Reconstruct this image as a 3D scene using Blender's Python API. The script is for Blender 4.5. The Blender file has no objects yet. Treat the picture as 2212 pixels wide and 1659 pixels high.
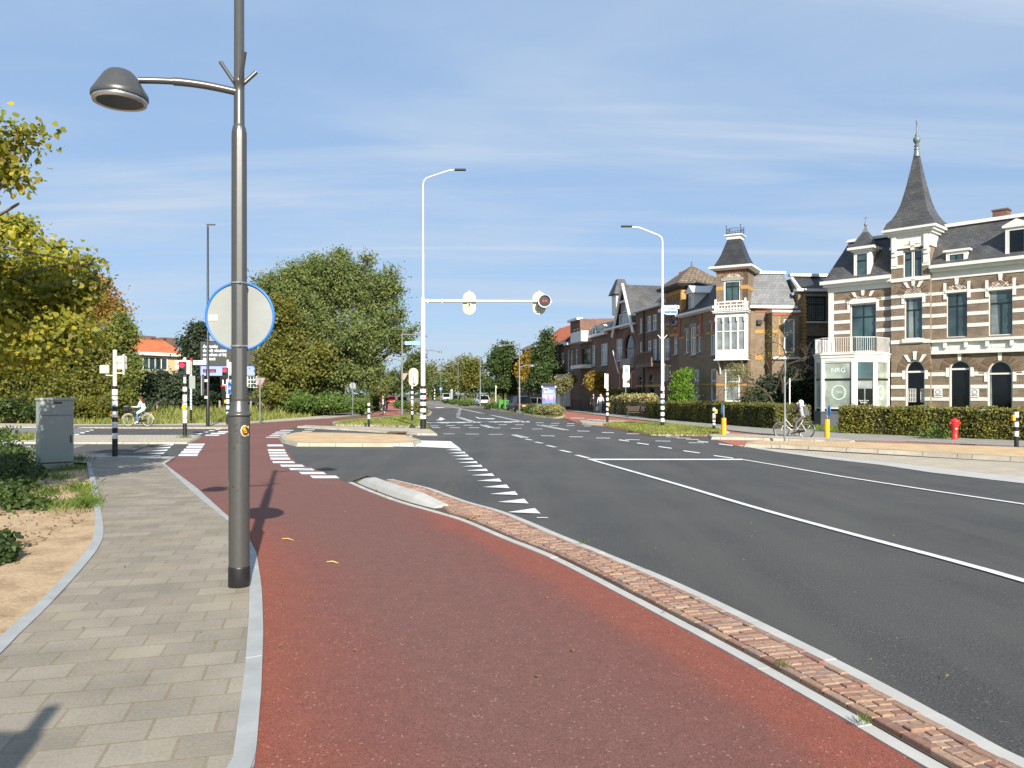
import bpy,math,random
import numpy as np
from mathutils import Vector,Matrix
R=math.radians
random.seed(7)
rng=np.random.default_rng(7)
SC=bpy.context.scene
C=SC.collection
F,H,U0,V0=1662.0,1.95,1106.0,850.0
def gp(u,v,z=0.0):
 d=F*(H-z)/(v-V0)
 return Vector(((u-U0)/F*d,d,z))
def at(u,d,z=0.0):
 return Vector(((u-U0)/F*d,d,z))
def zz(v,d):
 return H+(V0-v)/F*d
def ZL(x,y):return(x/4.32,685.8+y/4.32)
def ZM(x,y):return(356.6+x/4.32,603.5+y/4.32)
def Z3(x,y):return(493.75+x/3.1015,877.8+y/3.1015)
def Z4(x,y):return(877.8+x/4.6514,658.3+y/4.6514)
def Z6(x,y):return(1152.1+x/3.36,822.9+y/3.36)
def Z7(x,y):return(1591.0+x/3.5618,850.3+y/3.5618)
def Z1(x,y):return(x/3.666,877.8+y/3.666)
def ZB(x,y):return(x/3.666,1261.8+y/3.666)
SUNV=Vector((0.267,-0.964,0.558)).normalized()
def wm(o):
 m=o.matrix_basis.copy()
 if o.parent is not None:
  m=wm(o.parent)@o.matrix_parent_inverse@m
 return m
def tag(o,label=None,cat=None,group=None,kind=None):
 if label:o['label']=label
 if cat:o['category']=cat
 if group:o['group']=group
 if kind:o['kind']=kind
 return o
def thing(name,label,cat,loc=(0,0,0),rz=0.0,group=None):
 o=bpy.data.objects.new(name,None)
 o.empty_display_size=0.2
 C.objects.link(o)
 o.location=loc
 o.rotation_euler=(0,0,rz)
 return tag(o,label,cat,group)
def attach(o,parent,world):
 if parent is not None:
  o.parent=parent
  if world:
   o.matrix_parent_inverse=wm(parent).inverted()
def copy_tree(o,parent=None):
 c=o.copy()
 C.objects.link(c)
 if parent is not None:
  c.parent=parent
 for ch in list(o.children):
  copy_tree(ch,c)
 return c
def dup(root,loc,rz=0.0,label=None,scale=None):
 r=copy_tree(root)
 r.location=loc
 r.rotation_euler=(0,0,rz)
 if scale:r.scale=(scale,)*3 if not isinstance(scale,tuple)else scale
 if label:r['label']=label
 return r
class MB:
 def __init__(s):
  s.v,s.f,s.m,s.s,s.k,s.cur=[],[],[],[],[],0
 def mark(s):
  if s.f:s.cur+=1
  return s
 def add(s,verts,faces,mi=0,smooth=False):
  b=len(s.v)
  s.v+=[tuple(p)for p in verts]
  for f in faces:
   s.f.append(tuple(i+b for i in f));s.m.append(mi);s.s.append(smooth);s.k.append(s.cur)
  return s
 def box(s,c,size,rz=0.0,mi=0,ax=None):
  sx,sy,sz=[k/2 for k in size]
  if ax is None:
   ca,sa=math.cos(rz),math.sin(rz)
   ax=(Vector((ca,sa,0)),Vector((-sa,ca,0)),Vector((0,0,1)))
  c=Vector(c)
  vs=[c+ax[0]*(a*sx)+ax[1]*(b*sy)+ax[2]*(d*sz)for d in(-1,1)for a,b in((-1,-1),(1,-1),(1,1),(-1,1))]
  return s.add(vs,[(0,3,2,1),(4,5,6,7),(0,1,5,4),(1,2,6,5),(2,3,7,6),(3,0,4,7)],mi)
 def prism(s,poly,z0,z1,mi=0,mtop=None,top=None):
  poly=[tuple(p)[:2]for p in poly]
  top=[tuple(p)[:2]for p in(top or poly)]
  if area(poly)<0:poly=poly[::-1];top=top[::-1]
  n=len(poly)
  vs=[(x,y,z0)for x,y in poly]+[(x,y,z1)for x,y in top]
  s.add(vs,[tuple(range(n-1,-1,-1))]+[(i,(i+1)%n,n+(i+1)%n,n+i)for i in range(n)],mi)
  s.add([(x,y,z1)for x,y in top],[tuple(range(n))],mi if mtop is None else mtop)
  return s
 def sheet(s,poly,z,mi=0):
  poly=[tuple(p)[:2]for p in poly]
  if area(poly)<0:poly=poly[::-1]
  return s.add([(x,y,z)for x,y in poly],[tuple(range(len(poly)))],mi)
 def tube(s,pts,rad,n=10,mi=0,caps=True,smooth=True):
  pts=[Vector(p)for p in pts]
  if not hasattr(rad,'__len__'):rad=[rad]*len(pts)
  rings=[]
  t0=(pts[1]-pts[0]).normalized()
  a=Vector((0,0,1))if abs(t0.z)<0.9 else Vector((1,0,0))
  x=t0.cross(a).normalized()
  for i,p in enumerate(pts):
   if i==0:t=pts[1]-pts[0]
   elif i==len(pts)-1:t=pts[-1]-pts[-2]
   else:t=(pts[i+1]-pts[i]).normalized()+(pts[i]-pts[i-1]).normalized()
   t=t.normalized()if t.length>1e-9 else t0
   x=(x-t*x.dot(t))
   x=x.normalized()if x.length>1e-6 else t.orthogonal().normalized()
   y=t.cross(x)
   rings.append([p+(x*math.cos(2*math.pi*k/n)+y*math.sin(2*math.pi*k/n))*rad[i]for k in range(n)])
  vs=[p for r in rings for p in r]
  fs=[]
  for i in range(len(pts)-1):
   for k in range(n):
    k2=(k+1)%n
    fs.append((i*n+k,i*n+k2,(i+1)*n+k2,(i+1)*n+k))
  s.add(vs,fs,mi,smooth)
  if caps:
   s.add(rings[0],[tuple(range(n-1,-1,-1))],mi)
   s.add(rings[-1],[tuple(range(n))],mi)
  return s
 def cyl(s,p0,p1,r0,r1=None,n=16,mi=0):
  return s.tube([p0,p1],[r0,r0 if r1 is None else r1],n,mi)
 def lathe(s,prof,c=(0,0,0),n=24,mi=0,smooth=True,ax=None,caps=True):
  c=Vector(c)
  if not caps:prof=list(prof)+[prof[0]]
  if ax is None:ax=(Vector((1,0,0)),Vector((0,1,0)),Vector((0,0,1)))
  vs=[]
  for r,z in prof:
   for k in range(n):
    a=2*math.pi*k/n
    vs.append(c+ax[0]*(r*math.cos(a))+ax[1]*(r*math.sin(a))+ax[2]*z)
  fs=[]
  for i in range(len(prof)-1):
   for k in range(n):
    k2=(k+1)%n
    fs.append((i*n+k,i*n+k2,(i+1)*n+k2,(i+1)*n+k))
  s.add(vs,fs,mi,smooth)
  if not caps:return s
  if prof[0][0]>1e-5:s.add(vs[:n],[tuple(range(n-1,-1,-1))],mi)
  if prof[-1][0]>1e-5:s.add(vs[-n:],[tuple(range(n))],mi)
  return s
 def ball(s,c,r,n=12,mi=0):
  if not hasattr(r,'__len__'):r=(r,r,r)
  m=n//2+1
  vs,fs=[],[]
  for i in range(m):
   th=math.pi*i/(m-1)
   for k in range(n):
    a=2*math.pi*k/n
    vs.append((c[0]+r[0]*math.sin(th)*math.cos(a),c[1]+r[1]*math.sin(th)*math.sin(a),c[2]-r[2]*math.cos(th)))
  for i in range(m-1):
   for k in range(n):
    k2=(k+1)%n
    fs.append((i*n+k,i*n+k2,(i+1)*n+k2,(i+1)*n+k))
  return s.add(vs,fs,mi,True)
 def build(s,name,mats,parent=None,world=True,bevel=0,subs=0,uv=True):
  if s.cur:
   out=[]
   for c in range(s.cur+1):
    q=MB();mp={}
    for f,m_,sm,k in zip(s.f,s.m,s.s,s.k):
     if k!=c:continue
     for i in f:
      if i not in mp:mp[i]=len(q.v);q.v.append(s.v[i])
     q.f.append(tuple(mp[i]for i in f));q.m.append(m_);q.s.append(sm)
    if q.f:out.append(q.build(name,mats,parent,world,bevel,subs,uv))
   return out[0]
  me=bpy.data.meshes.new(name)
  me.from_pydata(s.v,[],s.f)
  if not isinstance(mats,(list,tuple)):mats=[mats]
  for m in mats:me.materials.append(m)
  me.polygons.foreach_set('material_index',s.m)
  me.polygons.foreach_set('use_smooth',s.s)
  if uv:box_uv(me)
  me.update()
  o=bpy.data.objects.new(name,me)
  C.objects.link(o)
  attach(o,parent,world)
  if bevel:
   b=o.modifiers.new('bev','BEVEL');b.width=bevel;b.segments=2;b.limit_method='ANGLE';b.angle_limit=R(40)
  if subs:
   b=o.modifiers.new('sub','SUBSURF');b.levels=subs;b.render_levels=subs
  return o
def area(p):
 return 0.5*sum(p[i][0]*p[(i+1)%len(p)][1]-p[(i+1)%len(p)][0]*p[i][1]for i in range(len(p)))
def box_uv(me):
 uvl=me.uv_layers.new(name='UVMap')
 n=len(me.loops)
 co=np.empty(len(me.vertices)*3,'f');me.vertices.foreach_get('co',co);co=co.reshape(-1,3)
 li=np.empty(n,'i');me.loops.foreach_get('vertex_index',li)
 npoly=len(me.polygons)
 no=np.empty(npoly*3,'f');me.polygons.foreach_get('normal',no);no=no.reshape(-1,3)
 lt=np.empty(npoly,'i');me.polygons.foreach_get('loop_total',lt)
 nn=np.repeat(no,lt,axis=0)
 P=co[li]
 flat=np.abs(nn[:,2])>0.93
 tx,ty=-nn[:,1].copy(),nn[:,0].copy()
 ln=np.sqrt(tx*tx+ty*ty);ln[ln<1e-6]=1
 tx/=ln;ty/=ln
 u=P[:,0]*tx+P[:,1]*ty
 bx,by,bz=-nn[:,2]*ty*-1,-nn[:,2]*tx,nn[:,0]*ty*-1+nn[:,1]*tx
 bx=nn[:,1]*0-nn[:,2]*ty
 by=nn[:,2]*tx-nn[:,0]*0
 bz=nn[:,0]*ty-nn[:,1]*tx
 v=P[:,0]*bx+P[:,1]*by+P[:,2]*bz
 u=np.where(flat,P[:,0],u);v=np.where(flat,P[:,1],v)
 out=np.empty(n*2,'f');out[0::2]=u;out[1::2]=v
 uvl.data.foreach_set('uv',out)
def inset(poly,d):
 poly=[Vector(tuple(p)[:2])for p in poly]
 if area(poly)<0:poly=poly[::-1]
 n=len(poly);out=[]
 for i in range(n):
  a,b,c=poly[i-1],poly[i],poly[(i+1)%n]
  e1=(b-a).normalized();e2=(c-b).normalized()
  n1=Vector((-e1.y,e1.x));n2=Vector((-e2.y,e2.x))
  k=n1+n2
  L=max(0.35,1+n1.dot(n2))
  out.append(b+k*(d/L))
 return out
def G(pts,z=0.0):
 return[gp(u,v,z)for u,v in pts]
def smooth_poly(pts,it=1,closed=False):
 pts=[Vector(p)for p in pts]
 for _ in range(it):
  q=[]if closed else[pts[0]]
  n=len(pts)
  for i in range(n if closed else n-1):
   a,b=pts[i],pts[(i+1)%n]
   q+=[a*0.75+b*0.25,a*0.25+b*0.75]
  if not closed:q.append(pts[-1])
  pts=q
 return pts
class NT:
 def __init__(s,name):
  s.m=bpy.data.materials.new(name)
  s.m.use_nodes=True
  s.t=s.m.node_tree
  s.t.nodes.clear()
  s.out=s.n('ShaderNodeOutputMaterial')
  s.p=s.n('ShaderNodeBsdfPrincipled')
  s.l(s.p.outputs[0],s.out.inputs[0])
 def n(s,t,**k):
  nd=s.t.nodes.new(t)
  for a,b in k.items():
   if a.startswith('_'):nd.inputs[a[1:].replace('_',' ')].default_value=b
   else:setattr(nd,a,b)
  return nd
 def l(s,a,b):s.t.links.new(a,b)
 def coord(s,kind='Object',scale=(1,1,1),rot=0.0):
  tc=s.n('ShaderNodeTexCoord');mp=s.n('ShaderNodeMapping')
  mp.inputs['Scale'].default_value=scale
  mp.inputs['Rotation'].default_value=(0,0,rot)
  s.l(tc.outputs[kind],mp.inputs[0])
  return mp.outputs[0]
 def noise(s,co,sc,det=4,rough=0.55):
  nd=s.n('ShaderNodeTexNoise');nd.inputs['Scale'].default_value=sc
  nd.inputs['Detail'].default_value=det;nd.inputs['Roughness'].default_value=rough
  if co is not None:s.l(co,nd.inputs['Vector'])
  return nd.outputs[0]
 def ramp(s,fac,stops):
  nd=s.n('ShaderNodeValToRGB');cr=nd.color_ramp
  while len(cr.elements)<len(stops):cr.elements.new(0.5)
  for e,(p,c)in zip(cr.elements,stops):
   e.position=p;e.color=(*c,1)if len(c)==3 else c
  s.l(fac,nd.inputs[0])
  return nd.outputs[0]
 def mix(s,fac,a,b,mode='MIX'):
  nd=s.n('ShaderNodeMix',data_type='RGBA',blend_type=mode)
  for sock,val in((nd.inputs[0],fac),(nd.inputs[6],a),(nd.inputs[7],b)):
   if hasattr(val,'is_output')or isinstance(val,bpy.types.NodeSocket):s.l(val,sock)
   elif isinstance(val,(int,float)):sock.default_value=val
   else:sock.default_value=(*val,1)
  return nd.outputs[2]
 def bump(s,h,strength=0.3,dist=0.01):
  nd=s.n('ShaderNodeBump');nd.inputs['Strength'].default_value=strength;nd.inputs['Distance'].default_value=dist
  s.l(h,nd.inputs['Height']);s.l(nd.outputs[0],s.p.inputs['Normal'])
 def col(s,c):
  if isinstance(c,bpy.types.NodeSocket):s.l(c,s.p.inputs['Base Color'])
  else:s.p.inputs['Base Color'].default_value=(*c,1)
 def set(s,rough=0.6,metal=0.0,spec=0.5,coat=0.0):
  s.p.inputs['Roughness'].default_value=rough;s.p.inputs['Metallic'].default_value=metal
  s.p.inputs['Specular IOR Level'].default_value=spec;s.p.inputs['Coat Weight'].default_value=coat
  return s
def mul(c,k):return tuple(min(1.0,x*k)for x in c)
def plain(name,c,rough=0.55,metal=0.0,var=0.12,sc=3.0,bump=0.0,bsc=60.0,spec=0.5,coat=0.0,kind='Object'):
 t=NT(name).set(rough,metal,spec,coat)
 co=t.coord(kind)
 f=t.noise(co,sc,5)
 t.col(t.ramp(f,[(0.25,mul(c,1-var)),(0.75,mul(c,1+var))]))
 if bump:t.bump(t.noise(co,bsc,3),bump,0.004)
 return t.m
def emis(name,c,k=1.0,rough=0.3):
 t=NT(name).set(rough)
 t.col(mul(c,0.3))
 t.p.inputs['Emission Color'].default_value=(*c,1);t.p.inputs['Emission Strength'].default_value=k
 return t.m
def brick(name,c1,c2,mortar,bw,bh,ms=0.01,rot=0.0,bump=0.25,rough=0.8,off=0.5,var=0.25,scv=1.2,kind='UV',stain=None,fr=2):
 t=NT(name).set(rough,0,0.3)
 co=t.coord(kind,rot=rot)
 b=t.n('ShaderNodeTexBrick',offset=off,offset_frequency=fr)
 b.inputs['Color1'].default_value=(*c1,1);b.inputs['Color2'].default_value=(*c2,1);b.inputs['Mortar'].default_value=(*mortar,1)
 b.inputs['Scale'].default_value=1.0;b.inputs['Mortar Size'].default_value=ms;b.inputs['Mortar Smooth'].default_value=0.15
 b.inputs['Brick Width'].default_value=bw;b.inputs['Row Height'].default_value=bh;b.inputs['Bias'].default_value=0.0
 t.l(co,b.inputs['Vector'])
 n1=t.noise(co,scv,6,0.6)
 c=t.mix(1.0,b.outputs[0],t.ramp(n1,[(0.3,(1-var,)*3),(0.7,(1+var,)*3)]),'MULTIPLY')
 n2=t.noise(co,45,3)
 c=t.mix(1.0,c,t.ramp(n2,[(0.3,(0.86,)*3),(0.7,(1.12,)*3)]),'MULTIPLY')
 if stain:
  n3=t.noise(co,stain[1],5,0.65)
  c=t.mix(t.ramp(n3,[(0.52,(0,0,0)),(0.7,(stain[2],)*3)]),c,stain[0])
 t.col(c)
 if bump:
  inv=t.n('ShaderNodeMath',operation='SUBTRACT');inv.inputs[0].default_value=1.0
  t.l(b.outputs['Fac'],inv.inputs[1])
  ad=t.n('ShaderNodeMath',operation='MULTIPLY_ADD');ad.inputs[1].default_value=0.25
  t.l(n2,ad.inputs[0]);t.l(inv.outputs[0],ad.inputs[2])
  t.bump(ad.outputs[0],bump,0.008)
 return t.m
def asphalt(name,c,speck=0.5,patch=0.2,warm=None,edge=None,bump=0.5,grain=70):
 t=NT(name).set(0.85,0,0.35)
 co=t.coord('Object')
 f1=t.noise(co,0.35,6,0.6);f2=t.noise(co,grain,3,0.75);f3=t.noise(co,420,1)
 base=t.ramp(f1,[(0.3,mul(c,1-patch)),(0.7,mul(warm or c,1+patch))])
 base=t.mix(1.0,base,t.ramp(f2,[(0.34,(1-speck*0.75,)*3),(0.5,(1.0,)*3),(0.66,(1+speck,)*3)]),'MULTIPLY')
 vo=t.n('ShaderNodeTexVoronoi');vo.inputs['Scale'].default_value=85.0;t.l(co,vo.inputs['Vector'])
 rnd=t.n('ShaderNodeSeparateColor');t.l(vo.outputs['Color'],rnd.inputs[0])
 pale=t.ramp(rnd.outputs[0],[(0.975,(0,0,0)),(0.98,(0.4,0.4,0.4))])
 base=t.mix(pale,base,(0.3,0.28,0.24))
 if edge:
  st=t.coord('Object',(1.2,0.12,1),edge[1])
  fe=t.noise(st,0.9,5,0.6)
  base=t.mix(t.ramp(fe,[(0.42,(0,0,0)),(0.62,(edge[2],)*3)]),base,edge[0])
 t.col(base)
 ad=t.n('ShaderNodeMath',operation='ADD');t.l(f2,ad.inputs[0]);t.l(f3,ad.inputs[1])
 t.bump(ad.outputs[0],bump,0.005)
 return t.m
def leafm(name,cols,trans=0.35,rough=0.55):
 t=NT(name).set(rough,0,0.35)
 g=t.n('ShaderNodeNewGeometry')
 k=len(cols)
 c=t.ramp(g.outputs['Random Per Island'],[(i/max(1,k-1),cc)for i,cc in enumerate(cols)])
 co=t.coord('Object')
 f=t.noise(co,0.9,5,0.6)
 c=t.mix(1.0,c,t.ramp(f,[(0.32,(0.58,0.62,0.6)),(0.5,(1,1,1)),(0.68,(1.4,1.35,1.15))]),'MULTIPLY')
 t.col(c)
 tr=t.n('ShaderNodeBsdfTranslucent');t.l(t.mix(1.0,c,(1.5,1.6,0.7),'MULTIPLY'),tr.inputs[0])
 mx=t.n('ShaderNodeMixShader');mx.inputs[0].default_value=trans
 t.l(t.p.outputs[0],mx.inputs[1]);t.l(tr.outputs[0],mx.inputs[2]);t.l(mx.outputs[0],t.out.inputs[0])
 return t.m
def islandm(name,cols,rough=0.8,bump=0.3):
 t=NT(name).set(rough,0,0.3)
 g=t.n('ShaderNodeNewGeometry')
 k=len(cols)
 c=t.ramp(g.outputs['Random Per Island'],[(i/max(1,k-1),cc)for i,cc in enumerate(cols)])
 co=t.coord('Object')
 f=t.noise(co,40,4)
 c=t.mix(1.0,c,t.ramp(f,[(0.3,(0.75,)*3),(0.7,(1.2,)*3)]),'MULTIPLY')
 t.col(c);t.bump(t.noise(co,90,4),bump,0.006)
 return t.m
def glass(name,c,rough=0.06,spec=0.8):
 t=NT(name).set(rough,0,spec)
 co=t.coord('Object')
 t.col(t.ramp(t.noise(co,0.7,3),[(0.35,mul(c,0.55)),(0.65,mul(c,1.35))]))  # patchy tone painted into the glass colour stands in for varied reflections
 t.bump(t.noise(co,1.3,1),0.05,0.02)
 return t.m
M={}
M['grey_metal']=plain('grey_metal_paint',(0.105,0.107,0.103),0.36,0.55,0.06,20,0.05,400)
M['lamp_dark']=plain('dark_metal_paint',(0.03,0.031,0.034),0.4,0.2,0.1,10)
M['street_grey']=plain('street_lamp_grey',(0.19,0.21,0.21),0.5,0.3,0.1,6)
M['black']=plain('black_paint',(0.012,0.012,0.013),0.42,0,0.2,12)
M['white']=plain('white_paint',(0.7,0.7,0.68),0.45,0,0.05,6)
M['cream']=plain('cream_pole_paint',(0.6,0.575,0.49),0.45,0,0.05,4)
M['plate_cream']=plain('cream_plate',(0.5,0.475,0.33),0.5,0,0.06,4)
M['trim']=plain('white_trim',(0.7,0.69,0.65),0.5,0,0.06,2.5)
M['stone']=plain('white_stone_band',(0.7,0.69,0.65),0.65,0,0.1,1.7,0.1,40)
M['greystone']=plain('grey_stone',(0.27,0.26,0.24),0.8,0,0.15,2)
M['sign_back']=plain('aluminium_sign_back',(0.27,0.29,0.28),0.55,0.1,0.06,5)
M['blue']=plain('sign_blue',(0.012,0.13,0.5),0.35,0,0.06,5)
M['lblue']=plain('pale_sign_blue',(0.05,0.28,0.62),0.35,0,0.06,5)
M['red']=plain('sign_red',(0.55,0.02,0.02),0.35,0,0.08,5)
M['hydrant_red']=plain('hydrant_red',(0.62,0.025,0.02),0.42,0,0.15,4)
M['yellow']=plain('bollard_yellow',(0.8,0.36,0.01),0.42,0,0.08,4)
M['ochre']=plain('ochre_brick_band',(0.4,0.23,0.07),0.8,0,0.2,5)
M['orange']=plain('button_box_yellow',(0.85,0.42,0.02),0.4,0,0.08,5)
M['steel']=plain('bright_steel',(0.55,0.56,0.57),0.28,0.9,0.08,10)
M['cabinet']=plain('cabinet_grey',(0.3,0.325,0.3),0.5,0,0.08,3,0.06,200)
M['rubber']=plain('rubber',(0.012,0.012,0.012),0.75,0,0.2,8)
M['frame_dark']=plain('dark_green_frame',(0.014,0.02,0.02),0.35,0,0.1,4)
M['wood']=plain('weathered_post',(0.25,0.21,0.14),0.85,0,0.25,8,0.3,60)
M['redwood']=plain('red_door',(0.22,0.05,0.018),0.5,0,0.2,3)
M['bark']=plain('bark',(0.06,0.048,0.035),0.9,0,0.35,9,0.6,30)
M['barkpale']=plain('pale_bark',(0.16,0.145,0.11),0.9,0,0.3,9,0.5,30)
M['dark_in']=plain('dark_interior',(0.012,0.012,0.012),0.9,0,0.2,2)
M['kerb']=plain('concrete_kerb',(0.36,0.35,0.32),0.85,0,0.14,2.5,0.3,80)
M['kerb_blue']=plain('bluish_kerb',(0.32,0.335,0.33),0.8,0,0.16,3.5,0.3,90)
M['kerb_pale']=plain('pale_concrete',(0.42,0.415,0.39),0.8,0,0.12,3.0,0.35,90)
M['kerb_warm']=brick('warm_kerb',(0.4,0.36,0.28),(0.35,0.32,0.25),(0.12,0.11,0.09),1.0,5.0,0.012,0,0.1)
M['mark']=plain('road_marking',(0.66,0.67,0.66),0.6,0,0.2,9,0.3,200)
M['asphalt']=asphalt('asphalt_dark',(0.06,0.062,0.061),1.0,0.13,(0.069,0.07,0.067),edge=((0.095,0.092,0.084),0.26,0.6),bump=0.8)
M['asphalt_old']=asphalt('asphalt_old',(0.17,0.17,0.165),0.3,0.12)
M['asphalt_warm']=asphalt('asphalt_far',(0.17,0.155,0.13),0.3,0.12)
M['redpath']=asphalt('red_asphalt',(0.172,0.074,0.059),0.5,0.1,(0.165,0.076,0.062),bump=0.7)
M['redpave']=asphalt('red_asphalt_faded',(0.34,0.125,0.085),0.2,0.12)
M['slate']=brick('slate',(0.058,0.062,0.068),(0.088,0.092,0.096),(0.035,0.035,0.036),0.3,0.17,0.012,0,0.3,0.55,var=0.3,scv=0.7,stain=((0.16,0.14,0.1),0.6,0.45))
M['slate_pale']=brick('slate_pale',(0.15,0.16,0.17),(0.2,0.21,0.22),(0.08,0.08,0.085),0.3,0.22,0.012,0,0.2,0.5,var=0.2,scv=0.7)
M['slate_dark']=brick('slate_dark',(0.032,0.034,0.04),(0.045,0.048,0.053),(0.02,0.02,0.022),0.3,0.2,0.012,0,0.2,0.5,var=0.2,scv=0.8)
M['tile_brown']=brick('brown_tile',(0.15,0.115,0.085),(0.2,0.155,0.115),(0.06,0.05,0.04),0.36,0.32,0.03,0,0.4,0.8)
M['tile_orange']=brick('orange_tile',(0.52,0.135,0.05),(0.6,0.18,0.07),(0.3,0.08,0.04),0.26,0.3,0.02,0,0.4,0.75,off=0.0)
M['brick_dark']=brick('dark_brown_brick',(0.125,0.082,0.058),(0.19,0.128,0.085),(0.3,0.26,0.2),0.225,0.072,0.011,0,0.2,var=0.22)
M['brick_ochre']=brick('ochre_brown_brick',(0.145,0.1,0.066),(0.2,0.142,0.095),(0.26,0.22,0.16),0.22,0.065,0.009,0,0.2,var=0.2)
M['brick_red']=brick('red_brown_brick',(0.135,0.06,0.042),(0.185,0.085,0.058),(0.2,0.16,0.13),0.22,0.065,0.009,0,0.2,var=0.2)
M['brick_brown']=brick('brown_brick',(0.12,0.072,0.052),(0.165,0.1,0.072),(0.17,0.14,0.115),0.22,0.065,0.009,0,0.2,var=0.2)
M['brick_arch']=brick('arch_brick',(0.17,0.115,0.08),(0.26,0.175,0.115),(0.28,0.24,0.19),0.07,0.3,0.012,0,0.2)
M['diaper']=brick('patterned_panel',(0.72,0.66,0.58),(0.17,0.08,0.055),(0.1,0.07,0.05),0.13,0.13,0.012,R(45),0.2,off=0.0)
M['redtrim']=plain('red_brick_trim',(0.36,0.1,0.055),0.8,0,0.2,6)
M['paver_yellow']=brick('yellow_paver',(0.56,0.4,0.22),(0.62,0.45,0.26),(0.3,0.21,0.12),0.3,0.15,0.014,R(20),0.2,var=0.2)
M['paver_pale']=brick('pale_paver',(0.42,0.37,0.29),(0.5,0.44,0.34),(0.28,0.25,0.2),0.24,0.12,0.014,R(20),0.25,var=0.12)
M['paver_grey']=brick('grey_paver',(0.27,0.255,0.22),(0.32,0.305,0.265),(0.16,0.15,0.13),0.45,0.45,0.014,R(-38),0.2,var=0.12)
M['paver_walk']=brick('footpath_paver',(0.225,0.2,0.158),(0.288,0.258,0.206),(0.23,0.19,0.13),0.36,0.29,0.0085,R(-14.5),0.7,var=0.16,scv=1.3,stain=((0.36,0.3,0.2),0.9,0.45))
M['brick_strip']=islandm('strip_bricks',[(0.28,0.165,0.115),(0.33,0.215,0.145),(0.23,0.125,0.095),(0.3,0.19,0.13),(0.25,0.17,0.14),(0.35,0.24,0.165),(0.2,0.13,0.12)])
M['strip_bed']=plain('sand_bed',(0.07,0.055,0.04),0.95,0,0.3,8)
M['glass']=glass('window_glass',(0.045,0.085,0.09))
M['glass_pale']=glass('window_glass_pale',(0.2,0.23,0.225),0.08)
M['glass_green']=glass('shop_glass',(0.3,0.34,0.29),0.09,0.6)
M['glass_black']=glass('dark_glass',(0.006,0.007,0.007),0.08,0.45)
M['carglass']=glass('car_glass',(0.006,0.007,0.008),0.15,0.2)
M['curtain']=plain('curtain',(0.42,0.46,0.42),0.8,0,0.2,6)
M['plaster']=plain('ochre_plaster',(0.5,0.38,0.22),0.85,0,0.12,1.5)
M['greenbin']=plain('bin_green',(0.06,0.25,0.035),0.5,0,0.1,4)
# camera, sky, sun
cam=bpy.data.cameras.new('camera')
camo=bpy.data.objects.new('camera',cam);C.objects.link(camo)
camo.location=(0,0,H);camo.rotation_euler=(R(90),0,0)
cam.sensor_width=36;cam.lens=F/2212*36;cam.shift_y=20.5/2212
cam.clip_start=0.1;cam.clip_end=4000
SC.camera=camo
w=bpy.data.worlds.new('World');SC.world=w;w.use_nodes=True
wt=w.node_tree;wt.nodes.clear()
def wn(t,**k):
 nd=wt.nodes.new(t)
 for a,b in k.items():setattr(nd,a,b)
 return nd
sky=wn('ShaderNodeTexSky',sky_type='NISHITA',sun_disc=False)
sky.sun_elevation=math.asin(SUNV.z);sky.sun_rotation=math.atan2(SUNV.x,SUNV.y)
sky.altitude=20;sky.air_density=1.0;sky.dust_density=0.7;sky.ozone_density=2.5
tc=wn('ShaderNodeTexCoord');sx=wn('ShaderNodeSeparateXYZ');wt.links.new(tc.outputs['Generated'],sx.inputs[0])
def wmath(op,a,b=None):
 nd=wn('ShaderNodeMath',operation=op)
 for i,q in enumerate((a,b)):
  if q is None:continue
  if isinstance(q,(int,float)):nd.inputs[i].default_value=q
  else:wt.links.new(q,nd.inputs[i])
 return nd.outputs[0]
zc=wmath('ADD',wmath('ABSOLUTE',sx.outputs[2]),0.09)
cx=wn('ShaderNodeCombineXYZ')
wt.links.new(wmath('DIVIDE',sx.outputs[0],zc),cx.inputs[0]);wt.links.new(wmath('DIVIDE',sx.outputs[1],zc),cx.inputs[1])
def cloud(scale,rot,sc,det,lo,hi,amt):
 mp=wn('ShaderNodeMapping');mp.inputs['Scale'].default_value=scale;mp.inputs['Rotation'].default_value=(0,0,rot)
 wt.links.new(cx.outputs[0],mp.inputs[0])
 nz=wn('ShaderNodeTexNoise');nz.inputs['Scale'].default_value=sc;nz.inputs['Detail'].default_value=det
 nz.inputs['Roughness'].default_value=0.55;nz.inputs['Distortion'].default_value=0.5
 wt.links.new(mp.outputs[0],nz.inputs['Vector'])
 mr=wn('ShaderNodeMapRange',interpolation_type='SMOOTHSTEP')
 mr.inputs['From Min'].default_value=lo;mr.inputs['From Max'].default_value=hi;mr.inputs['To Max'].default_value=amt
 wt.links.new(nz.outputs[0],mr.inputs['Value'])
 return mr.outputs[0]
fac=wmath('MINIMUM',wmath('ADD',wmath('ADD',cloud((0.4,1.0,1),R(12),0.9,9,0.4,0.7,0.6),cloud((0.16,1.5,1),R(16),1.7,8,0.48,0.7,0.5)),0.1),0.85)
bw=wn('ShaderNodeRGBToBW');pass
gr=wn('ShaderNodeCombineColor')
for i,k in enumerate((3.9,4.6,5.55)):gr.inputs[i].default_value=k
mxs=wn('ShaderNodeMix',data_type='RGBA')
flt=wn('ShaderNodeMix',data_type='RGBA');flt.inputs[0].default_value=0.72;flt.inputs[7].default_value=(2.1,3.3,5.25,1)
wt.links.new(sky.outputs[0],flt.inputs[6])
wt.links.new(fac,mxs.inputs[0]);wt.links.new(flt.outputs[2],mxs.inputs[6]);wt.links.new(gr.outputs[0],mxs.inputs[7])
bg=wn('ShaderNodeBackground');bg.inputs[1].default_value=0.085
wt.links.new(mxs.outputs[2],bg.inputs[0])
wo=wn('ShaderNodeOutputWorld');wt.links.new(bg.outputs[0],wo.inputs[0])
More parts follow.
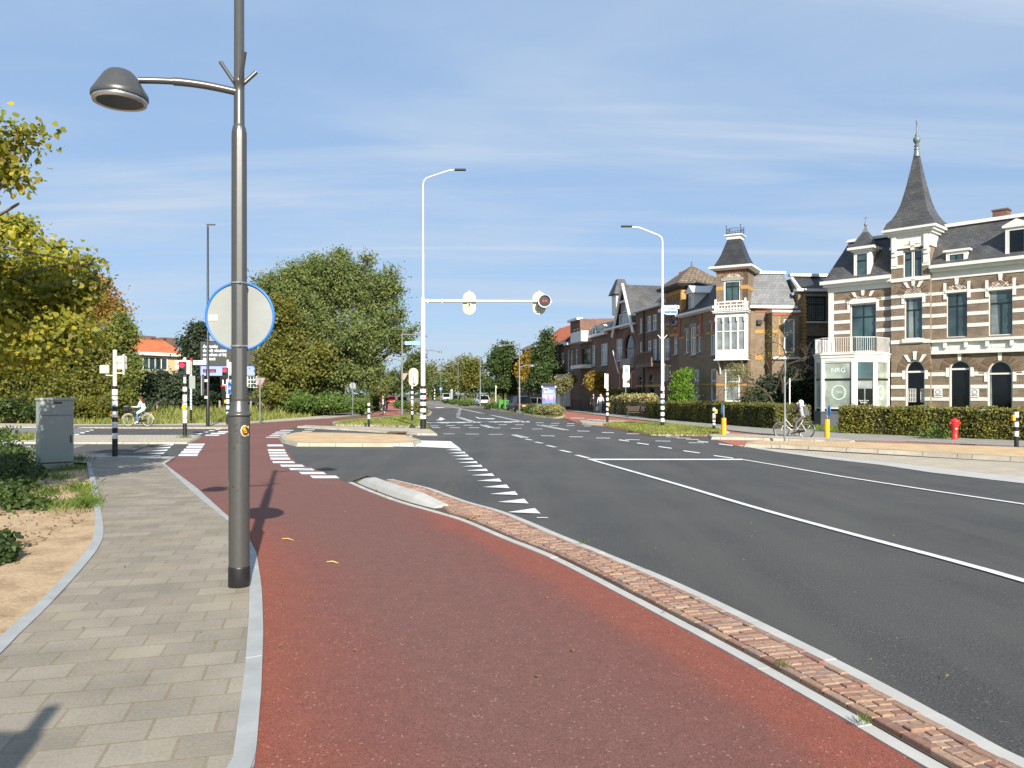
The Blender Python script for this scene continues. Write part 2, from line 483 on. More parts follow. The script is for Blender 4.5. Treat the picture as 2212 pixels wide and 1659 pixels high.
sun=bpy.data.lights.new('sun','SUN');sun.energy=4.8;sun.angle=R(0.53);sun.color=(1.0,0.92,0.8)
suno=bpy.data.objects.new('sun',sun);C.objects.link(suno)
suno.rotation_euler=SUNV.to_track_quat('Z','Y').to_euler()
SC.view_settings.view_transform='Standard';SC.view_settings.look='None';SC.view_settings.gamma=1;SC.view_settings.exposure=0.85
# ground
def struct(o):return tag(o,kind='structure')
def soil():
 t=NT('verge_soil').set(0.95,0,0.2)
 co=t.coord('Object')
 f=t.noise(co,0.5,6,0.6);f2=t.noise(co,14,4,0.7)
 c=t.ramp(f,[(0.35,(0.085,0.1,0.026)),(0.5,(0.14,0.15,0.04)),(0.65,(0.2,0.18,0.07))])
 t.col(t.mix(1.0,c,t.ramp(f2,[(0.3,(0.6,)*3),(0.7,(1.3,)*3)]),'MULTIPLY'))
 t.bump(f2,0.6,0.05)
 return t.m
M['verge']=soil()
def sand():
 t=NT('bare_sandy_soil').set(0.95,0,0.2)
 co=t.coord('Object')
 f=t.noise(co,1.6,6,0.65);f2=t.noise(co,22,5,0.75);f3=t.noise(t.coord('Object',(1,3,1)),34,3,0.6)
 c=t.ramp(f,[(0.3,(0.3,0.21,0.125)),(0.5,(0.5,0.365,0.225)),(0.75,(0.6,0.45,0.3))])
 c=t.mix(1.0,c,t.ramp(f2,[(0.25,(0.62,)*3),(0.6,(1.08,)*3)]),'MULTIPLY')
 c=t.mix(t.ramp(f3,[(0.63,(0,0,0)),(0.7,(0.75,)*3)]),c,(0.08,0.045,0.025))
 t.col(c);t.bump(f2,0.8,0.03)
 return t.m
M['sand']=sand()
def lawn(name,a,b):
 t=NT(name).set(0.9,0,0.2)
 co=t.coord('Object');f=t.noise(co,1.2,5,0.6);f2=t.noise(co,30,3,0.7)
 t.col(t.mix(1.0,t.ramp(f,[(0.3,a),(0.7,b)]),t.ramp(f2,[(0.3,(0.65,)*3),(0.7,(1.3,)*3)]),'MULTIPLY'))
 t.bump(f2,0.7,0.05)
 return t.m
M['lawn']=lawn('lawn',(0.11,0.16,0.02),(0.19,0.21,0.05))
b=MB();b.add([(-900,-60,-0.03),(900,-60,-0.03),(900,1800,-0.03),(-900,1800,-0.03)],[(0,1,2,3)])
struct(b.build('ground',M['verge']))
red_L=[(751.7,1043.8),(783.9,1058.3),(848.4,1084),(938.7,1109.3),(996.7,1126),(1074,1161.5),(1138.6,1187.3),(1207,1216),(1400,1320),(1600,1430),(1800,1545),(1990,1659)]
strip_R=[(793.6,1028),(816,1029.3),(864.5,1042.2),(929,1056.7),(951.6,1064.8),(1009.6,1087.4),(1074,1103.5),(1138.6,1127.7),(1207,1158.3),(1350,1215),(1500,1280),(1700,1378),(1900,1478),(2100,1590),(2212,1655)]
road=[Vector((60,-12,0)),Vector((60,6,0)),Vector((13.6,8,0))]
road_edge=[(2212,1045.4),(2012,1021.6),(1900,1004.7),(1787.5,992),(1675.2,976.6),(1591,962.6)]
road+=G(road_edge)
road+=G([(1524,943),(1405,941.5),(1360,933),(1298,921),(1251.9,915),(1217,905),(1174.5,905),(1114.3,894),(1054,884),(1028,878.6),(960,868),(905,860),(870,857)])
road+=G([(840,857),(868,862),(895,872),(915,892),(925,915),(935,931),(942,940)])
road+=G([(880,937),(760,926),(640,918),(380,918),(380,960),(600,1060),(700,1060)])
road+=G(strip_R[0:1])+[p for p in G([(864,1060),(1009,1105),(1207,1180),(1500,1310),(1900,1520),(2100,1640)])]+[Vector((2.4,3.0,0)),Vector((2.6,-12,0))]
b=MB();b.sheet(road,0.0);struct(b.build('road',M['asphalt']))
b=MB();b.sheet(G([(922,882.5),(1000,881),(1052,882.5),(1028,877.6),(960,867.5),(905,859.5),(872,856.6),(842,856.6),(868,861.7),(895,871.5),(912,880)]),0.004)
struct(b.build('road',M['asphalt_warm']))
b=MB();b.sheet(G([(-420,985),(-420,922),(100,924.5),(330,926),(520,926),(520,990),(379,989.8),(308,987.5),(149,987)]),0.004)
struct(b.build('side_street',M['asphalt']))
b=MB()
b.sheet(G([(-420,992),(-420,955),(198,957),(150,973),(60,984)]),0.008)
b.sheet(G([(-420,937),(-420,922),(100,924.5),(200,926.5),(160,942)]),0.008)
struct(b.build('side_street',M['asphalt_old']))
kerb_out=[Z1(1305,465),Z1(1560,660),Z1(1810,890),Z1(1970,1060),Z1(2030,1180),Z1(2065,1400),ZB(2075,100),ZB(2085,400),ZB(2070,850),ZB(2035,1300),ZB(2015,1456)]
kerb_in=[Z1(1290,468),Z1(1520,688),Z1(1805,925),Z1(1960,1100),Z1(1975,1230),Z1(1980,1390),ZB(1975,130),ZB(1970,300),ZB(1940,700),ZB(1890,1080),ZB(1840,1456)]
kout=G(kerb_out)+[Vector((-1.35,3.0,0)),Vector((-1.35,-6,0))]
kin=G(kerb_in)+[Vector((-1.49,3.0,0)),Vector((-1.49,-6,0))]
rp=kout[::-1]+G([(379,989.6),(428,944),(470,934),(492,926),(497,918.5),(542,913),(640,908),(720,903),(761,901.5),(801,896),(832,874),(846,862)])
rp+=G([(854,862),(864.5,876),(868,896),(850,900),(800,903.5),(760,907.5),(717,913),(712,919),(640,922),(600,938),(603,947),(611,960),(621,975),(640,1000),(690,1017),(730,1034),(745,1042)])
rp+=G(red_L)+[Vector((2.35,3.0,0)),Vector((2.7,1.0,0)),Vector((2.7,-6,0))]
b=MB();b.sheet(rp,0.008);struct(b.build('cycle_path',M['redpath']))
b=MB();b.sheet(G([(801,897.5),(832,874.5),(846,862.3),(854,862.3),(864,876),(867,896)]),0.012);struct(b.build('cycle_path',M['redpave']))
b=MB();b.sheet(G([(640,918.5),(720,919.5),(906,924.5),(925,930),(932,934),(905,932),(700,925)]),0.008);struct(b.build('cycle_path',M['redpath']))
def wear():
 t=NT('red_asphalt_worn').set(0.85,0,0.35)
 uv=t.n('ShaderNodeUVMap');sp=t.n('ShaderNodeSeparateXYZ');t.l(uv.outputs[0],sp.inputs[0])
 co=t.coord('Object');f1=t.noise(co,0.55,6,0.6);f2=t.noise(co,130,2,0.7);f3=t.noise(co,6,5,0.7)
 a=t.n('ShaderNodeMath',operation='MULTIPLY_ADD');a.inputs[1].default_value=0.22;t.l(f1,a.inputs[0]);t.l(sp.outputs[0],a.inputs[2])
 c=t.ramp(a.outputs[0],[(0.12,(0.23,0.07,0.044)),(0.28,(0.185,0.07,0.053)),(0.45,(0.165,0.075,0.061)),(0.72,(0.161,0.073,0.06)),(0.92,(0.17,0.068,0.054)),(1.08,(0.225,0.07,0.046))])
 c=t.mix(1.0,c,t.ramp(f2,[(0.3,(0.45,)*3),(0.5,(1.0,)*3),(0.72,(1.5,)*3)]),'MULTIPLY')
 c=t.mix(1.0,c,t.ramp(f3,[(0.3,(0.9,)*3),(0.7,(1.08,)*3)]),'MULTIPLY')
 vo=t.n('ShaderNodeTexVoronoi');vo.inputs['Scale'].default_value=95.0;t.l(co,vo.inputs['Vector'])
 rn=t.n('ShaderNodeSeparateColor');t.l(vo.outputs['Color'],rn.inputs[0])
 c=t.mix(t.ramp(rn.outputs[0],[(0.988,(0,0,0)),(0.99,(0.55,0.55,0.55))]),c,(0.45,0.32,0.25))
 t.col(c);t.bump(f2,0.7,0.005)
 return t.m
le,re_=kout,G(red_L)+[Vector((2.35,3.0,0)),Vector((2.7,1.0,0)),Vector((2.7,-6,0))]
def xat(P,y):
 Q=sorted([(p.y,p.x)for p in P]);return float(np.interp(y,[q[0]for q in Q],[q[1]for q in Q]))
ys=[0.5+0.3*i for i in range(54)];vs,fs,uvs=[],[],[]
for y in ys:
 xl,xr=xat(le,y),xat(re_,y)
 for k in range(13):vs.append((xl+(xr-xl)*k/12,y,0.012));uvs.append((0.45+(k/12-0.45)*min(1,max(0.0,(15.8-y)/4.5)),y))
for i in range(len(ys)-1):
 for k in range(12):fs.append((i*13+k,i*13+k+1,(i+1)*13+k+1,(i+1)*13+k))
b=MB();b.add(vs,fs);o=struct(b.build('cycle_path',wear()))
for lp,uvd in zip(o.data.loops,o.data.uv_layers[0].data):uvd.uv=uvs[lp.vertex_index]
L_in=[(-260,1659),(0,1425.5),(41,1379),(92.7,1330),(150,1268),(207.3,1199.7),(223.7,1167),(223.7,1139.7),(218,1107),(210,1055),(202,1025),(196.4,1003)]
L_out=[(-330,1659),(0,1390),(28,1357),(68,1325),(128,1265),(191,1191.5),(203,1161.5),(205.5,1123),(200.5,1080),(197,1055),(191,1025),(187,1000)]
lin=[Vector((-3.9,-6,0))]+smooth_poly(G(L_in),2)
lout=[Vector((-4.05,-6,0))]+smooth_poly(G(L_out),2)
walk=lin+G([(150,1000),(90,1000),(60,996),(60,988),(149,987.5),(246,987),(308,987.6),(379,989.8),(356,1004.6)])+kin[1:]
b=MB();b.sheet(walk,0.03);struct(b.build('footpath',M['paver_walk']))
def band(name,A,B,z0,z1,mat,bev=0.008,seg=0):
 b=MB();A,B=list(A),list(B)
 if seg:
  n_=200;A2,B2=even(A,n_),even(B,n_)
  L=sum((q-p).length for p,q in zip(A,A[1:]));st=max(1,round(n_*seg/L))
  for i in range(0,n_,st):
   j=min(n_,i+st);pa,pb_=A2[i:j+1],B2[i:j+1]
   if len(pa)<2:continue
   e_=min(0.4,0.006*n_/L)
   pa[-1]=pa[-1].lerp(pa[-2],e_);pb_[-1]=pb_[-1].lerp(pb_[-2],e_)
   dz=random.gauss(0,0.0015);b.prism(pa+pb_[::-1],z0,z1+dz)
  b.prism(A+B[::-1],z0,z1-0.012)
 else:b.prism(A+B[::-1],z0,z1)
 return struct(b.build(name,mat,bevel=bev))
def even(P,n):
 P=[Vector((p.x,p.y,0))for p in P];ds=[0.0]
 for p,q in zip(P,P[1:]):ds.append(ds[-1]+(q-p).length)
 out=[];k=0
 for i in range(n+1):
  t=ds[-1]*i/n
  while k<len(P)-2 and ds[k+1]<t:k+=1
  f=(t-ds[k])/max(1e-9,ds[k+1]-ds[k]);out.append(P[k].lerp(P[k+1],min(1,f)))
 return out
band('kerb',lin,lout,-0.05,0.042,M['kerb_blue'],0.004,1.0)
band('kerb',kin,kout,-0.05,0.036,M['kerb_blue'],0.004,1.0)
fk=G([(60,987.5),(149,987),(246,986.4),(308,987),(379,989),(356,1004)]);fk2=G([(60,990),(149,990),(246,989.5),(308,990.5),(364,993),(349,1004)])
band('kerb',fk,fk2,-0.05,0.036,M['kerb'])
b=MB();b.sheet([Vector((-14,-6,0))]+[Vector((-14,18.2,0))]+G([(60,1030),(150,1016),(187,1012)])+smooth_poly(G(L_out),2)[::-1]+[Vector((-4.05,-6,0))],0.0)
struct(b.build('bare_soil',M['sand']))
def resample(pts,step):
 out=[pts[0].copy()];acc=0.0
 for a,c in zip(pts,pts[1:]):
  L=(c-a).length;t=step-acc
  while t<=L:
   out.append(a+(c-a)*(t/L));t+=step
  acc=L-(t-step)
 return out
def closest(p,poly):
 best=None
 for a,c in zip(poly,poly[1:]):
  ab=c-a;t=max(0,min(1,(p-a).dot(ab)/ab.length_squared));q=a+ab*t
  if best is None or(q-p).length<best[0]:best=((q-p).length,q)
 return best[1]
SL=resample(smooth_poly(G(red_L)+[Vector((2.5,2.9,0)),Vector((3.0,0.5,0))],2),0.072)
SRp=smooth_poly(G(strip_R)+[Vector((3.3,2.9,0)),Vector((3.8,0.5,0))],2)
SRr=[closest(p,SRp)for p in SL]
for it in range(6):
 SRr=[SRr[0]]+[(SRr[i-1]+SRr[i]*2+SRr[i+1])/4 for i in range(1,len(SRr)-1)]+[SRr[-1]]
def across(i,m,fromright=False):
 d=SRr[i]-SL[i];w_=max(0.2,d.length);d=d/w_
 return(SRr[i]-d*min(m,w_*0.45))if fromright else(SL[i]+d*min(m,w_*0.9))
NS=len(SL)
band('kerb',[across(i,0.0)for i in range(NS)],[across(i,0.105)for i in range(NS)],-0.05,0.022,M['kerb_pale'],0,1.0)
band('kerb',[across(i,0.15,True)for i in range(NS)],[across(i,0.0,True)for i in range(NS)],-0.05,0.03,M['kerb_pale'],0,1.0)
band('brick_bed',[across(i,0.1)for i in range(NS)],[across(i,0.14,True)for i in range(NS)],-0.05,0.028,M['strip_bed'],0)
NB=66
bm_=MB()
def brk(c,d,L,W,z):
 d=d.normalized();n=Vector((-d.y,d.x,0))
 c=Vector((c.x,c.y,0.02));up=(Vector((0,0,1))+Vector((random.gauss(0,.02),random.gauss(0,.02),0))).normalized()
 hx,hy,hz=L/2,W/2,(z-0.02)
 base=[c+d*(a*hx)+n*(q*hy)for a,q in((-1,-1),(1,-1),(1,1),(-1,1))]
 e=0.006
 top=[c+d*(a*(hx-e))+n*(q*(hy-e))+up*hz for a,q in((-1,-1),(1,-1),(1,1),(-1,1))]
 mid=[c+d*(a*hx)+n*(q*hy)+up*(hz-e)for a,q in((-1,-1),(1,-1),(1,1),(-1,1))]
 fs=[(8,9,10,11)]
 for k in range(4):
  k2=(k+1)%4
  fs+=[(k,k2,4+k2,4+k),(4+k,4+k2,8+k2,8+k)]
 bm_.add(base+mid+top,fs)
for i in range(6,NS-1):
 A=across(i,0.45 if i<NB-8 else(0.45-0.34*min(1,(i-NB+8)/14)))
 B=across(i,0.155,True)
 wv=B-A;wl=wv.length
 if wl<0.12:continue
 dv=wv/wl;al=SL[min(NS-1,i+1)]-SL[i-1]
 zt=0.058+random.gauss(0,0.002)
 if i%3==0:
  brk(A+dv*0.034+al*0.0,al,0.205,0.062,zt);brk(B-dv*0.034,al,0.205,0.062,zt)
 inner=wl-0.145
 n_=max(1,round(inner/0.2));sh=0.0
 cuts=[0.0]+[(k+(0.5 if i%2 else 0.0))/n_ for k in range(1 if not i%2 else 0,n_)]+[1.0]
 cuts=sorted(set([x for x in cuts if 0<=x<=1]))
 for c0,c1 in zip(cuts,cuts[1:]):
  if(c1-c0)*inner<0.03:continue
  mid=A+dv*(0.072+inner*(c0+c1)/2)
  brk(mid,dv,(c1-c0)*inner-0.008,0.064,zt+random.gauss(0,0.004))
struct(bm_.build('brick_kerb_strip',M['brick_strip'],uv=False))
bl=MB();st=[]
for i in range(2,NB,4):
 f=(i-2)/(NB-2)
 hgt=0.03+0.125*min(1,f/0.09)*(1 if f<0.72 else max(0.0,1-(f-0.72)/0.27))
 st.append([across(i,0.14)+Vector((0,0,0.01)),across(i,0.2)+Vector((0,0,0.02+hgt*0.62)),across(i,0.27)+Vector((0,0,0.02+hgt)),across(i,0.43)+Vector((0,0,0.02+hgt)),across(i,0.44)+Vector((0,0,0.01))])
vs=[p for r in st for p in r];fs=[]
for i in range(len(st)-1):
 for k in range(4):fs.append((i*5+k,(i+1)*5+k,(i+1)*5+k+1,i*5+k+1))
fs+=[(0,1,2,3,4),tuple((len(st)-1)*5+k for k in(4,3,2,1,0))]
bl.add(vs,fs);struct(bl.build('kerb_block',M['kerb_pale']))
def island(base,h,top,ins=0.16,side='kerb_warm',name='traffic_island',slope=0.07):
 p=G(base)
 b=MB();q=inset(p,slope)
 b.prism(p if area(p)>0 else p[::-1],-0.02,h,top=q)
 struct(b.build(name,M[side]))
 b=MB();b.sheet(inset(p,slope+ins),h+0.004);return struct(b.build(name,M[top]))
island([(601,947),(608,957),(640,964.5),(835.5,965.5),(895,963.5),(912,957),(880,945.5),(760,941),(640,939)],0.13,'paver_yellow')
island([(640,924),(760,930.5),(840,936),(900,940.5),(946,941),(934,932),(918,929.3),(800,925.7),(700,923.3),(660,921.5)],0.1,'paver_pale',0.1)
island([(716,914),(724,919.3),(800,920.5),(912,924.3),(920,918),(915,902),(880,898),(860,899),(800,905),(745,910)],0.1,'lawn',0.3)
island([(-420,958),(196,959.5),(407,959.5),(430,948),(436,943.5),(400,943.2),(160,943.2),(-420,938)],0.08,'paver_pale',0.12)
b=MB();b.sheet(G([(-420,950),(72,949.5),(76,940),(-420,937.5)],0.1),0.1);struct(b.build('lawn',M['lawn']))
b=MB();b.prism(G([(-420,922.5),(100,924.5),(330,926.2),(492,926.2),(500,917.5),(600,911),(720,903),(800,894),(832,872),(828,871),(780,890),(700,899),(600,907),(560,911),(500,914),(330,918.5),(100,917.5),(-420,912)]),-0.02,0.06)
struct(b.build('pavement',M['paver_pale']))
b=MB();b.sheet(G([(160,922.6),(500,921.3),(500,918.4),(160,918.4)],0.066),0.066);struct(b.build('cycle_path',M['asphalt_warm']))
b=MB();b.sheet(G([(1205,888),(1214.6,886.9),(1301,898.8),(1443.8,915.2),(1521,925.6),(1628,937.5),(1759.5,948.6),(1845,952.8),(1956,955.6),(2212,966.8),(2400,976),(2400,990),(2212,976),(1845,961),(1622,964),(1591,963.5),(1524,944),(1405,942),(1298,921),(1251.9,915),(1217.5,903)]),0.006)
struct(b.build('cycle_path',M['redpave']))
pv_front=G([(1120,877),(1214.6,886.9),(1301,898.8),(1443.8,915.2),(1521,925.6),(1628,937.5),(1759.5,948.6),(1845,952.8),(1956,955.6),(2212,966.8),(2460,979)])
pv_back=G([(1120,873),(1214.6,882),(1300,889),(1399,901),(1560,916),(1673,926),(1765,931),(1804,935),(1990,944),(2189,952.5),(2460,964)])
b=MB();b.prism(pv_front+pv_back[::-1],-0.02,0.06);struct(b.build('pavement',M['paver_grey']))
pvk=[p+(q-p).normalized()*0.12 for p,q in zip(pv_front,pv_back)]
band('kerb',pv_front,pvk,-0.02,0.066,M['kerb'],0)
kb=[(1606,966),(1675,968.5),(1787.5,973.8),(1928,980.9),(2068,989.3),(2212,997.7),(2500,1016)]
b=MB();b.sheet(G(road_edge[::-1])+[Vector((11.6,14.0,0)),Vector((16,12.5,0)),Vector((25,20,0))]+G(kb[::-1]),0.004);struct(b.build('lay_by',M['paver_pale']))
se=G(road_edge);se2=[p+Vector((0.35+0.75*min(1,i_/5 if False else(5-k)/5),0.15+0.5*(5-k)/5,0))for k,p in enumerate(se)for i_ in(k,)]
b=MB();b.sheet([Vector((11.6,14.0,0))]+se+se2[::-1]+[Vector((12.9,14.8,0))],0.008);struct(b.build('road_edge_strip',M['kerb_pale']))
se3=[p+Vector((0.1,0.03,0))for p in se]
b=MB();b.sheet(se+se3[::-1],0.012);struct(b.build('road_edge_line',M['kerb_pale']))
yp=[(1606,966),(1675,968.5),(1787.5,973.8),(1928,980.9),(2068,989.3),(2212,997.7),(2500,1016),(2500,985),(2212,973.5),(2068,968.5),(1845,961),(1640,958.5),(1612,960.5)]
island(yp,0.12,'paver_yellow',0.2)
island([(1527,943),(1535,949.5),(1640,951.8),(1780,956),(1838,959.3),(1850,957),(1834,953.5),(1780,950.5),(1640,944.5),(1560,940.5)],0.11,'paver_pale',0.1)
island([(1298,919),(1340,926.5),(1362,932),(1405,941),(1524,942.5),(1577,936),(1557,927),(1480,919.5),(1396,914),(1318,914)],0.1,'lawn',0.16)
island([(1249,912),(1256,917),(1300,919.5),(1366,915.5),(1350,911.5),(1300,910.5),(1260,909.5)],0.1,'paver_pale',0.1)
island([(1113,890),(1120,893),(1135,896.5),(1172,902.3),(1195,904.6),(1216,902),(1222,899),(1214,893.5),(1170,889.5)],0.1,'verge',0.12)
island([(1052,882.2),(1060,884.5),(1090,888.6),(1112,890.5),(1110,887.5),(1080,883.5),(1060,881)],0.1,'verge',0.12)
island([(1002,876.2),(1012,877.8),(1036,879.5),(1022,875.2),(1000,872.5),(985,870.5),(985,873)],0.08,'verge',0.12)
island([(925,887),(934,891),(930,897),(918,900),(900,896),(890,889),(884,880),(900,880),(918,883)],0.1,'verge',0.15)
b=MB();b.prism(G([(1222,900),(1214.6,887.2),(1110,876),(1060,871),(1010,867),(985,870),(1022,875),(1060,880.5),(1112,888),(1170,889),(1214,893)]),-0.02,0.004);struct(b.build('parking_bay',M['asphalt_old']))
b=MB();b.sheet(G([(1700,931),(1765,933),(1805,937),(1990,946),(2190,955),(2600,975),(2600,905),(2000,903),(1790,910),(1700,915)]),0.0);struct(b.build('lawn',M['lawn']))
b=MB();b.sheet(G([(690,902),(760,898),(800,890),(830,871),(826,870.5),(790,884),(740,895)]),0.064);struct(b.build('pavement',M['asphalt_old']))
# painted markings
mk=MB();ZK=0.016
def q4(pts,z=None):mk.sheet([gp(*p)for p in pts],ZK if z is None else z)
for a in[(258,360,258,261,369,271),(262,375,290,265,380,303),(266,383,308,270,390,320),(272,393,326,276,402,339),(278,407,346,283,415,361),(291,432,371,300,449,384),(343,492,394,356,512,409),(402,560,418,418,578,433),(470,636,443,490,655,459),(543,718,468,566,745,486),(355,440,160,340,428,165),(322,420,172,306,408,178),(300,395,184,286,380,190),(282,375,195,268,362,201),(255,345,207,249,335,212),(512,580,157,508,574,161),(497,563,168,490,556,172),(483,548,177,474,541,182),(470,530,185,463,524,189),(655,800,184,660,830,189),(800,960,187,860,965,193),(1000,1130,195,1030,1140,199),(1080,1230,198,1110,1230,204)]:
 q4([Z3(a[0],a[2]),Z3(a[1],a[2]),Z3(a[4],a[5]),Z3(a[3],a[5])])
q4([Z3(1212,229),Z3(1488,236),Z3(1555,287),Z3(1258,272)])
q4([Z3(1090,267),Z3(1258,271),Z3(1258,275),Z3(1090,270)],ZK)
q4([Z3(2065,749),Z3(2140,749),Z3(2138,754),Z3(2066,754)])
for a in[(1452,294,1552,288,1562,301),(1470,316,1580,306,1590,319),(1490,336,1600,325,1612,339),(1512,357,1630,347,1643,362),(1535,381,1660,370,1671,385),(1563,406,1690,394,1704,410),(1592,434,1725,421,1740,438),(1625,466,1765,452,1782,471),(1662,503,1812,487,1830,509),(1703,545,1862,528,1883,553),(1750,592,1918,573,1940,599),(1803,646,1980,624,2010,656),(1867,715,2052,687,2090,724)]:
 q4([Z3(a[0],a[1]),Z3(a[2],a[3]),Z3(a[4],a[5])])
for a in[(1478,1625,1184,1467,1610,1198),(1443,1597,1208,1430,1584,1224),(1405,1567,1234,1397,1556,1250),(1370,1540,1262,1360,1522,1278),(1330,1505,1288,1322,1490,1300)]:
 q4([ZL(a[0],a[5]),ZL(a[1],a[2]),ZL(a[4],a[5])])
for a in[(1765,1915,1181,1752,1900,1199),(1745,1900,1204,1735,1885,1222),(1720,1885,1229,1710,1870,1248),(1695,1867,1251,1685,1852,1272),(1675,1852,1277,1661,1840,1298),(700,742,1091,692,736,1101),(752,795,1074,745,788,1085),(802,838,1062,796,832,1070),(842,876,1050,836,870,1058),(1768,1818,1098,1760,1810,1110),(1825,1890,1083,1815,1878,1093),(1895,1945,1068,1888,1938,1076),(1955,2003,1054,1948,1996,1062),(2015,2060,1043,2008,2052,1050),(1925,2055,1096,1910,2040,1107),(1975,2110,1079,1960,2095,1091),(2040,2133,1064,2030,2133,1076),(260,320,1205,250,308,1212),(215,270,1232,205,258,1240)]:
 q4([ZL(a[0],a[2]),ZL(a[1],a[2]),ZL(a[4],a[5]),ZL(a[3],a[5])])
def dash4(x0,x1,y,h=3.6,Zf=Z4,sl=0):
 q4([Zf(x0,y-h/2),Zf(x1,y-h/2+sl),Zf(x1,y+h/2+sl),Zf(x0,y+h/2)])
for x0,x1,y in[(345,425,1191),(505,590,1189),(665,745,1187),(825,905,1185),(985,1065,1185),(240,320,1220),(400,490,1217),(575,665,1213),(925,1010,1208),(1095,1180,1209),(255,340,1238),(435,535,1238),(630,730,1238),(865,945,1241),(1050,1160,1245),(1265,1370,1251),(372,485,1301),(597,728,1303),(830,968,1305),(1300,1378,1188),(1455,1540,1193),(1615,1690,1197),(1440,1525,1215),(1605,1690,1218),(1785,1860,1221),(525,552,1052),(517,550,1066),(512,548,1080),(507,545,1094),(503,542,1107),(500,540,1120)]:
 dash4(x0,x1,y)
def gline(a,c,wd,Z=None):
 a=gp(*a);c=gp(*c);d=(c-a).normalized();n=Vector((-d.y,d.x,0))*(wd/2)
 mk.sheet([a-n,a+n,c+n,c-n],ZK)
q4([Z4(205,1183),Z4(1240,1173),Z4(1240,1179),Z4(205,1190)])
gline(Z4(150,972),Z4(1238,1186),0.11);gline(Z4(400,1010),Z4(1195,1188),0.11)
for a in[(505,1131,680,1187),(540,1132,716,1187),(745,1209,838,1239),(790,1211,880,1241),(1310,1209,1592,1263),(1362,1210,1632,1263),(1060,1309,1170,1340),(1092,1309,1225,1340)]:
 gline(Z4(a[0],a[1]),Z4(a[2],a[3]),0.12)
for a in[(1195,1352,1262,1364),(1295,1382,1370,1396),(1410,1416,1500,1436),(1547,1464,1650,1488),(1708,1514,1830,1545)]:
 gline(Z4(a[0],a[1]),Z4(a[2],a[3]),0.16)
wl=smooth_poly(G([Z6(400,570),Z6(700,655),Z6(1100,770),Z6(1590,920),Z7(840,1075),(2212,1254),(2500,1352)])+[Vector((5.5,3,0)),Vector((5.55,-8,0))],2)
def poly_line(pts,wd,z=None):
 n=len(pts);Lp,Rp=[],[]
 for i in range(n):
  d=(pts[min(n-1,i+1)]-pts[max(0,i-1)]).normalized();k=Vector((-d.y,d.x,0))*(wd/2)
  Lp.append(pts[i]+k);Rp.append(pts[i]-k)
 for i in range(n-1):mk.add([(*Lp[i][:2],z or ZK),(*Lp[i+1][:2],z or ZK),(*Rp[i+1][:2],z or ZK),(*Rp[i][:2],z or ZK)],[(3,2,1,0)])
poly_line(wl,0.13)
poly_line(G([Z6(1520,574),Z7(300,553),Z7(800,640),Z7(1500,750),Z7(2212,856),(2500,1133)])+[Vector((10.3,4,0)),Vector((10.6,-8,0))],0.12)
q4([Z6(395,569),Z6(1522,570),Z6(1522,579),Z6(420,579)],ZK+0.004)
for a in[(620,428,695,437),(752,451,838,461),(907,477,1005,489),(1088,508,1208,523),(1308,543,1450,561),(1190,437,1270,445),(1345,457,1447,469)]:
 q4([Z6(a[0],a[1]),Z6(a[0]+12,a[1]),Z6(a[2],a[3]),Z6(a[2],a[3]+6),Z6(a[0],a[1]+5)])
for x0,x1,y in[(55,155,400),(260,360,407),(457,558,416),(668,772,428),(887,995,438),(1127,1240,451),(320,408,365),(497,584,376),(678,770,385),(905,985,400),(962,1060,408),(1040,1140,416),(1108,1200,426),(270,370,270),(390,485,282)]:
 dash4(x0,x1,y,3.4,Z6,2)
mk.sheet([gp(*p,0.11)for p in[Z6(1390,394),Z6(1800,411),Z6(1800,417),Z6(1410,402)]],0.012)
for poly in([(330,1136),(358,1134),(372,1146),(395,1149),(352,1164),(292,1159),(330,1152)],[(290,1032),(378,1029),(380,1034),(345,1036),(320,1040),(292,1037)],[(690,1131),(708,1130),(742,1142),(875,1143),(893,1149),(872,1153),(748,1148),(728,1146)]):
 q4([Z4(*p)for p in poly])
struct(mk.build('road_markings',M['mark']))
# lettering
def text(s,size,mat,loc,right,up,parent=None,name='lettering',align='CENTER',depth=0.003,sx=1.0,bold=0.0):
 cu=bpy.data.curves.new(name,'FONT');cu.body=s;cu.size=size;cu.align_x=align;cu.align_y='CENTER'
 cu.extrude=depth;cu.space_line=1.0;cu.offset=bold
 cu.materials.append(mat)
 o=bpy.data.objects.new(name,cu);C.objects.link(o)
 r=Vector(right).normalized();u=Vector(up).normalized();n=r.cross(u)
 m=Matrix((r*sx,u,n)).transposed().to_4x4();m.translation=Vector(loc)
 attach(o,parent,True)
 o.matrix_basis=m
 return o
EX,EY,EZ=Vector((1,0,0)),Vector((0,1,0)),Vector((0,0,1))
def disc(b,c,r,n,th=0.01,mi=0,seg=28):
 n=Vector(n).normalized();c=Vector(c)
 return b.cyl(c-n*th/2,c+n*th/2,r,r,seg,mi)
def rot_ax(rz):
 ca,sa=math.cos(rz),math.sin(rz)
 return(Vector((ca,sa,0)),Vector((-sa,ca,0)),Vector((0,0,1)))
def oval(w_,h_,n=14):
 r=w_/2;k=h_/2-r
 return[(r*math.cos(a),k+r*math.sin(a))for a in[math.pi*i/n for i in range(n+1)]]+[(-r*math.cos(a),-k-r*math.sin(a))for a in[math.pi*i/n for i in range(n+1)]]
def plate(b,outline,c,right,up,th=0.02,mi=0):
 c=Vector(c);right=Vector(right);up=Vector(up);n=right.cross(up)
 m=len(outline)
 f=[c+right*x+up*y+n*(th/2)for x,y in outline];k=[c+right*x+up*y-n*(th/2)for x,y in outline]
 b.add(f,[tuple(range(m))],mi);b.add(k,[tuple(range(m-1,-1,-1))],mi)
 b.add(f+k,[(i,m+i,m+(i+1)%m,(i+1)%m)for i in range(m)],mi)
 return b
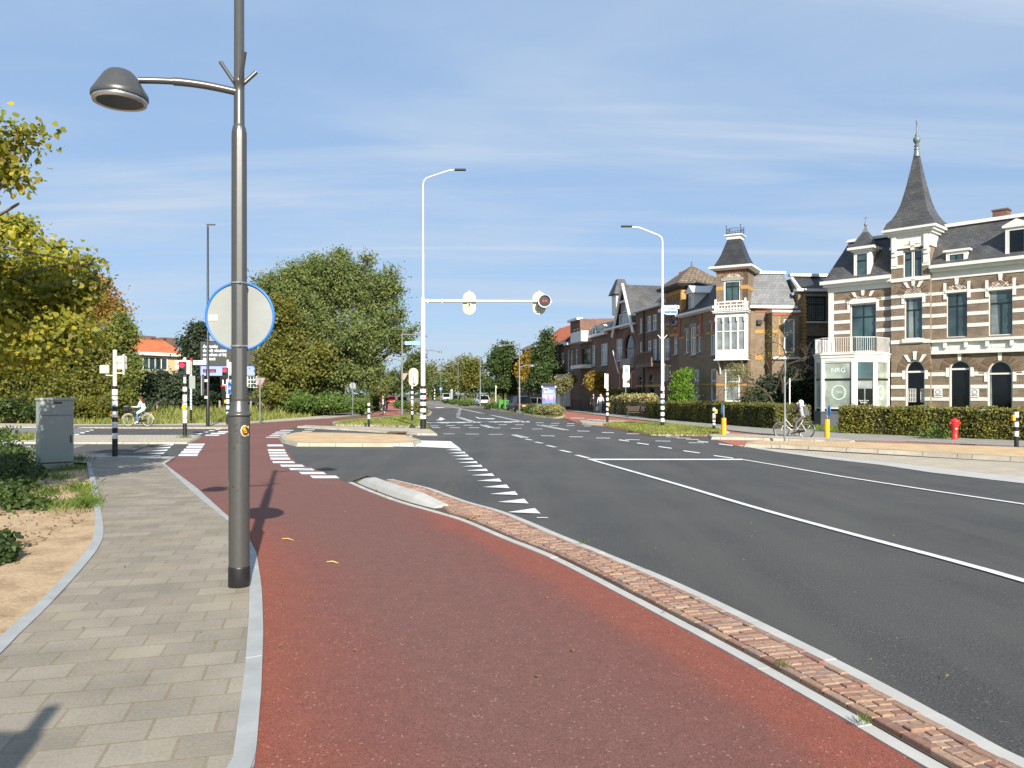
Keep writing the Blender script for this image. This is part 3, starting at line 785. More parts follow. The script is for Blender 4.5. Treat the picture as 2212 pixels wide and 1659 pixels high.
def roundrect(w_,h_,r,n=5):
 out=[]
 for cx_,cy_,a0 in((w_/2-r,h_/2-r,0),(-w_/2+r,h_/2-r,90),(-w_/2+r,-h_/2+r,180),(w_/2-r,-h_/2+r,270)):
  out+=[(cx_+r*math.cos(R(a0+90*i/n)),cy_+r*math.sin(R(a0+90*i/n)))for i in range(n+1)]
 return out
LD=7.68;LX=(516.6-U0)/F*LD
LP=Vector((LX,LD,0))
def lz(v):return zz(v,LD)
lamp=thing('street_lamp','tall grey fluted steel lamp post with black foot beside the red cycle path','street lamp',LP)
b=MB();b.lathe([(0.1,0.0),(0.106,0.012),(0.1045,0.215),(0.103,0.228),(0.1,0.232)],LP,40);b.build('foot_sleeve',M['black'],lamp)
b=MB();b.lathe([(0.1,0.2),(0.101,0.9),(0.1035,lz(899))],LP,48)
b.build('lower_tube',M['grey_metal'],lamp)
b=MB();z0=lz(899);b.lathe([(0.1035,z0),(0.117,z0+0.004),(0.12,z0+0.016),(0.117,z0+0.028),(0.103,z0+0.036),(0.098,z0+0.06),(0.09,z0+0.1),(0.079,z0+0.15)],LP,48);b.build('collar',M['grey_metal'],lamp)
b=MB();n=32;prof=[(z0+0.1,0.062),(z0+0.17,0.0775),(lz(600),0.077),(lz(300),0.0755),(lz(287),0.0745),(lz(276),0.062),(lz(270),0.052)]
vs,fs=[],[]
for z,r in prof:
 for k in range(n):
  a=2*math.pi*k/n+math.pi/8*0.2
  seg=(a%(math.pi/4))-math.pi/8
  fl=min(1.0,math.cos(math.pi/8)/math.cos(seg)+0.02)if 0.1<(z-z0)and z<lz(280)else 1.0
  vs.append((LX+r*fl*math.cos(a),LD+r*fl*math.sin(a),z))
for i in range(len(prof)-1):
 for k in range(n):fs.append((i*n+k,i*n+(k+1)%n,(i+1)*n+(k+1)%n,(i+1)*n+k))
b.add(vs,fs,0,False);b.build('shaft',M['grey_metal'],lamp)
b=MB();b.lathe([(0.052,lz(274)),(0.0505,lz(200)),(0.0505,lz(182)),(0.056,lz(181)),(0.056,lz(171)),(0.05,lz(170)),(0.047,6.85),(0.02,6.88)],LP,32);b.build('upper_tube',M['grey_metal'],lamp)
b=MB()
cz=lz(176)
for dx,dy,dz,r in((-0.195,0.02,0.205,0.019),(0.155,0.05,0.115,0.02),(0.105,-0.14,0.235,0.02)):
 st_=LP+Vector((dx*0.18,dy*0.18,cz-0.03))
 b.tube([st_,LP+Vector((dx,dy,cz+dz))],r,14)
b.build('branch_tubes',M['grey_metal'],lamp)
def lamp_head(parent,hc,root,dirv,name='lamp_head'):
 b=MB()
 prof=[(0.0,0.315),(0.08,0.31),(0.13,0.29),(0.17,0.25),(0.225,0.16),(0.29,0.05),(0.302,0.03),(0.304,-0.005),(0.298,-0.02)]
 prof=[(r_*0.83,z_*0.83)for r_,z_ in prof]
 b.lathe(prof[::-1],hc,40);h=b.build(name,M['grey_metal'],parent)
 b=MB();b.lathe([(0.17,-0.02),(0.215,-0.06),(0.235,-0.055),(0.24,-0.02),(0.225,0.0)],hc,40,caps=False);b.build('rim',M['steel'],h)
 b=MB();b.lathe([(0.0,0.0),(0.14,-0.01),(0.2,-0.035),(0.215,-0.05)],hc,32);b.build('lens',glass('lamp_lens',(0.04,0.042,0.035),0.15,0.4),h)
 return h
hc=Vector(((258.8-U0)/F*7.3,7.3,zz(210,7.3)))
lamp_head(lamp,hc,LP,None)
def arc(p0,p1,sag,n=8):
 return[p0.lerp(p1,i/n)+Vector((0,0,sag*math.sin(math.pi*i/n)))for i in range(n+1)]
pa,pb=LP+Vector((0,0,lz(200))),hc+Vector((0.15,0.06,0.185))
path=arc(pa,pb,0.035,12)
b=MB();b.tube(path[:9],[0.037+0.002*i/8 for i in range(9)],18);b.tube(path[8:],0.031,18);b.lathe([(0.04,0),(0.04,0.05)],pa+Vector((0,0,-0.03)),16);b.build('arm',M['grey_metal'],lamp)
hc2=LP+Vector((1.22,0.3,6.78));lamp_head(lamp,hc2,LP,None)
b=MB();b.tube(arc(LP+Vector((0,0,6.55)),hc2+Vector((-0.15,-0.05,0.18)),0.03,10),0.036,14);b.build('arm',M['grey_metal'],lamp)
def oncyl(u,v,rr=0.1045):
 x=(u-516.6)/F*LD;x=max(-rr*0.98,min(rr*0.98,x));y=-math.sqrt(rr*rr-x*x)
 dd=LD+y;z=H+(V0-v)/F*dd
 return Vector((LX+x,LD+y,z))
b=MB()
rr=0.1035
out=[Z1(1826,350)]+[Z1(1824,480),Z1(1824,600)]+[Z1(1832+3,635),Z1(1852,662),Z1(1880,675),Z1(1908,665),Z1(1928,640),Z1(1938,600),Z1(1940,480),Z1(1940,350)]
b.tube([oncyl(u,v,rr)for u,v in out],0.0018,6);b.build('inspection_hatch',M['grey_metal'],lamp)
b=MB()
for p in(Z1(1880,333),Z1(1876,636)):
 c_=oncyl(*p,0.103);b.mark();b.ball(c_,(0.009,0.005,0.009),10)
b.build('hatch_bolts',M['lamp_dark'],lamp)
b=MB()
for ln in([(668,1340),(690,1368),(705,1352),(735,1332),(762,1335),(750,1352),(710,1362)],[(672,1385),(700,1362),(680,1398),(735,1372)],[(690,1420),(712,1405),(722,1378),(718,1440),(700,1462)],[(690,1425),(702,1412),(730,1425),(755,1470)],[(735,1432),(748,1448),(740,1470),(728,1478)],[(700,1495),(728,1480),(762,1478)],[(695,1520),(718,1500),(752,1495)],[(695,1520),(720,1522),(748,1526)],[(728,1440),(705,1480)]):
 b.tube([oncyl(*ZM(x,y),0.1046)for x,y in ln],0.0016,5)
b.build('graffiti',M['black'],lamp)
def curved_patch(b,cx_,cy_,wx,wy,rr,mi=0,k=1.0):
 ring=[oncyl(*ZM(cx_+wx*k*math.cos(t),cy_+wy*k*math.sin(t)),rr)for t in[2*math.pi*i/20 for i in range(20)]]
 b.add(ring,[tuple(range(20))[::-1]],mi)
b=MB()
curved_patch(b,768,1413,32,53,0.1047,0);curved_patch(b,769,1413,27,47,0.1054,1);curved_patch(b,769,1415,22,41,0.1061,2)
b.tube([oncyl(*ZM(x,y),0.107)for x,y in((757,1395),(765,1440),(772,1400),(780,1432),(770,1430))],0.004,5,1)
b.build('sticker',[M['white'],M['orange'],plain('sticker_brown',(0.06,0.025,0.02),0.5)],lamp)
sg=thing('round_sign','round grey-backed road sign with blue rim strapped to the near lamp post','road sign',(LX,LD+0.11,lz(684)))
sc=Vector(((518.5-U0)/F*(LD+0.115),LD+0.115,zz(684,LD+0.115)))
axd=(EX,EZ,-EY)
b=MB();b.lathe([(0.0,0.0),(0.335,0.0),(0.335,-0.006),(0.0,-0.006)],sc,64,0,False,axd);b.build('back_plate',M['sign_back'],sg)
b=MB();b.lathe([(0.33,-0.012),(0.352,-0.012),(0.354,-0.004),(0.352,0.012),(0.334,0.016),(0.331,0.004)],sc,64,0,True,axd,False);b.build('rim',plain('rim_blue',(0.02,0.15,0.5),0.4),sg)
b=MB();b.lathe([(0.0,-0.008),(0.333,-0.008),(0.333,-0.012),(0.0,-0.012)],sc,64,0,False,axd);b.build('front_face',M['blue'],sg)
b=MB()
for v in(612,748):
 b.mark()
 b.lathe([(0.08,-0.009),(0.083,-0.009),(0.083,0.009),(0.08,0.009)],(LX,LD,lz(v)),28,caps=False)
 b.box((LX+0.03,LD-0.085,lz(v)),(0.035,0.012,0.016))
b.build('clamp',M['steel'],sg)
b=MB();b.box((sc.x-0.27,sc.y-0.008,lz(684)),(0.097,0.003,0.055));st=b.build('sticker',M['white'],sg)
text('CE 1234',0.018,M['cabinet'],(sc.x-0.27,sc.y-0.011,lz(688)),EX,EZ,st)
bpy.data.objects.remove(bpy.data.objects['lettering'],do_unlink=True)
# generic posts
def post_pole(parent,c,segs,n=18,name='pole'):
 """segs: (z0, z1, radius, material index) black 0, white 1, cream 2"""
 b=MB()
 for z0,z1,r,mi in segs:
  b.lathe([(r,z0),(r,z1)],c,n,mi)
 return b.build(name,[M['black'],M['white'],M['cream']],parent)
def stripes(c_d,edges,r,first=0):
 """edges: pixel rows from the ground upward; alternate black/white"""
 out=[];mi=first
 for a,bb in zip(edges,edges[1:]):
  out.append((max(0,zz(a,c_d)),zz(bb,c_d),r if mi==0 else r*1.05,mi));mi=1-mi
 return out
def signal_head(parent,c,rz,n=2,lit=None,w_=0.26,hh=0.3,back=True,body='lamp_dark',name='signal_head'):
 """front looks along -y rotated by rz; lit = {index from top: material}"""
 ax=rot_ax(rz);c=Vector(c);Ht=hh*n
 b=MB();b.box(c,(w_,0.14,Ht),0,0,ax)
 h=b.build(name,M[body],parent,bevel=0.02)
 for i in range(n):
  p=c+EZ*(Ht/2-hh*(i+0.5))-ax[1]*0.075
  b=MB();disc(b,p,w_*0.38,ax[1],0.012,0,20);b.build('lens',(lit or{}).get(i,M['lens_off']),h)
  b=MB();r=w_*0.42;vs=[];k=12
  for j in range(k+1):
   a=R(-20)+R(220)*j/k
   q=p+ax[0]*(r*math.cos(a))+EZ*(r*math.sin(a))
   vs+=[q,q-ax[1]*(0.17*max(0.15,math.sin(max(0,min(math.pi,a)))))]
  b.add(vs,[(2*j,2*j+1,2*j+3,2*j+2)for j in range(k)],0,True)
  v_=b.build('visor',M['lamp_dark'],h);v_.modifiers.new('s','SOLIDIFY').thickness=0.006
 return h
M['lens_off']=plain('dark_green_lens',(0.01,0.045,0.035),0.25)
M['lens_dark']=plain('dark_lens',(0.012,0.012,0.012),0.25)
M['lit_red']=emis('lit_red_signal',(1.0,0.02,0.05),2.2)
A=gp(248.3,988.3);dA=A.y
pA=thing('traffic_signal_post','black and white banded signal post at the end of the grey footpath','signal post',A)
e=[ZL(0,y)[1]for y in(1308,1130,1078,1030,975,930,875,828,775,766,735,725,670,640)]
post_pole(pA,A,stripes(dA,e,0.08)+[(zz(e[-1],dA),zz(ZL(0,302)[1],dA),0.06,2)])
def zAz(y):return zz(ZL(0,y)[1],dA)
b=MB();b.box((A.x+0.185,A.y+0.08,zAz(446)),(0.26,0.24,0.27),R(20));b.box((A.x+0.185,A.y+0.08,zAz(400)),(0.26,0.24,0.27),R(20));bb_=b.build('signal_housing',M['cream'],pA,bevel=0.03)
b=MB();b.box((A.x+0.29,A.y-0.02,zAz(440)),(0.05,0.3,0.62),R(20));b.build('backboard',M['cream'],pA,bevel=0.01)
b=MB();b.box((A.x-0.32,A.y+0.0,zAz(485)),(0.22,0.2,0.26),R(-25));b.build('signal_housing',M['cream'],pA,bevel=0.03)
b=MB();b.tube([(A.x,A.y,zAz(545)),(A.x-0.25,A.y,zAz(540)),(A.x-0.32,A.y,zAz(520))],0.02,8);b.tube([(A.x,A.y,zAz(520)),(A.x+0.2,A.y+0.05,zAz(520))],0.02,8);b.build('bracket',M['cream'],pA)
b=MB();b.box((A.x-0.1,A.y,zAz(897)),(0.06,0.1,0.16));b.build('push_button',M['orange'],pA,bevel=0.015)
b=MB();b.box((A.x+0.088,A.y-0.02,zAz(938)),(0.02,0.06,0.05));b.build('sticker',M['red'],pA)
B=gp(*ZL(1725,1130));dB=B.y
def zB(y):return zz(ZM(0,y)[1],dB)
pB=thing('traffic_signal_post','banded signal post with red pedestrian light on the tan median','signal post',B)
e=[ZM(0,y)[1]for y in(1485,1340,1298,1290,1265,1262,1215,1205,1150,1140,1076,1045,1003,970)]
post_pole(pB,B,stripes(dB,e,0.085)+[(zB(970),zB(728),0.06,2)])
b=MB();b.box((B.x-0.18,B.y+0.02,zB(775)),(0.46,0.2,0.2));b.box((B.x-0.18,B.y+0.02,zB(822)),(0.46,0.2,0.2));b.box((B.x+0.14,B.y+0.05,zB(820)),(0.2,0.2,0.6));b.build('signal_housing',M['cream'],pB,bevel=0.04)
signal_head(pB,(B.x-0.04,B.y-0.14,zB(832)),0,2,{0:M['lit_red']},0.29,0.29)
b=MB();b.box((B.x,B.y-0.08,zB(1192)),(0.15,0.09,0.2));b.build('push_button',M['orange'],pB,bevel=0.015)
Cc=gp(*ZM(585,1365));dC=Cc.y
def zC(y):return zz(ZM(0,y)[1],dC)
pC=thing('traffic_signal_post','banded signal post with red bicycle light just behind the near lamp','signal post',Cc)
e=[ZM(0,y)[1]for y in(1365,1268,1235,1212,1178,1160,1120,1105,1068)]
post_pole(pC,Cc,stripes(dC,e,0.09)+[(zC(1068),zC(750),0.07,2)])
signal_head(pC,(Cc.x-0.1,Cc.y-0.15,zC(872)),0,2,{0:M['lit_red']},0.32,0.32)
b=MB();b.box((Cc.x+0.2,Cc.y+0.03,zC(830)),(0.26,0.2,0.75));b.build('signal_housing',M['cream'],pC,bevel=0.04)
b=MB();b.box((Cc.x-0.12,Cc.y-0.05,zC(1140)),(0.12,0.1,0.2));b.build('push_button',M['orange'],pC,bevel=0.015)
bs=thing('bus_sign','round blue bus sign on the banded post behind the near lamp','road sign',(Cc.x+0.12,Cc.y-0.12,zC(1015)))
ax=rot_ax(R(-40));c_=Vector((Cc.x+0.14,Cc.y-0.13,zC(1015)))
b=MB();b.lathe([(0.0,0.0),(0.4,0.0),(0.4,0.02),(0.0,0.02)],c_,36,0,False,(ax[0],EZ,-ax[1]));b.build('plate',M['blue'],bs)
b=MB();b.lathe([(0.37,0.022),(0.395,0.022),(0.395,0.026),(0.37,0.026)],c_,36,0,False,(ax[0],EZ,-ax[1]),False);b.build('rim',M['white'],bs)
b=MB();q=c_-ax[1]*0.03
plate(b,roundrect(0.42,0.16,0.03),q+EZ*0.02,ax[0],EZ,0.01,0)
for k in range(4):plate(b,roundrect(0.075,0.06,0.01),q+ax[0]*(-0.14+0.094*k)+EZ*0.045-ax[1]*0.008,ax[0],EZ,0.004,1)
for k in(-0.12,0.12):disc(b,q+ax[0]*k-EZ*0.07,0.04,ax[1],0.012,0,14)
b.build('bus_symbol',[M['white'],M['blue']],bs)
D=gp(*Z3(*(1230,112)));dD=D.y
def uvD(x,y):return(801+x/9.447,768+y/9.447)
D=gp(*uvD(845,1384));dD=D.y
def zD(y):return zz(uvD(0,y)[1],dD)
pD=thing('traffic_signal_post','banded signal post with cream oval backboard left of the gantry pole','signal post',D)
e=[uvD(0,y)[1]for y in(1384,1200,1137,1096,1036,1020,1003,990,912,890,830,785,728,680)]
post_pole(pD,D,stripes(dD,e,0.075)+[(zD(680),zD(262),0.06,2)])
b=MB();plate(b,oval(0.62,1.2),(D.x+0.07,D.y+0.12,zD(440)),EX,EZ,0.03);b.build('backboard',M['plate_cream'],pD)
b=MB();b.box((D.x+0.16,D.y+0.0,zD(480)),(0.12,0.16,0.6));b.build('signal_housing',M['cream'],pD,bevel=0.03)
signal_head(pD,(D.x+0.07,D.y+0.22,zD(440)),math.pi,3,None,0.28,0.3)
gt=gp(*uvD(1066,1535));dG=gt.y
def zG(y):return zz(329.2+y/4.318,dG)
def xG(x):return(877.8+x/4.318-U0)/F*dG
gn=thing('signal_gantry','tall cream gantry pole with horizontal signal arm over the road','signal gantry',gt)
e=[uvD(0,y)[1]for y in(1535,1290,1215,1155,1080,1020,945,890,812,757,680,620)]
post_pole(gn,gt,stripes(dG,e,0.15)+[(zz(e[-1],dG),zG(1365),0.124,2),(zG(1365),zG(1352),0.1,2),(zG(1352),zG(940),0.063,2),(zG(940),zG(400),0.047,2)])
b=MB();b.box((gt.x+0.04,gt.y-0.155,zz(uvD(0,848)[1],dG)),(0.1,0.004,0.1));b.build('sticker',plain('violet_sticker',(0.25,0.2,0.5),0.5),gn)
b=MB();b.box((gt.x-0.06,gt.y-0.152,zz(uvD(0,1194)[1],dG)),(0.12,0.004,0.035));b.build('sticker',M['white'],gn)
xg=gt.x
pts=[(xg,dG,zG(405)),(xg,dG,zG(300)),(xg+0.04,dG,zG(268)),(xg+0.15,dG,zG(242)),(xg+0.4,dG,zG(225)),(xG(400),dG,zG(168)),(xG(455),dG,zG(163))]
b=MB();b.tube(pts,0.035,12);b.build('lamp_arm',M['white'],gn)
b=MB();b.box((xG(502),dG,zG(162)),(0.6,0.22,0.09));b.build('lamp_head',M['lamp_dark'],gn,bevel=0.03)
b=MB();b.tube([(xg,dG,zG(1386)),(xG(590),dG,zG(1387))],[0.09,0.08],16);b.tube([(xG(590),dG,zG(1387)),(xG(1230),dG,zG(1389))],[0.066,0.058],16)
for x in(203,335):b.box((xG(x),dG,zG(1388)),(0.05,0.2,0.23))
b.build('signal_arm',M['cream'],gn)
for k,xx in enumerate((586,1240)):
 c_=Vector((xG(xx),dG+0.12,zG(1404)))
 b=MB();plate(b,oval(0.68,1.2),c_,EX,EZ,0.03);bp=b.build('backboard',M['plate_cream'],gn)
 b=MB()
 b.box(c_+Vector((0,-0.06,0.02)),(0.07,0.06,1.24))
 for sx_ in(-0.16,0.13):b.box(c_+Vector((sx_,-0.04,0.25)),(0.05,0.05,0.5));b.box(c_+Vector((sx_*0.8,-0.04,-0.28)),(0.05,0.05,0.4))
 b.box(c_+Vector((0,-0.05,-0.1)),(0.2,0.08,0.16))
 b.build('mounting_bars',M['cream'],bp)
 signal_head(gn,c_+Vector((0,0.1,0)),math.pi,3,None,0.28,0.34)
c_=Vector((xG(1287),dG-0.24,zG(1395)))
rs=thing('lane_signal','round black lane signal with white rim and two red lamps on the gantry arm end','traffic light',c_)
b=MB();b.lathe([(0.335,0.2),(0.345,0.0),(0.34,-0.2),(0.3,-0.21),(0.3,0.19)],c_,40,0,True,(EX,EZ,-EY),False);b.build('rim',M['white'],rs)
b=MB();disc(b,c_+Vector((0,-0.05,0)),0.31,EY,0.1,0,40);b.box(c_+Vector((0,-0.12,0)),(0.34,0.03,0.28));b.build('face',M['black'],rs)
for s_ in(-1,1):
 b=MB();disc(b,c_+Vector((0.07*s_,-0.15,0.015)),0.034,EY,0.02,0,16);b.build('lamp',M['lit_red'],rs)
b=MB();b.box(c_+Vector((0,0.12,0)),(0.1,0.3,0.1));b.mark();b.box(c_+Vector((0.36,0.1,-0.02)),(0.06,0.1,0.1));b.build('bracket',M['cream'],rs)
Dl=gp(449,923.3);dl=Dl.y
t=thing('street_lamp','tall thin black lamp post on the far side of the side street','street lamp',Dl)
b=MB();b.lathe([(0.1,0),(0.095,zz(800,dl)),(0.075,zz(799,dl)),(0.05,zz(487,dl))],Dl,16);b.build('pole',M['black'],t)
b=MB();b.box((Dl.x+0.16,Dl.y,zz(484.5,dl)),(0.5,0.22,0.1));b.tube([(Dl.x,Dl.y,zz(490,dl)),(Dl.x+0.02,Dl.y,zz(484,dl))],0.05,10);b.build('lamp_head',M['street_grey'],t,bevel=0.04)
b=MB()
for y in(945,1100):b.mark();b.box((Dl.x-0.06,Dl.y-0.1,zz(ZM(0,y)[1],dl)),(0.16,0.05,0.14))
b.build('sticker',M['white'],t)
pl=thing('panel_sign','narrow white panel edge-on on the black lamp post','sign',(Dl.x-0.2,Dl.y,2))
b=MB();b.box((Dl.x-0.28,Dl.y-0.06,zz(ZM(0,985)[1],dl)),(0.05,0.5,1.2),R(8));b.build('panel',M['sign_back'],pl)
Fp=gp(412.7,915.0);df=Fp.y
def zF(y):return zz(ZM(0,y)[1],df)
def xF(x):return(ZM(x,0)[0]-U0)/F*df
t=thing('direction_post','slim white signpost with direction arms and a blue spiral lower pole','signpost',Fp)
b=MB();b.lathe([(0.07,0),(0.07,zF(1215))],Fp,12,0);b.lathe([(0.06,zF(1215)),(0.06,zF(760))],Fp,12,1);b.lathe([(0.07,zF(765)),(0.07,zF(735))],Fp,12,3)
for y in range(1075,1215,26):b.add([(Fp.x-0.075,df-0.062,zF(y+12)),(Fp.x+0.075,df-0.062,zF(y-6)),(Fp.x+0.075,df-0.062,zF(y-14)),(Fp.x-0.075,df-0.062,zF(y+2))],[(0,1,2,3)],2)
b.build('pole',[M['black'],M['white'],M['lblue'],M['red']],t)
b=MB();b.box(((xF(265)+xF(388))/2,df-0.05,zF(777)),(xF(388)-xF(265),0.05,zF(757)-zF(798)));ar=b.build('direction_arm',M['white'],t)
b=MB();b.box(((xF(270)+xF(330))/2,df-0.08,zF(768)),(xF(300)-xF(270),0.006,0.05));b.box(((xF(275)+xF(345))/2,df-0.08,zF(782)),(xF(375)-xF(275),0.006,0.02));b.build('red_text_lines',M['red'],ar)
b=MB();b.box(((xF(228)+xF(284))/2,df-0.05,zF(960)),(xF(284)-xF(228),0.04,zF(900)-zF(1020)));b.build('panel',M['sign_back'],t)
def yield_back(u,vbase,vtop,wpx,label,pole=True):
 P=gp(u,vbase);d=P.y;k=d/F
 t=thing('give_way_sign',label,'road sign',P)
 if pole:
  b=MB();b.lathe([(0.05,0),(0.05,zz(vtop+wpx*0.45,d)),(0.04,zz(vtop+2,d))],P,10);b.build('pole',M['street_grey'],t)
 s=wpx*k;zt=zz(vtop,d)
 tri=[(-s/2,0),(0,-s*0.866),(s/2,0)]
 c_=Vector((P.x,d+0.08,zt))
 b=MB();plate(b,tri,c_,EX,EZ,0.02);b.build('plate',M['sign_back'],t)
 b=MB()
 for i in range(3):
  p,q=tri[i],tri[(i+1)%3]
  b.tube([c_+Vector((p[0],-0.012,p[1])),c_+Vector((q[0],-0.012,q[1]))],s*0.022,6)
 b.build('rim',M['red'],t)
 return t
yield_back(*ZM(885,0)[:1],ZM(0,1345)[1],ZM(0,917)[1],24,'grey backed triangular give way sign on a slim pole before the wooden posts')
P=gp(761.6,898.7);d=P.y
t=thing('round_sign','round grey backed sign on a thin pole in front of the big tree','road sign',P)
b=MB();b.lathe([(0.045,0),(0.045,zz(826,d))],P,10);b.build('pole',M['street_grey'],t)
b=MB();disc(b,(P.x,P.y+0.06,zz(833,d)),0.28,EY,0.02);b.build('plate',M['sign_back'],t)
P=gp(796.7,924);d=P.y
t=thing('bollard','black and white banded bollard on the pale traffic island','bollard',P)
e=[493.7+y/3.557 for y in(1531,1462,1430,1412,1382,1362,1340)]
post_pole(t,P,stripes(d,e,0.07))
# right-hand posts and signs
def uE(x):return 1261.8+x/9.6
def vE(y):return 779+y/9.6
E=gp(uE(1623),vE(1415));dE=E.y
def zE(y):return zz(vE(y),dE)
def zE3(y):return zz(466.3+y/3.557,dE)
def xE3(x):return(1289.2+x/3.557-U0)/F*dE
t=pE=thing('signal_lamp_post','tall white lamp post with banded foot and black signal on the right grass island','street lamp',E)
e=[vE(y)for y in(1415,1270,1195,1145,1068,1015,940,885,815,775,685,622)]
post_pole(t,E,stripes(dE,e,0.108)+[(zE(622),zE(535),0.11,1),(zE(535),zE3(700),0.084,1),(zE3(700),zE3(270),0.06,1),(zE3(270),zE3(255),0.05,1)])
b=MB();b.tube([(E.x,dE,zE3(270)),(E.x,dE,zE3(190)),(E.x-0.05,dE,zE3(168)),(E.x-0.2,dE,zE3(150)),(xE3(330),dE,zE3(92)),(xE3(290),dE,zE3(87)),(xE3(262),dE,zE3(86))],0.045,12);b.build('lamp_arm',M['white'],t)
b=MB();b.box((xE3(229),dE,zE3(80)),(0.62,0.24,0.09));b.build('lamp_head',M['lamp_dark'],t,bevel=0.03)
for s_ in(-1,1):
 b=MB();b.tube([(E.x+s_*0.06,dE,zE3(945)),(E.x+s_*0.26,dE-0.02,zE3(915))],0.022,8);b.build('bracket',M['white'],t)
b=MB();b.box((E.x+0.06,dE-0.11,zE(860)),(0.12,0.006,0.1));b.build('sticker',M['lblue'],t)
b=MB();b.box((E.x+0.05,dE-0.112,zE(720)),(0.1,0.006,0.16));b.mark();b.box((E.x+0.05,dE-0.112,zE(655)),(0.08,0.006,0.08));b.build('sticker',plain('pink_sticker',(0.7,0.35,0.35),0.5),t)
signal_head(t,(E.x+0.28,dE+0.02,zE(258)),R(72),3,{0:M['lens_dark'],1:M['lens_dark'],2:M['lens_dark']},0.32,0.3)
b=MB();b.box((E.x+0.14,dE+0.06,zE(250)),(0.04,0.4,1.0),R(72-90));b.build('backboard',M['sign_back'],t)
def street_sign(x0,x1,y0,y1,label,cat='street sign'):
 c_=Vector(((xE3(x0)+xE3(x1))/2,dE-0.1,(zE3(y0)+zE3(y1))/2));w_,h_=xE3(x1)-xE3(x0),zE3(y0)-zE3(y1)
 s=thing('street_name_sign',label,cat,c_)
 b=MB();plate(b,roundrect(w_,h_,0.02),c_,EX,EZ,0.025);b.build('plate',M['blue'],s)
 b=MB();o_,i_=roundrect(w_-0.03,h_-0.03,0.02),roundrect(w_-0.07,h_-0.07,0.015)
 vs=[c_+EX*x+EZ*z-EY*0.015 for x,z in o_+i_];m=len(o_)
 b.add(vs,[(k,(k+1)%m,m+(k+1)%m,m+k)for k in range(m)]);b.build('border',M['white'],s)
 return s,c_,w_,h_
s,c_,w_,h_=street_sign(512,618,721,757,'blue street name plate lettered in two lines on the white lamp post')
text('Oude Groene-\nwoudseweg',0.2,M['white'],c_-EY*0.017,EX,EZ,s,sx=0.62,bold=0.004)
s,c_,w_,h_=street_sign(511,632,687,718,'blue and white hospital direction plate above the street name')
b=MB();b.box(c_-EY*0.018-EX*0.05,(w_*0.74,0.008,h_*0.74));b.build('white_panel',M['white'],s)
text('Winkelcentrum\nGroenewoud',0.125,M['lamp_dark'],c_-EY*0.026-EX*0.05,EX,EZ,s,sx=0.75)
b=MB();b.box(c_-EY*0.02+EX*(w_*0.42),(0.03,0.008,0.16));b.box(c_-EY*0.02+EX*(w_*0.42),(0.12,0.008,0.03));b.build('arrow',M['white'],s)
P=gp(uE(481),vE(1310));d=P.y
t=thing('traffic_signal_post','slim banded post with yellow button beside the pale kerbed island','signal post',P)
e=[vE(y)for y in(1310,1135,1080,1035,975,930,875,830,765,718,665,622)]
post_pole(t,P,stripes(d,e,0.078)+[(zz(e[-1],d),zz(vE(275),d),0.07,1)])
b=MB();b.box((P.x+0.12,P.y,zz(vE(915),d)),(0.1,0.12,0.26));b.build('push_button',M['orange'],t,bevel=0.02)
b=MB();b.box((P.x-0.13,P.y+0.02,zz(vE(420),d)),(0.1,0.1,0.95));b.build('backboard',M['white'],t)
P=gp(uE(860),vE(1135));d=P.y;k9=d/F/9.6
t=thing('parking_zone_sign','slim post with blue parking plate above a red ringed 30 sign','road sign',P)
b=MB();b.lathe([(0.07,0),(0.05,zz(vE(830),d)),(0.05,zz(vE(130),d))],P,10);b.build('pole',M['street_grey'],t)
def pz(x,y):return Vector(((uE(x)-U0)/F*d,d-0.09,zz(vE(y),d)))
for y0,y1,wx in((102,268,135),(272,376,148),(380,547,135)):
 c_=pz(872,(y0+y1)/2);b=MB();plate(b,roundrect(wx*k9,(y1-y0)*k9,0.03),c_,EX,EZ,0.03);pp=b.build('plate',M['white'],t)
 if y0==102:
  b=MB();plate(b,roundrect(62*k9,98*k9,0.02),pz(872,190)-EY*0.02,EX,EZ,0.01);b.build('blue_panel',M['lblue'],pp)
  text('P',0.3,M['white'],pz(872,172)-EY*0.028,EX,EZ,pp)
  b=MB();plate(b,roundrect(0.09,0.07,0.01),pz(872,217)-EY*0.028,EX,EZ,0.006);b.build('disc_symbol',M['white'],pp)
 elif y0==272:
  b=MB()
  for yy in(320,342):b.box(pz(872,yy)-EY*0.018,(85*k9,0.006,0.02))
  b.build('text_lines',M['cabinet'],pp)
 else:
  b=MB();b.lathe([(0.15,0.0),(0.18,0.0),(0.18,0.008),(0.15,0.008)],pz(870,460)-EY*0.018,28,0,False,(EX,EZ,-EY),False);b.build('red_ring',M['red'],pp)
  text('30',0.2,M['lamp_dark'],pz(870,460)-EY*0.02,EX,EZ,pp)
  b=MB();b.box(pz(856,525)-EY*0.018,(0.05,0.006,0.05));b.build('small_mark',M['red'],pp)
P=gp(*Z6(1310,375));d=P.y
t=thing('push_button_post','short stickered button post with yellow box by the grass island end','signal post',P)
e=[Z6(0,y)[1]for y in(375,320,305,298,235,218,195)]
post_pole(t,P,stripes(d,e,0.07))
b=MB();b.box((P.x+0.08,P.y-0.04,zz(Z6(0,222)[1],d)),(0.14,0.16,0.22));b.build('push_button',M['orange'],t,bevel=0.02)
b=MB();b.box((P.x,P.y-0.078,zz(Z6(0,275)[1],d)),(0.1,0.006,0.12));b.build('sticker',M['red'],t)
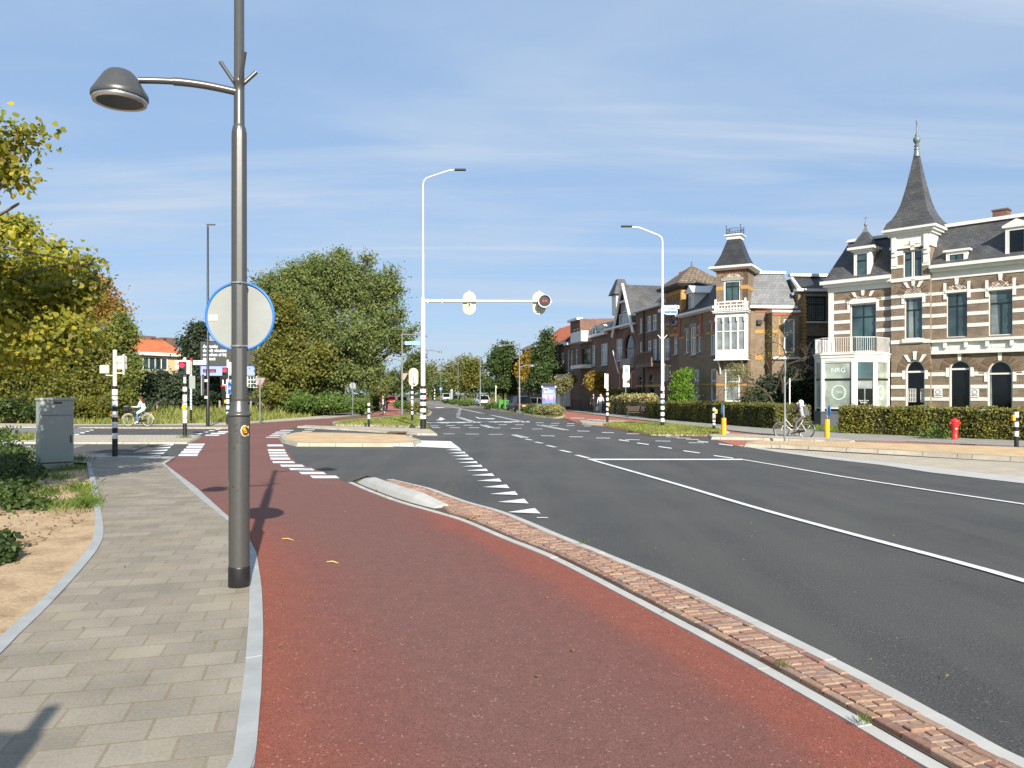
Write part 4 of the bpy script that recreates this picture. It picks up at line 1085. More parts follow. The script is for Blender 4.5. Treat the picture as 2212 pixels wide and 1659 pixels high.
def ybollard(u,v,vt,vs,side,label):
 P=gp(u,v);d=P.y;zt=zz(vt,d);zs=zz(vs,d)
 t=thing('yellow_bollard',label,'bollard',P,group='yellow island bollards')
 b=MB();b.lathe([(0.105,0.1),(0.108,zt-0.03),(0.1,zt),(0.07,zt)],P,20);b.build('sleeve',M['yellow'],t)
 b=MB();b.lathe([(0.09,zt),(0.085,zt+0.02),(0.0,zt+0.02)],P,16);b.build('cap',M['black'],t)
 b=MB();b.lathe([(0.035,zt),(0.035,zs-0.03)],P,12);b.build('pole',M['steel'],t)
 ax=rot_ax(R(80 if side>0 else 80));c_=Vector((P.x+side*0.09,P.y,zs-0.24))
 b=MB();b.lathe([(0.0,0.012),(0.22,0.012),(0.23,0.0),(0.22,-0.012),(0.0,-0.012)],c_,28,0,False,(ax[0],EZ,-ax[1]));b.build('sign_disc',M['lblue'],t)
ybollard(*Z6(1382,408),Z6(0,268)[1],Z6(0,170)[1],-1,'yellow bollard at the kerb nose beside the short stickered post')
ybollard(*Z7(697,355),Z7(0,197)[1],Z7(0,88)[1],1,'yellow bollard in the gap between the two hedges')
P=gp(*Z6(1825,445));d=P.y
t=thing('round_sign','round sign turned nearly edge-on on a grey pole in front of the hooded cyclist','road sign',P)
b=MB();b.lathe([(0.044,0),(0.044,zz(900,d)),(0.036,zz(899,d)),(0.036,zz(778,d))],P,14);b.build('pole',M['street_grey'],t)
ax=rot_ax(R(72));c_=Vector((P.x-0.02,P.y-0.05,zz(796,d)))
b=MB();b.lathe([(0.0,0.015),(0.31,0.015),(0.32,0.0),(0.31,-0.015),(0.0,-0.015)],c_,32,0,False,(ax[0],EZ,-ax[1]));b.build('plate',M['sign_back'],t)
b=MB();b.box((c_.x,c_.y,zz(820,d)),(0.22,0.03,0.24),R(60));b.build('lower_plate',M['sign_back'],t)
P=at(1705.8,42.0);d=P.y
t=thing('sign_pole','thin bare white pole rising behind the hooded cyclist','pole',P)
b=MB();b.lathe([(0.035,0),(0.035,zz(818,d)),(0.0,zz(817,d))],P,10);b.build('pole',M['white'],t)
P=gp(2062.5,952.8);d=P.y
def hz(y):return zz(757+y/7.2,d)
t=thing('fire_hydrant','red fire hydrant standing against the clipped hedge','hydrant',P)
b=MB();b.lathe([(0.14,0.0),(0.14,0.03),(0.118,0.04),(0.122,hz(1230)),(0.15,hz(1180)),(0.172,hz(1140)),(0.175,hz(1110))],P,28);b.build('barrel',M['hydrant_red'],t)
b=MB();b.lathe([(0.19,hz(1112)),(0.192,hz(1095)),(0.165,hz(1085)),(0.12,hz(1070)),(0.06,hz(1064)),(0.05,hz(1050)),(0.0,hz(1050))],P,28);b.build('cap',M['hydrant_red'],t)
for s_ in(-1,1):
 b=MB();b.cyl((P.x+s_*0.14,P.y,hz(1130)),(P.x+s_*0.22,P.y,hz(1130)),0.055,0.05,12);b.cyl((P.x+s_*0.22,P.y,hz(1130)),(P.x+s_*0.235,P.y,hz(1130)),0.03,0.03,6);b.build('outlet',M['hydrant_red'],t)
b=MB();disc(b,(P.x-0.01,P.y-0.125,hz(1215)),0.04,EY,0.02);b.build('badge',M['white'],t)
P=gp(2195.5,971.6);d=P.y
t=thing('push_button_post','banded push button post at the right edge of the yellow paving','signal post',P)
e=[757+y/7.2 for y in(1545,1335,1255,1188,1110,1040,955)]
post_pole(t,P,stripes(d,e,0.07))
b=MB();b.box((P.x-0.1,P.y,zz(757+1050/7.2,d)),(0.1,0.12,0.2));b.build('push_button',M['orange'],t,bevel=0.02)
# cabinet, advertising panels
cb=at(88,19.92)
cabinet=thing('utility_cabinet','tall grey utility cabinet at the edge of the footpath under the tree','utility cabinet',cb,R(42))
Wc,Dc,Hc=0.76,0.62,zz(865,19.92)
b=MB();b.box((Wc/2,Dc/2,0.05),(Wc,Dc,0.14));b.build('plinth',M['cabinet'],cabinet,False)
b=MB();b.box((Wc/2,Dc/2,0.13+(Hc-0.13)/2),(Wc,Dc-0.02,Hc-0.14));b.build('body',M['cabinet'],cabinet,False,bevel=0.006)
zs=zz(ZL(0,916)[1],19.92)
b=MB();b.box((Wc/2,-0.004,0.15+(zs-0.16)/2),(Wc-0.012,0.03,zs-0.17));dr=b.build('door',M['cabinet'],cabinet,False,bevel=0.005)
b=MB();b.box((Wc-0.075,-0.028,zz(ZL(0,1143)[1],19.92)),(0.03,0.02,0.2));b.build('handle',M['black'],dr,False,bevel=0.004)
b=MB();b.box((Wc/2,-0.004,(zs+Hc)/2),(Wc-0.012,0.03,Hc-zs-0.02));up_=b.build('upper_door',M['cabinet'],cabinet,False,bevel=0.005)
b=MB();b.box((Wc/2,-0.022,zz(ZL(0,797)[1],19.92)),(0.2,0.02,0.04));b.build('slot',M['black'],up_,False)
b=MB();b.box((Wc/2,Dc/2-0.01,Hc+0.03),(Wc+0.05,Dc+0.06,0.075));b.build('lid',M['cabinet'],cabinet,False,bevel=0.012)
Bd=76.0
def bx_(x):return(ZM(x,0)[0]-U0)/F*Bd
def bz_(y):return zz(ZM(0,y)[1],Bd)
bb=thing('led_billboard','large dark LED billboard on a tapered black leg behind the grass verge','billboard',(bx_(585),Bd,0))
b=MB();b.box(((bx_(325)+bx_(845))/2,Bd+0.2,(bz_(575)+bz_(905))/2),(bx_(845)-bx_(325),0.4,bz_(575)-bz_(905)));b.build('frame',M['black'],bb)
b=MB();b.box(((bx_(333)+bx_(838))/2,Bd-0.02,(bz_(582)+bz_(808))/2),(bx_(838)-bx_(333),0.04,bz_(582)-bz_(808)));scn=b.build('screen',emis('billboard_screen',(0.085,0.085,0.075),0.75),bb)
b=MB();b.box(((bx_(333)+bx_(838))/2,Bd-0.02,(bz_(811)+bz_(898))/2),(bx_(838)-bx_(333),0.04,bz_(811)-bz_(898)));sc2=b.build('banner',emis('billboard_banner',(0.33,0.4,0.78),0.8),bb)
mw=emis('billboard_white',(0.8,0.85,0.9),0.8)
for i,ln in enumerate(('Advantix','doodt vlooien','en teken al bij','contact')):
 text(ln,0.44,mw,(bx_(355),Bd-0.06,bz_(626+38.5*i)),EX,EZ,scn,align='LEFT',sx=0.93,bold=0.01)
b=MB();b.box(((bx_(355)+bx_(477))/2,Bd-0.045,bz_(854)),(bx_(477)-bx_(355),0.02,bz_(838)-bz_(870)));lb=b.build('label_box',emis('label_maroon',(0.1,0.02,0.06),0.7),sc2)
text('Advantix',0.29,emis('label_pink',(0.8,0.25,0.35),0.7),((bx_(355)+bx_(477))/2,Bd-0.06,bz_(855)),EX,EZ,sc2)
b=MB();q=[(bx_(508),bz_(905)),(bx_(660),bz_(905)),(bx_(655),bz_(1260)),(bx_(545),bz_(1260))]
b.add([(x,Bd+0.05,z)for x,z in q]+[(x,Bd+0.45,z)for x,z in q],[(3,2,1,0),(4,5,6,7),(0,1,5,4),(1,2,6,5),(2,3,7,6),(3,0,4,7)]);b.build('leg',M['black'],bb)
text('LED',0.75,M['white'],(bx_(592),Bd+0.03,bz_(965)),EX,EZ,bb,bold=0.02)
b=MB();b.box((bx_(560),Bd+0.04,bz_(996)),(0.9,0.02,0.12));b.build('red_line',M['red'],bb)
Ad=76.0
def ax_(x):return(1020.4+x/10.08-U0)/F*Ad
def az_(y):return zz(811.9+y/10.08,Ad)
ad=thing('advertising_panel','lit blue travel poster panel in a black frame behind the kerb shrubs','advertising panel',(ax_(1665),Ad,0))
cxa=(ax_(1502)+ax_(1828))/2;wa=ax_(1828)-ax_(1502)
b=MB();b.box((cxa,Ad+0.12,(az_(222)+0.55)/2+0.27),(wa,0.24,az_(222)-0.55));b.box((cxa,Ad+0.12,0.3),(wa*0.8,0.2,0.62));b.build('frame',M['black'],ad,bevel=0.04)
def poster():
 t=NT('poster_print').set(0.4)
 tcn=t.n('ShaderNodeTexCoord');sp=t.n('ShaderNodeSeparateXYZ');t.l(tcn.outputs['Generated'],sp.inputs[0])
 c=t.ramp(sp.outputs[2],[(0.0,(0.06,0.17,0.34)),(0.16,(0.1,0.26,0.42)),(0.28,(0.26,0.17,0.36)),(0.42,(0.4,0.38,0.48)),(0.7,(0.17,0.23,0.45)),(1.0,(0.07,0.12,0.32))])
 t.col(c);t.l(c,t.p.inputs['Emission Color']);t.p.inputs['Emission Strength'].default_value=0.08
 return t.m
b=MB();b.box((cxa,Ad-0.01,(az_(238)+az_(645))/2),(wa*0.89,0.03,az_(238)-az_(645)));po=b.build('poster',poster(),ad)
for s_ in(-1,1):
 b=MB();b.box((cxa+s_*(wa/2-0.07),Ad-0.01,az_(238)),(0.17,0.05,0.17));b.build('corner_cap',M['white'],ad,bevel=0.03)
text('Eurostar',0.36,mw,(cxa,Ad-0.035,az_(338)),Vector((1,0,0.1)),Vector((-0.1,0,1)),po,sx=0.75,bold=0.008)
text('direct',0.13,mw,(cxa,Ad-0.035,az_(300)),Vector((1,0,0.1)),Vector((-0.1,0,1)),po)
b=MB();disc(b,(ax_(1555),Ad-0.035,az_(275)),0.07,EY,0.01,0,14);b.box((ax_(1605),Ad-0.035,az_(275)),(0.5,0.008,0.05));b.build('logo',mw,po)
b=MB()
for x,w__,y0,y1 in((1650,20,440,515),(1775,30,445,560),(1550,60,480,560)):b.mark();b.box((ax_(x),Ad-0.032,(az_(y0)+az_(y1))/2),(w__/10.08/F*Ad,0.006,az_(y0)-az_(y1)))
b.add([(ax_(1520),Ad-0.036,az_(655)),(ax_(1550),Ad-0.036,az_(640)),(ax_(1605),Ad-0.036,az_(500)),(ax_(1592),Ad-0.036,az_(495))],[(0,1,2,3)])
b.build('city_print',emis('poster_violet',(0.32,0.27,0.6),0.4),po)
# double-armed street lamps along the road
def dlamp(u,v,vt,ul,vl,ur,vr,label,d=None):
 P=gp(u,v)if d is None else at(u,d);d=P.y;k=d/F
 t=thing('street_lamp',label,'street lamp',P,group='double-armed grey street lamps along the road')
 b=MB();b.lathe([(0.1,0),(0.1,0.35*zz(vt,d)),(0.075,0.36*zz(vt,d)),(0.055,zz(vt,d))],P,12);b.build('pole',M['street_grey'],t)
 for uu,vv,vr_ in((ul,vl,vt),(ur,vr,None)):
  if uu is None:continue
  z1=zz(vv,d);z0=zz(vt,d)-0.15 if vr_ is not None else z1-0.1
  dx=(uu-u)*k
  b=MB();b.tube([(P.x,d,z0),(P.x+dx*0.4,d,z0+(z1-z0)*0.7+0.1),(P.x+dx*0.9,d,z1+0.16)],[0.06,0.05,0.04],8)
  if vr_ is not None:b.tube([(P.x,d,z0-0.45),(P.x+dx*0.35,d,z0-0.02),(P.x+dx*0.8,d,z1+0.1)],[0.03,0.03,0.03],6)
  b.build('arm',M['street_grey'],t)
  b=MB();b.lathe([(0.3,-0.03),(0.31,0.02),(0.2,0.17),(0.1,0.22),(0.0,0.225)],(P.x+dx,d,z1),16);b.build('lamp_head',M['street_grey'],t)
 return P
P=dlamp(868.5,895.8,718.6,916,727,842,778,'grey double-armed lamp carrying a street plate before the far cycle path')
d=P.y
cs=Vector(((891.2-U0)/F*d,d-0.12,zz(741.2,d)))
s=thing('street_name_sign','long narrow blue street name plate on the double-armed lamp','street sign',cs)
b=MB();plate(b,roundrect(1.38,0.32,0.02),cs,EX,EZ,0.03);b.build('plate',M['lblue'],s)
b=MB();o_,i_=roundrect(1.34,0.28,0.02),roundrect(1.28,0.22,0.015);vs=[cs+EX*x+EZ*z-EY*0.018 for x,z in o_+i_];m=len(o_);b.add(vs,[(k,(k+1)%m,m+(k+1)%m,m+k)for k in range(m)]);b.build('border',M['white'],s)
text('Campusbaan',0.22,M['white'],cs-EY*0.02,EX,EZ,s)
yield_back(872,895.3,806,19,'grey backed triangular give way sign on the double-armed lamp',False)
dlamp(1122.2,890.5,741,1080,748.6,1148.7,791.6,'grey double-armed lamp standing by the black parked SUV')
dlamp(1037.3,876.5,770,1015,773,1055,806,'grey double-armed lamp in front of the white parked SUV')
dlamp(989.6,870,783,967,792,1003,816.5,'grey double-armed lamp second beyond the white SUV')
P=dlamp(952.4,865.8,804,937,806,963,824,'grey double-armed lamp with a round blue sign, farthest along the road')
s=thing('arrow_sign','small round blue arrow sign on the farthest right-hand lamp','road sign',(P.x,P.y-0.1,zz(839.9,P.y)))
c_=Vector((P.x,P.y-0.14,zz(839.9,P.y)))
b=MB();disc(b,c_,0.42,EY,0.03);b.build('plate',M['lblue'],s)
b=MB();b.box(c_-EY*0.02,(0.08,0.01,0.5));b.build('arrow',M['white'],s)
dlamp(918,880,752,951,761,None,None,'grey street lamp half hidden behind the gantry pole')
P=Vector((-1.25,-0.95,0))
t=thing('traffic_signal_post','signal post standing behind the viewpoint that shades the lower left paving','signal post',P)
post_pole(t,P,[(0,0.6,0.07,0),(0.6,1.2,0.073,1),(1.2,1.6,0.07,0),(1.6,3.3,0.05,2)])
b=MB();b.box((P.x-0.55,P.y,2.92),(1.2,0.25,0.26));b.build('signal_housing',M['cream'],t,bevel=0.03)
def drain(label,c,rz,sz=(0.62,0.42)):
 t=thing('drain_grate',label,'drain',c,rz,None)
 b=MB();b.box((0,0,0.01),(sz[0],sz[1],0.05));b.build('frame',plain('rusty_iron',(0.11,0.07,0.045),0.8,0.2,0.3,10),t,False)
 b=MB()
 for k in range(4):b.box((-sz[0]*0.33+sz[0]*0.22*k,0,0.037),(sz[0]*0.12,sz[1]*0.7,0.012))
 b.build('openings',M['black'],t,False)
drain('rusty gully set in the kerb of the pale island before the gantry foot',gp(*uvD(535,1570),0.1)+Vector((0,0.25,-0.02)),R(-4),(0.9,0.6))
drain('rusty gully beside the red crossing left of the gantry foot',gp(*uvD(575,1432),0.02),R(-4),(0.8,0.8))
drain('rusty gully in the kerb of the right grass island',gp(uE(1105),vE(1475),0.0)+Vector((0,-0.1,0.03)),R(-38),(0.8,0.4))
drain('small dark gully on the grey pavement near the hydrant',gp(2091,962.5,0.06)+Vector((0,0,0.01)),R(-38),(0.5,0.4))
# buildings
M['voussoir']=islandm('arch_voussoirs',[(0.13,0.085,0.06),(0.24,0.165,0.11),(0.17,0.115,0.075),(0.3,0.215,0.15),(0.12,0.08,0.06)],0.85,0.1)
class Fac:
 def __init__(s,O,t,o=0.0):
  s.t=Vector((t[0],t[1],0)).normalized()
  n=Vector((s.t.y,-s.t.x,0))
  O=Vector((O[0],O[1],0))
  if n.dot(-O)<0:n=-n
  s.n=n;s.O=O+n*o
 def pt(s,a,z,o=0.0):
  p=s.O+s.t*a+s.n*o
  return Vector((p.x,p.y,z))
 def s(s,u,o=0.0):
  O=s.O+s.n*o;k=(u-U0)/F
  return(k*O.y-O.x)/(s.t.x-k*s.t.y)
 def z(s,u,v,o=0.0):
  p=s.pt(s.s(u,o),0,o)
  return zz(v,p.y)
 def off(s,o):
  f=Fac.__new__(Fac);f.t=s.t;f.n=s.n;f.O=s.O+s.n*o;return f
 def rect(s,u0,u1,v0,v1,o=0.0):
  um=(u0+u1)/2
  return(s.s(u0,o),s.s(u1,o),s.z(um,v1,o),s.z(um,v0,o))
 def box(s,b,s0,s1,z0,z1,o0,o1,mi=0):
  vs=[s.pt(a,z,o)for z in(z0,z1)for a,o in((s0,o0),(s1,o0),(s1,o1),(s0,o1))]
  if s.t.cross(s.n).z<0:fs=[(0,1,2,3),(7,6,5,4),(4,5,1,0),(5,6,2,1),(6,7,3,2),(7,4,0,3)]
  else:fs=[(3,2,1,0),(4,5,6,7),(0,1,5,4),(1,2,6,5),(2,3,7,6),(3,0,4,7)]
  b.add(vs,fs,mi);return b
 def quad(s,b,pts,mi=0):
  b.add([s.pt(*p)for p in pts],[tuple(range(len(pts)))],mi);return b
 def ax(s):
  return(s.t,s.n,EZ)
def wall(b,f,s0,s1,z0,z1,holes=(),depth=0.16,mi=0,sides=0.4):
 xs=sorted({s0,s1,*[h[0]for h in holes],*[h[1]for h in holes]});xs=[x for x in xs if s0<=x<=s1]
 zs_=sorted({z0,z1,*[h[2]for h in holes],*[h[3]for h in holes]});zs_=[z for z in zs_ if z0<=z<=z1]
 for a,c in zip(xs,xs[1:]):
  for p,q in zip(zs_,zs_[1:]):
   ma,mz=(a+c)/2,(p+q)/2
   if any(h[0]<ma<h[1]and h[2]<mz<h[3]for h in holes):continue
   f.quad(b,[(a,p),(c,p),(c,q),(a,q)],mi)
 for h in holes:
  a,c,p,q=h[:4]
  f.quad(b,[(a,p),(c,p),(c,p,-depth),(a,p,-depth)],mi)
  f.quad(b,[(a,p),(a,p,-depth),(a,q,-depth),(a,q)],mi)
  f.quad(b,[(c,p),(c,q),(c,q,-depth),(c,p,-depth)],mi)
  if len(h)>4:
   zs2=h[4];m,r,rz_=(a+c)/2,(c-a)/2,q-zs2
   k=14;ar=[(m-r*math.cos(math.pi*i/k),zs2+rz_*math.sin(math.pi*i/k))for i in range(k+1)]
   for(x0,y0),(x1,y1)in zip(ar,ar[1:]):
    f.quad(b,[(x0,y0),(x1,y1),(x1,q+0.001),(x0,q+0.001)],mi)
    f.quad(b,[(x0,y0),(x0,y0,-depth),(x1,y1,-depth),(x1,y1)],mi)
  else:
   f.quad(b,[(a,q),(a,q,-depth),(c,q,-depth),(c,q)],mi)
 if sides:
  f.quad(b,[(s0,z0),(s0,z1),(s0,z1,-sides),(s0,z0,-sides)],mi)
  f.quad(b,[(s1,z0),(s1,z0,-sides),(s1,z1,-sides),(s1,z1)],mi)
 return b
def window(f,parent,s0,s1,z0,z1,o=-0.1,fr='trim',gl='glass',bars=(),trans=(),w_=0.07,sill=None,name='window',arch=None,curtain=None,inner=None):
 """bars / trans: fractions of width / height"""
 b=MB()
 top=z1 if arch is None else arch
 for r in((s0,s0+w_,z0,top),(s1-w_,s1,z0,top),(s0+w_,s1-w_,z0,z0+w_)):f.box(b,*r,o-0.03,o+0.03)
 if arch is None:f.box(b,s0+w_,s1-w_,z1-w_,z1,o-0.03,o+0.03)
 else:
  m,rx,rz_=(s0+s1)/2,(s1-s0)/2,z1-arch
  for i in range(14):
   a0,a1=math.pi*i/14,math.pi*(i+1)/14
   P=[(m-rx*math.cos(a)*k,arch+rz_*math.sin(a)*k)for a,k in((a0,1),(a1,1),(a1,1-w_/rx),(a0,1-w_/rx))]
   f.quad(b,[(x,z,o+0.03)for x,z in P])
  f.box(b,s0+w_,s1-w_,arch-w_*0.6,arch+w_*0.6,o-0.03,o+0.035)
 W=b.build(name,M[fr],parent)
 if inner or bars or trans:
  b=MB();iw=0.028
  for t_ in trans:f.box(b,s0+w_,s1-w_,z0+(z1-z0)*t_-iw*1.3,z0+(z1-z0)*t_+iw*1.3,o-0.03,o+0.015)
  for it in bars:
   x,q0,q1=it if hasattr(it,'__len__')else(it,0,1)
   f.box(b,s0+(s1-s0)*x-iw,s0+(s1-s0)*x+iw,z0+(z1-z0)*q0+w_*(q0==0),z0+(z1-z0)*q1-w_*(q1==1),o-0.03,o+0.01)
  if inner:
   for r in((s0+w_,s0+w_*1.8,z0+w_,top-w_),(s1-w_*1.8,s1-w_,z0+w_,top-w_)):f.box(b,*r,o-0.03,o+0.0)
  b.build('sash_bars',M[inner or fr],W)
 b=MB()
 if arch is None:f.quad(b,[(s0+0.01,z0+0.01,o-0.02),(s1-0.01,z0+0.01,o-0.02),(s1-0.01,z1-0.01,o-0.02),(s0+0.01,z1-0.01,o-0.02)])
 else:
  m,rx,rz_=(s0+s1)/2,(s1-s0)/2,z1-arch
  f.quad(b,[(s0+0.01,z0,o-0.02)]+[(s1-0.01,z0,o-0.02)]+[(m+rx*0.99*math.cos(math.pi*i/14),arch+rz_*0.99*math.sin(math.pi*i/14),o-0.02)for i in range(15)])
 b.build('pane',M[gl],W)
 if curtain:
  b=MB();a0,a1=s0+(s1-s0)*curtain[0],s0+(s1-s0)*curtain[1];k=10
  f.quad(b,[(a0,z0+w_,o-0.008),(a1,z0+w_,o-0.008),(a0+(a1-a0)*0.7,z1-w_,o-0.008),(a0+(a1-a0)*0.05,z1-w_,o-0.008)])
  b.build('curtain',M['glass_pale'],W)
 if sill:
  b=MB();f.box(b,s0-0.08,s1+0.08,z0-0.1,z0,-0.12,0.1);b.build('sill',M[sill],W)
 return W
def arch_ring(b,f,s0,s1,zs,zc,th,o0,o1,n=22,mi=0,gap=0.25):
 n=int(n*1.4)
 m,rx,rz_=(s0+s1)/2,(s1-s0)/2,zc-zs
 for i in range(n):
  a0,a1=math.pi*(i+gap/2)/n,math.pi*(i+1-gap/2)/n
  ins=[(m-rx*math.cos(a),zs+rz_*math.sin(a))for a in(a0,a1)];out=[(m-(rx+th)*math.cos(a),zs+(rz_+th)*math.sin(a))for a in(a0,a1)]
  P=[ins[0],ins[1],out[1],out[0]]
  vs=[f.pt(x,z,o1)for x,z in P]+[f.pt(x,z,o0)for x,z in P]
  b.add(vs,[(0,1,2,3),(0,4,5,1),(1,5,6,2),(2,6,7,3),(3,7,4,0)],mi)
 return b
def keystone(b,f,m,z0,z1,w0,w1,o0,o1,tilt=0.0):
 P=[(m-w0/2,z0),(m+w0/2,z0),(m+w1/2+tilt,z1),(m-w1/2+tilt,z1)]
 vs=[f.pt(x,z,o1)for x,z in P]+[f.pt(x,z,o0)for x,z in P]
 b.add(vs,[(0,1,2,3),(0,4,5,1),(1,5,6,2),(2,6,7,3),(3,7,4,0)]);return b
VF=Fac((20.6,50.0),(0.6925,-0.7214))
VT=VF.off(0.28)
sT0,sT1=VT.s(1925),VT.s(2009)
sR=VF.s(2212)+3.5
villa=thing('banded_villa','brown brick villa banded in white with a slate spire and glazed corner bay','villa',VF.pt(0,0))
zcl=VF.z(1859,606);zcr=VF.z(2102,571)
doorU=VF.rect(1836,1893,655,760)
dB2=VF.rect(2050,2096.5,778,900);dB2=(dB2[0],dB2[1],0.35,dB2[3]);w3=VF.rect(2133,2188,778,886)
wA=VF.rect(2044.6,2089.5,631.7,728);wB=VF.rect(2135.5,2187.4,626,724)
spr2=VF.z(2073,797);spr3=VF.z(2160,807)
b=MB()
wall(b,VF,0.0,sT0,0.0,zcl,[doorU],0.16)
wall(b,VF,sT1,sR,0.0,zcr,[(*dB2,spr2),(*w3,spr3),wA,wB],0.16)
t1=VT.rect(1955.5,1998,776.5,900);t1=(t1[0],t1[1],0.35,t1[3]);sp1=VT.z(1977,803)
t2=VT.rect(1953.7,1992.5,642.6,731.7);t3=VT.rect(1951,1992,540,599)
zTt=VT.z(1967,503)
wall(b,VT,sT0,sT1,0.0,zTt,[(*t1,sp1),t2,t3],0.18,0,2.0)
D_=9.0
VF.box(b,0.02,sR-0.02,0.0,zcl-0.3,-D_,-0.42)
b.build('wall',M['brick_dark'],villa)
bd=MB()
def hband(f,s0,s1,z0,z1,holes,o=0.025):
 bd.mark()
 segs=[(s0,s1)]
 for h in holes:
  if h[2]<z1 and h[3]>z0:
   segs=[x for a,c in segs for x in((a,min(c,h[0])),(max(a,h[1]),c))if x[1]-x[0]>0.02]
 for a,c in segs:bd.mark();f.box(bd,a,c,z0,z1,-0.02,o)
HR=[dB2,w3,wA,wB];HT=[t1,t2,t3];HL=[doorU]
def zR(v,u=2101):return VF.z(u,v)
allb=[(624.5,631.6),(648.2,655.8),(672.8,680.8),(698,706),(803,811.5),(831,839),(858,866),(884,895)]
for v0,v1 in allb:
 z1,z0=zR(v0),zR(v1)
 hband(VF,sT1,sR,z0,z1,HR);hband(VT,sT0,sT1,z0,z1,HT,0.03)
 if v1<750:hband(VF,0.0,sT0,z0,z1,HL)
for v0,v1 in((566,573),(535,545)):
 hband(VT,sT0,sT1,VT.z(2002,v1),VT.z(2002,v0),HT,0.03)
hband(VT,sT0,sT1,VT.z(1967,607),VT.z(1967,599),[],0.06)
hband(VT,sT0,sT1,VT.z(1967,742),VT.z(1967,734),[],0.05)
bd.mark();VT.box(bd,t2[0]-0.1,t2[1]+0.1,VT.z(1967,740),VT.z(1967,732),0.0,0.14)
bd.mark();VF.box(bd,-0.02,0.3,0.0,VF.z(1795,627),-0.1,0.05)
for wx in(t1,dB2,w3,t2,wA,wB,doorU):
 f=VT if wx in(t1,t2)else VF
 ztop={id(t1):sp1,id(dB2):spr2,id(w3):spr3}.get(id(wx),wx[3]+0.1)
 bd.mark()
 for a in(-1,1):
  bd.mark();x=wx[0]-0.16 if a<0 else wx[1]
  f.box(bd,x,x+0.16,ztop-0.45,ztop+(0.5 if wx in(wA,wB)else 0.08),-0.02,0.04)
 bd.mark()
 if wx in(t2,wA,wB,doorU):f.box(bd,wx[0]-0.05,wx[1]+0.05,wx[3],wx[3]+0.14,-0.02,0.07)
bd.build('white_band',M['stone'],villa)
ar=MB();ks=MB();dp=MB()
def arched(f,wx,zs,zc,th,n,ksn=1,panel=True):
 m=(wx[0]+wx[1])/2;ar.mark();dp.mark()
 arch_ring(ar,f,wx[0]-0.02,wx[1]+0.02,zs,zc,th,-0.02,0.03,n)
 for k in range(ksn):
  a=0 if ksn==1 else(k-1)*R(33)
  r0=(wx[1]-wx[0])/2
  ks.mark();x=m+math.sin(a)*(r0+0.0);z=zs+(zc-zs)*math.cos(a)
  keystone(ks,f,x,z-0.02,z+th*1.15*math.cos(a),0.15,0.22,-0.02,0.06,math.sin(a)*th)
 if panel:
  k=12;P=[(m-(wx[1]-wx[0])/2*math.cos(math.pi*i/k),zs+(zc-zs)*math.sin(math.pi*i/k),0.008)for i in range(k+1)]
  f.quad(dp,P[::-1])
arched(VT,t1,sp1,t1[3],0.42,26,3,False)
arched(VF,dB2,spr2,dB2[3],0.42,24,1,False)
arched(VF,w3,spr3,w3[3],0.42,26,1,False)
arched(VT,t2,t2[3]+0.14,VT.z(1972,617),0.34,24,3)
arched(VF,wA,wA[3]+0.14,VF.z(2067,614),0.3,18,1)
arched(VF,wB,wB[3]+0.14,VF.z(2160,605),0.3,20,1)
arched(VF,doorU,doorU[3]+0.14,VF.z(1862,638),0.3,20,3)
m=(t3[0]+t3[1])/2;ar.mark();ks.mark()
arch_ring(ar,VT,t3[0],t3[1],t3[3]+0.02,t3[3]+0.12,0.28,-0.02,0.03,20);keystone(ks,VT,m,t3[3],VT.z(1967,520),0.2,0.26,-0.02,0.07)
ar.build('brick_arch',M['voussoir'],villa);ks.build('keystone',M['stone'],villa);dp.build('patterned_panel',M['diaper'],villa)
def vdoor(f,wx,zs,label=None):
 d_=window(f,villa,*wx,-0.16,'trim','glass_black',(),(),0.09,None,'door',zs)
 return d_
dd=vdoor(VT,t1,sp1)
b=MB();x0=t1[0]+(t1[1]-t1[0])*0.13;x1=x0+(t1[1]-t1[0])*0.36
zl0,zl1=VT.z(1977,868),VT.z(1977,840)
for xa,xb in((x0,x1),(t1[1]-0.28,t1[1]-0.05)):
 for i in range(5):VT.box(b,xa+(xb-xa)*i/4-0.012,xa+(xb-xa)*i/4+0.012,zl0,zl1,-0.17,-0.13)
 for i in range(4):VT.box(b,xa,xb,zl0+(zl1-zl0)*i/3-0.012,zl0+(zl1-zl0)*i/3+0.012,-0.168,-0.132)
b.build('grille',M['white'],dd)
vdoor(VF,dB2,spr2)
window(VF,villa,*w3,-0.12,'trim','glass_black',(),(),0.08,None,'window',spr3,(0.08,0.16))
window(VT,villa,*t2,-0.12,'trim','glass',((0.52,0,0.7),),(0.7,),0.06,None,inner='frame_dark',curtain=(0.2,0.5))
window(VF,villa,*wA,-0.12,'trim','glass',(0.5,),(0.7,),0.04,None,inner='frame_dark')
window(VF,villa,*wB,-0.12,'trim','glass',((0.52,0,0.7),),(0.71,),0.05,None,inner='frame_dark',curtain=(0.04,0.42))
window(VF,villa,*doorU,-0.13,'trim','glass',(0.5,),(0.72,),0.08,None,'balcony_door',inner='frame_dark')
window(VT,villa,t3[0],m-0.02,t3[2],t3[3],-0.12,'trim','glass',(),(0.68,),0.06,None,inner='frame_dark')
window(VT,villa,m+0.02,t3[1],t3[2],t3[3],-0.12,'trim','glass',(),(0.68,),0.06,None,inner='frame_dark')
b=MB();zb1,zb0=VF.z(2102,731),VF.z(2102,763)
VF.box(b,sT1+0.03,sR,zb0,zb1,-0.02,0.1);VF.box(b,sT1+0.03,sR,zb1-0.16,zb1,0.1,0.3);VF.box(b,sT1+0.03,sR,zb0,zb0+0.2,0.1,0.22)
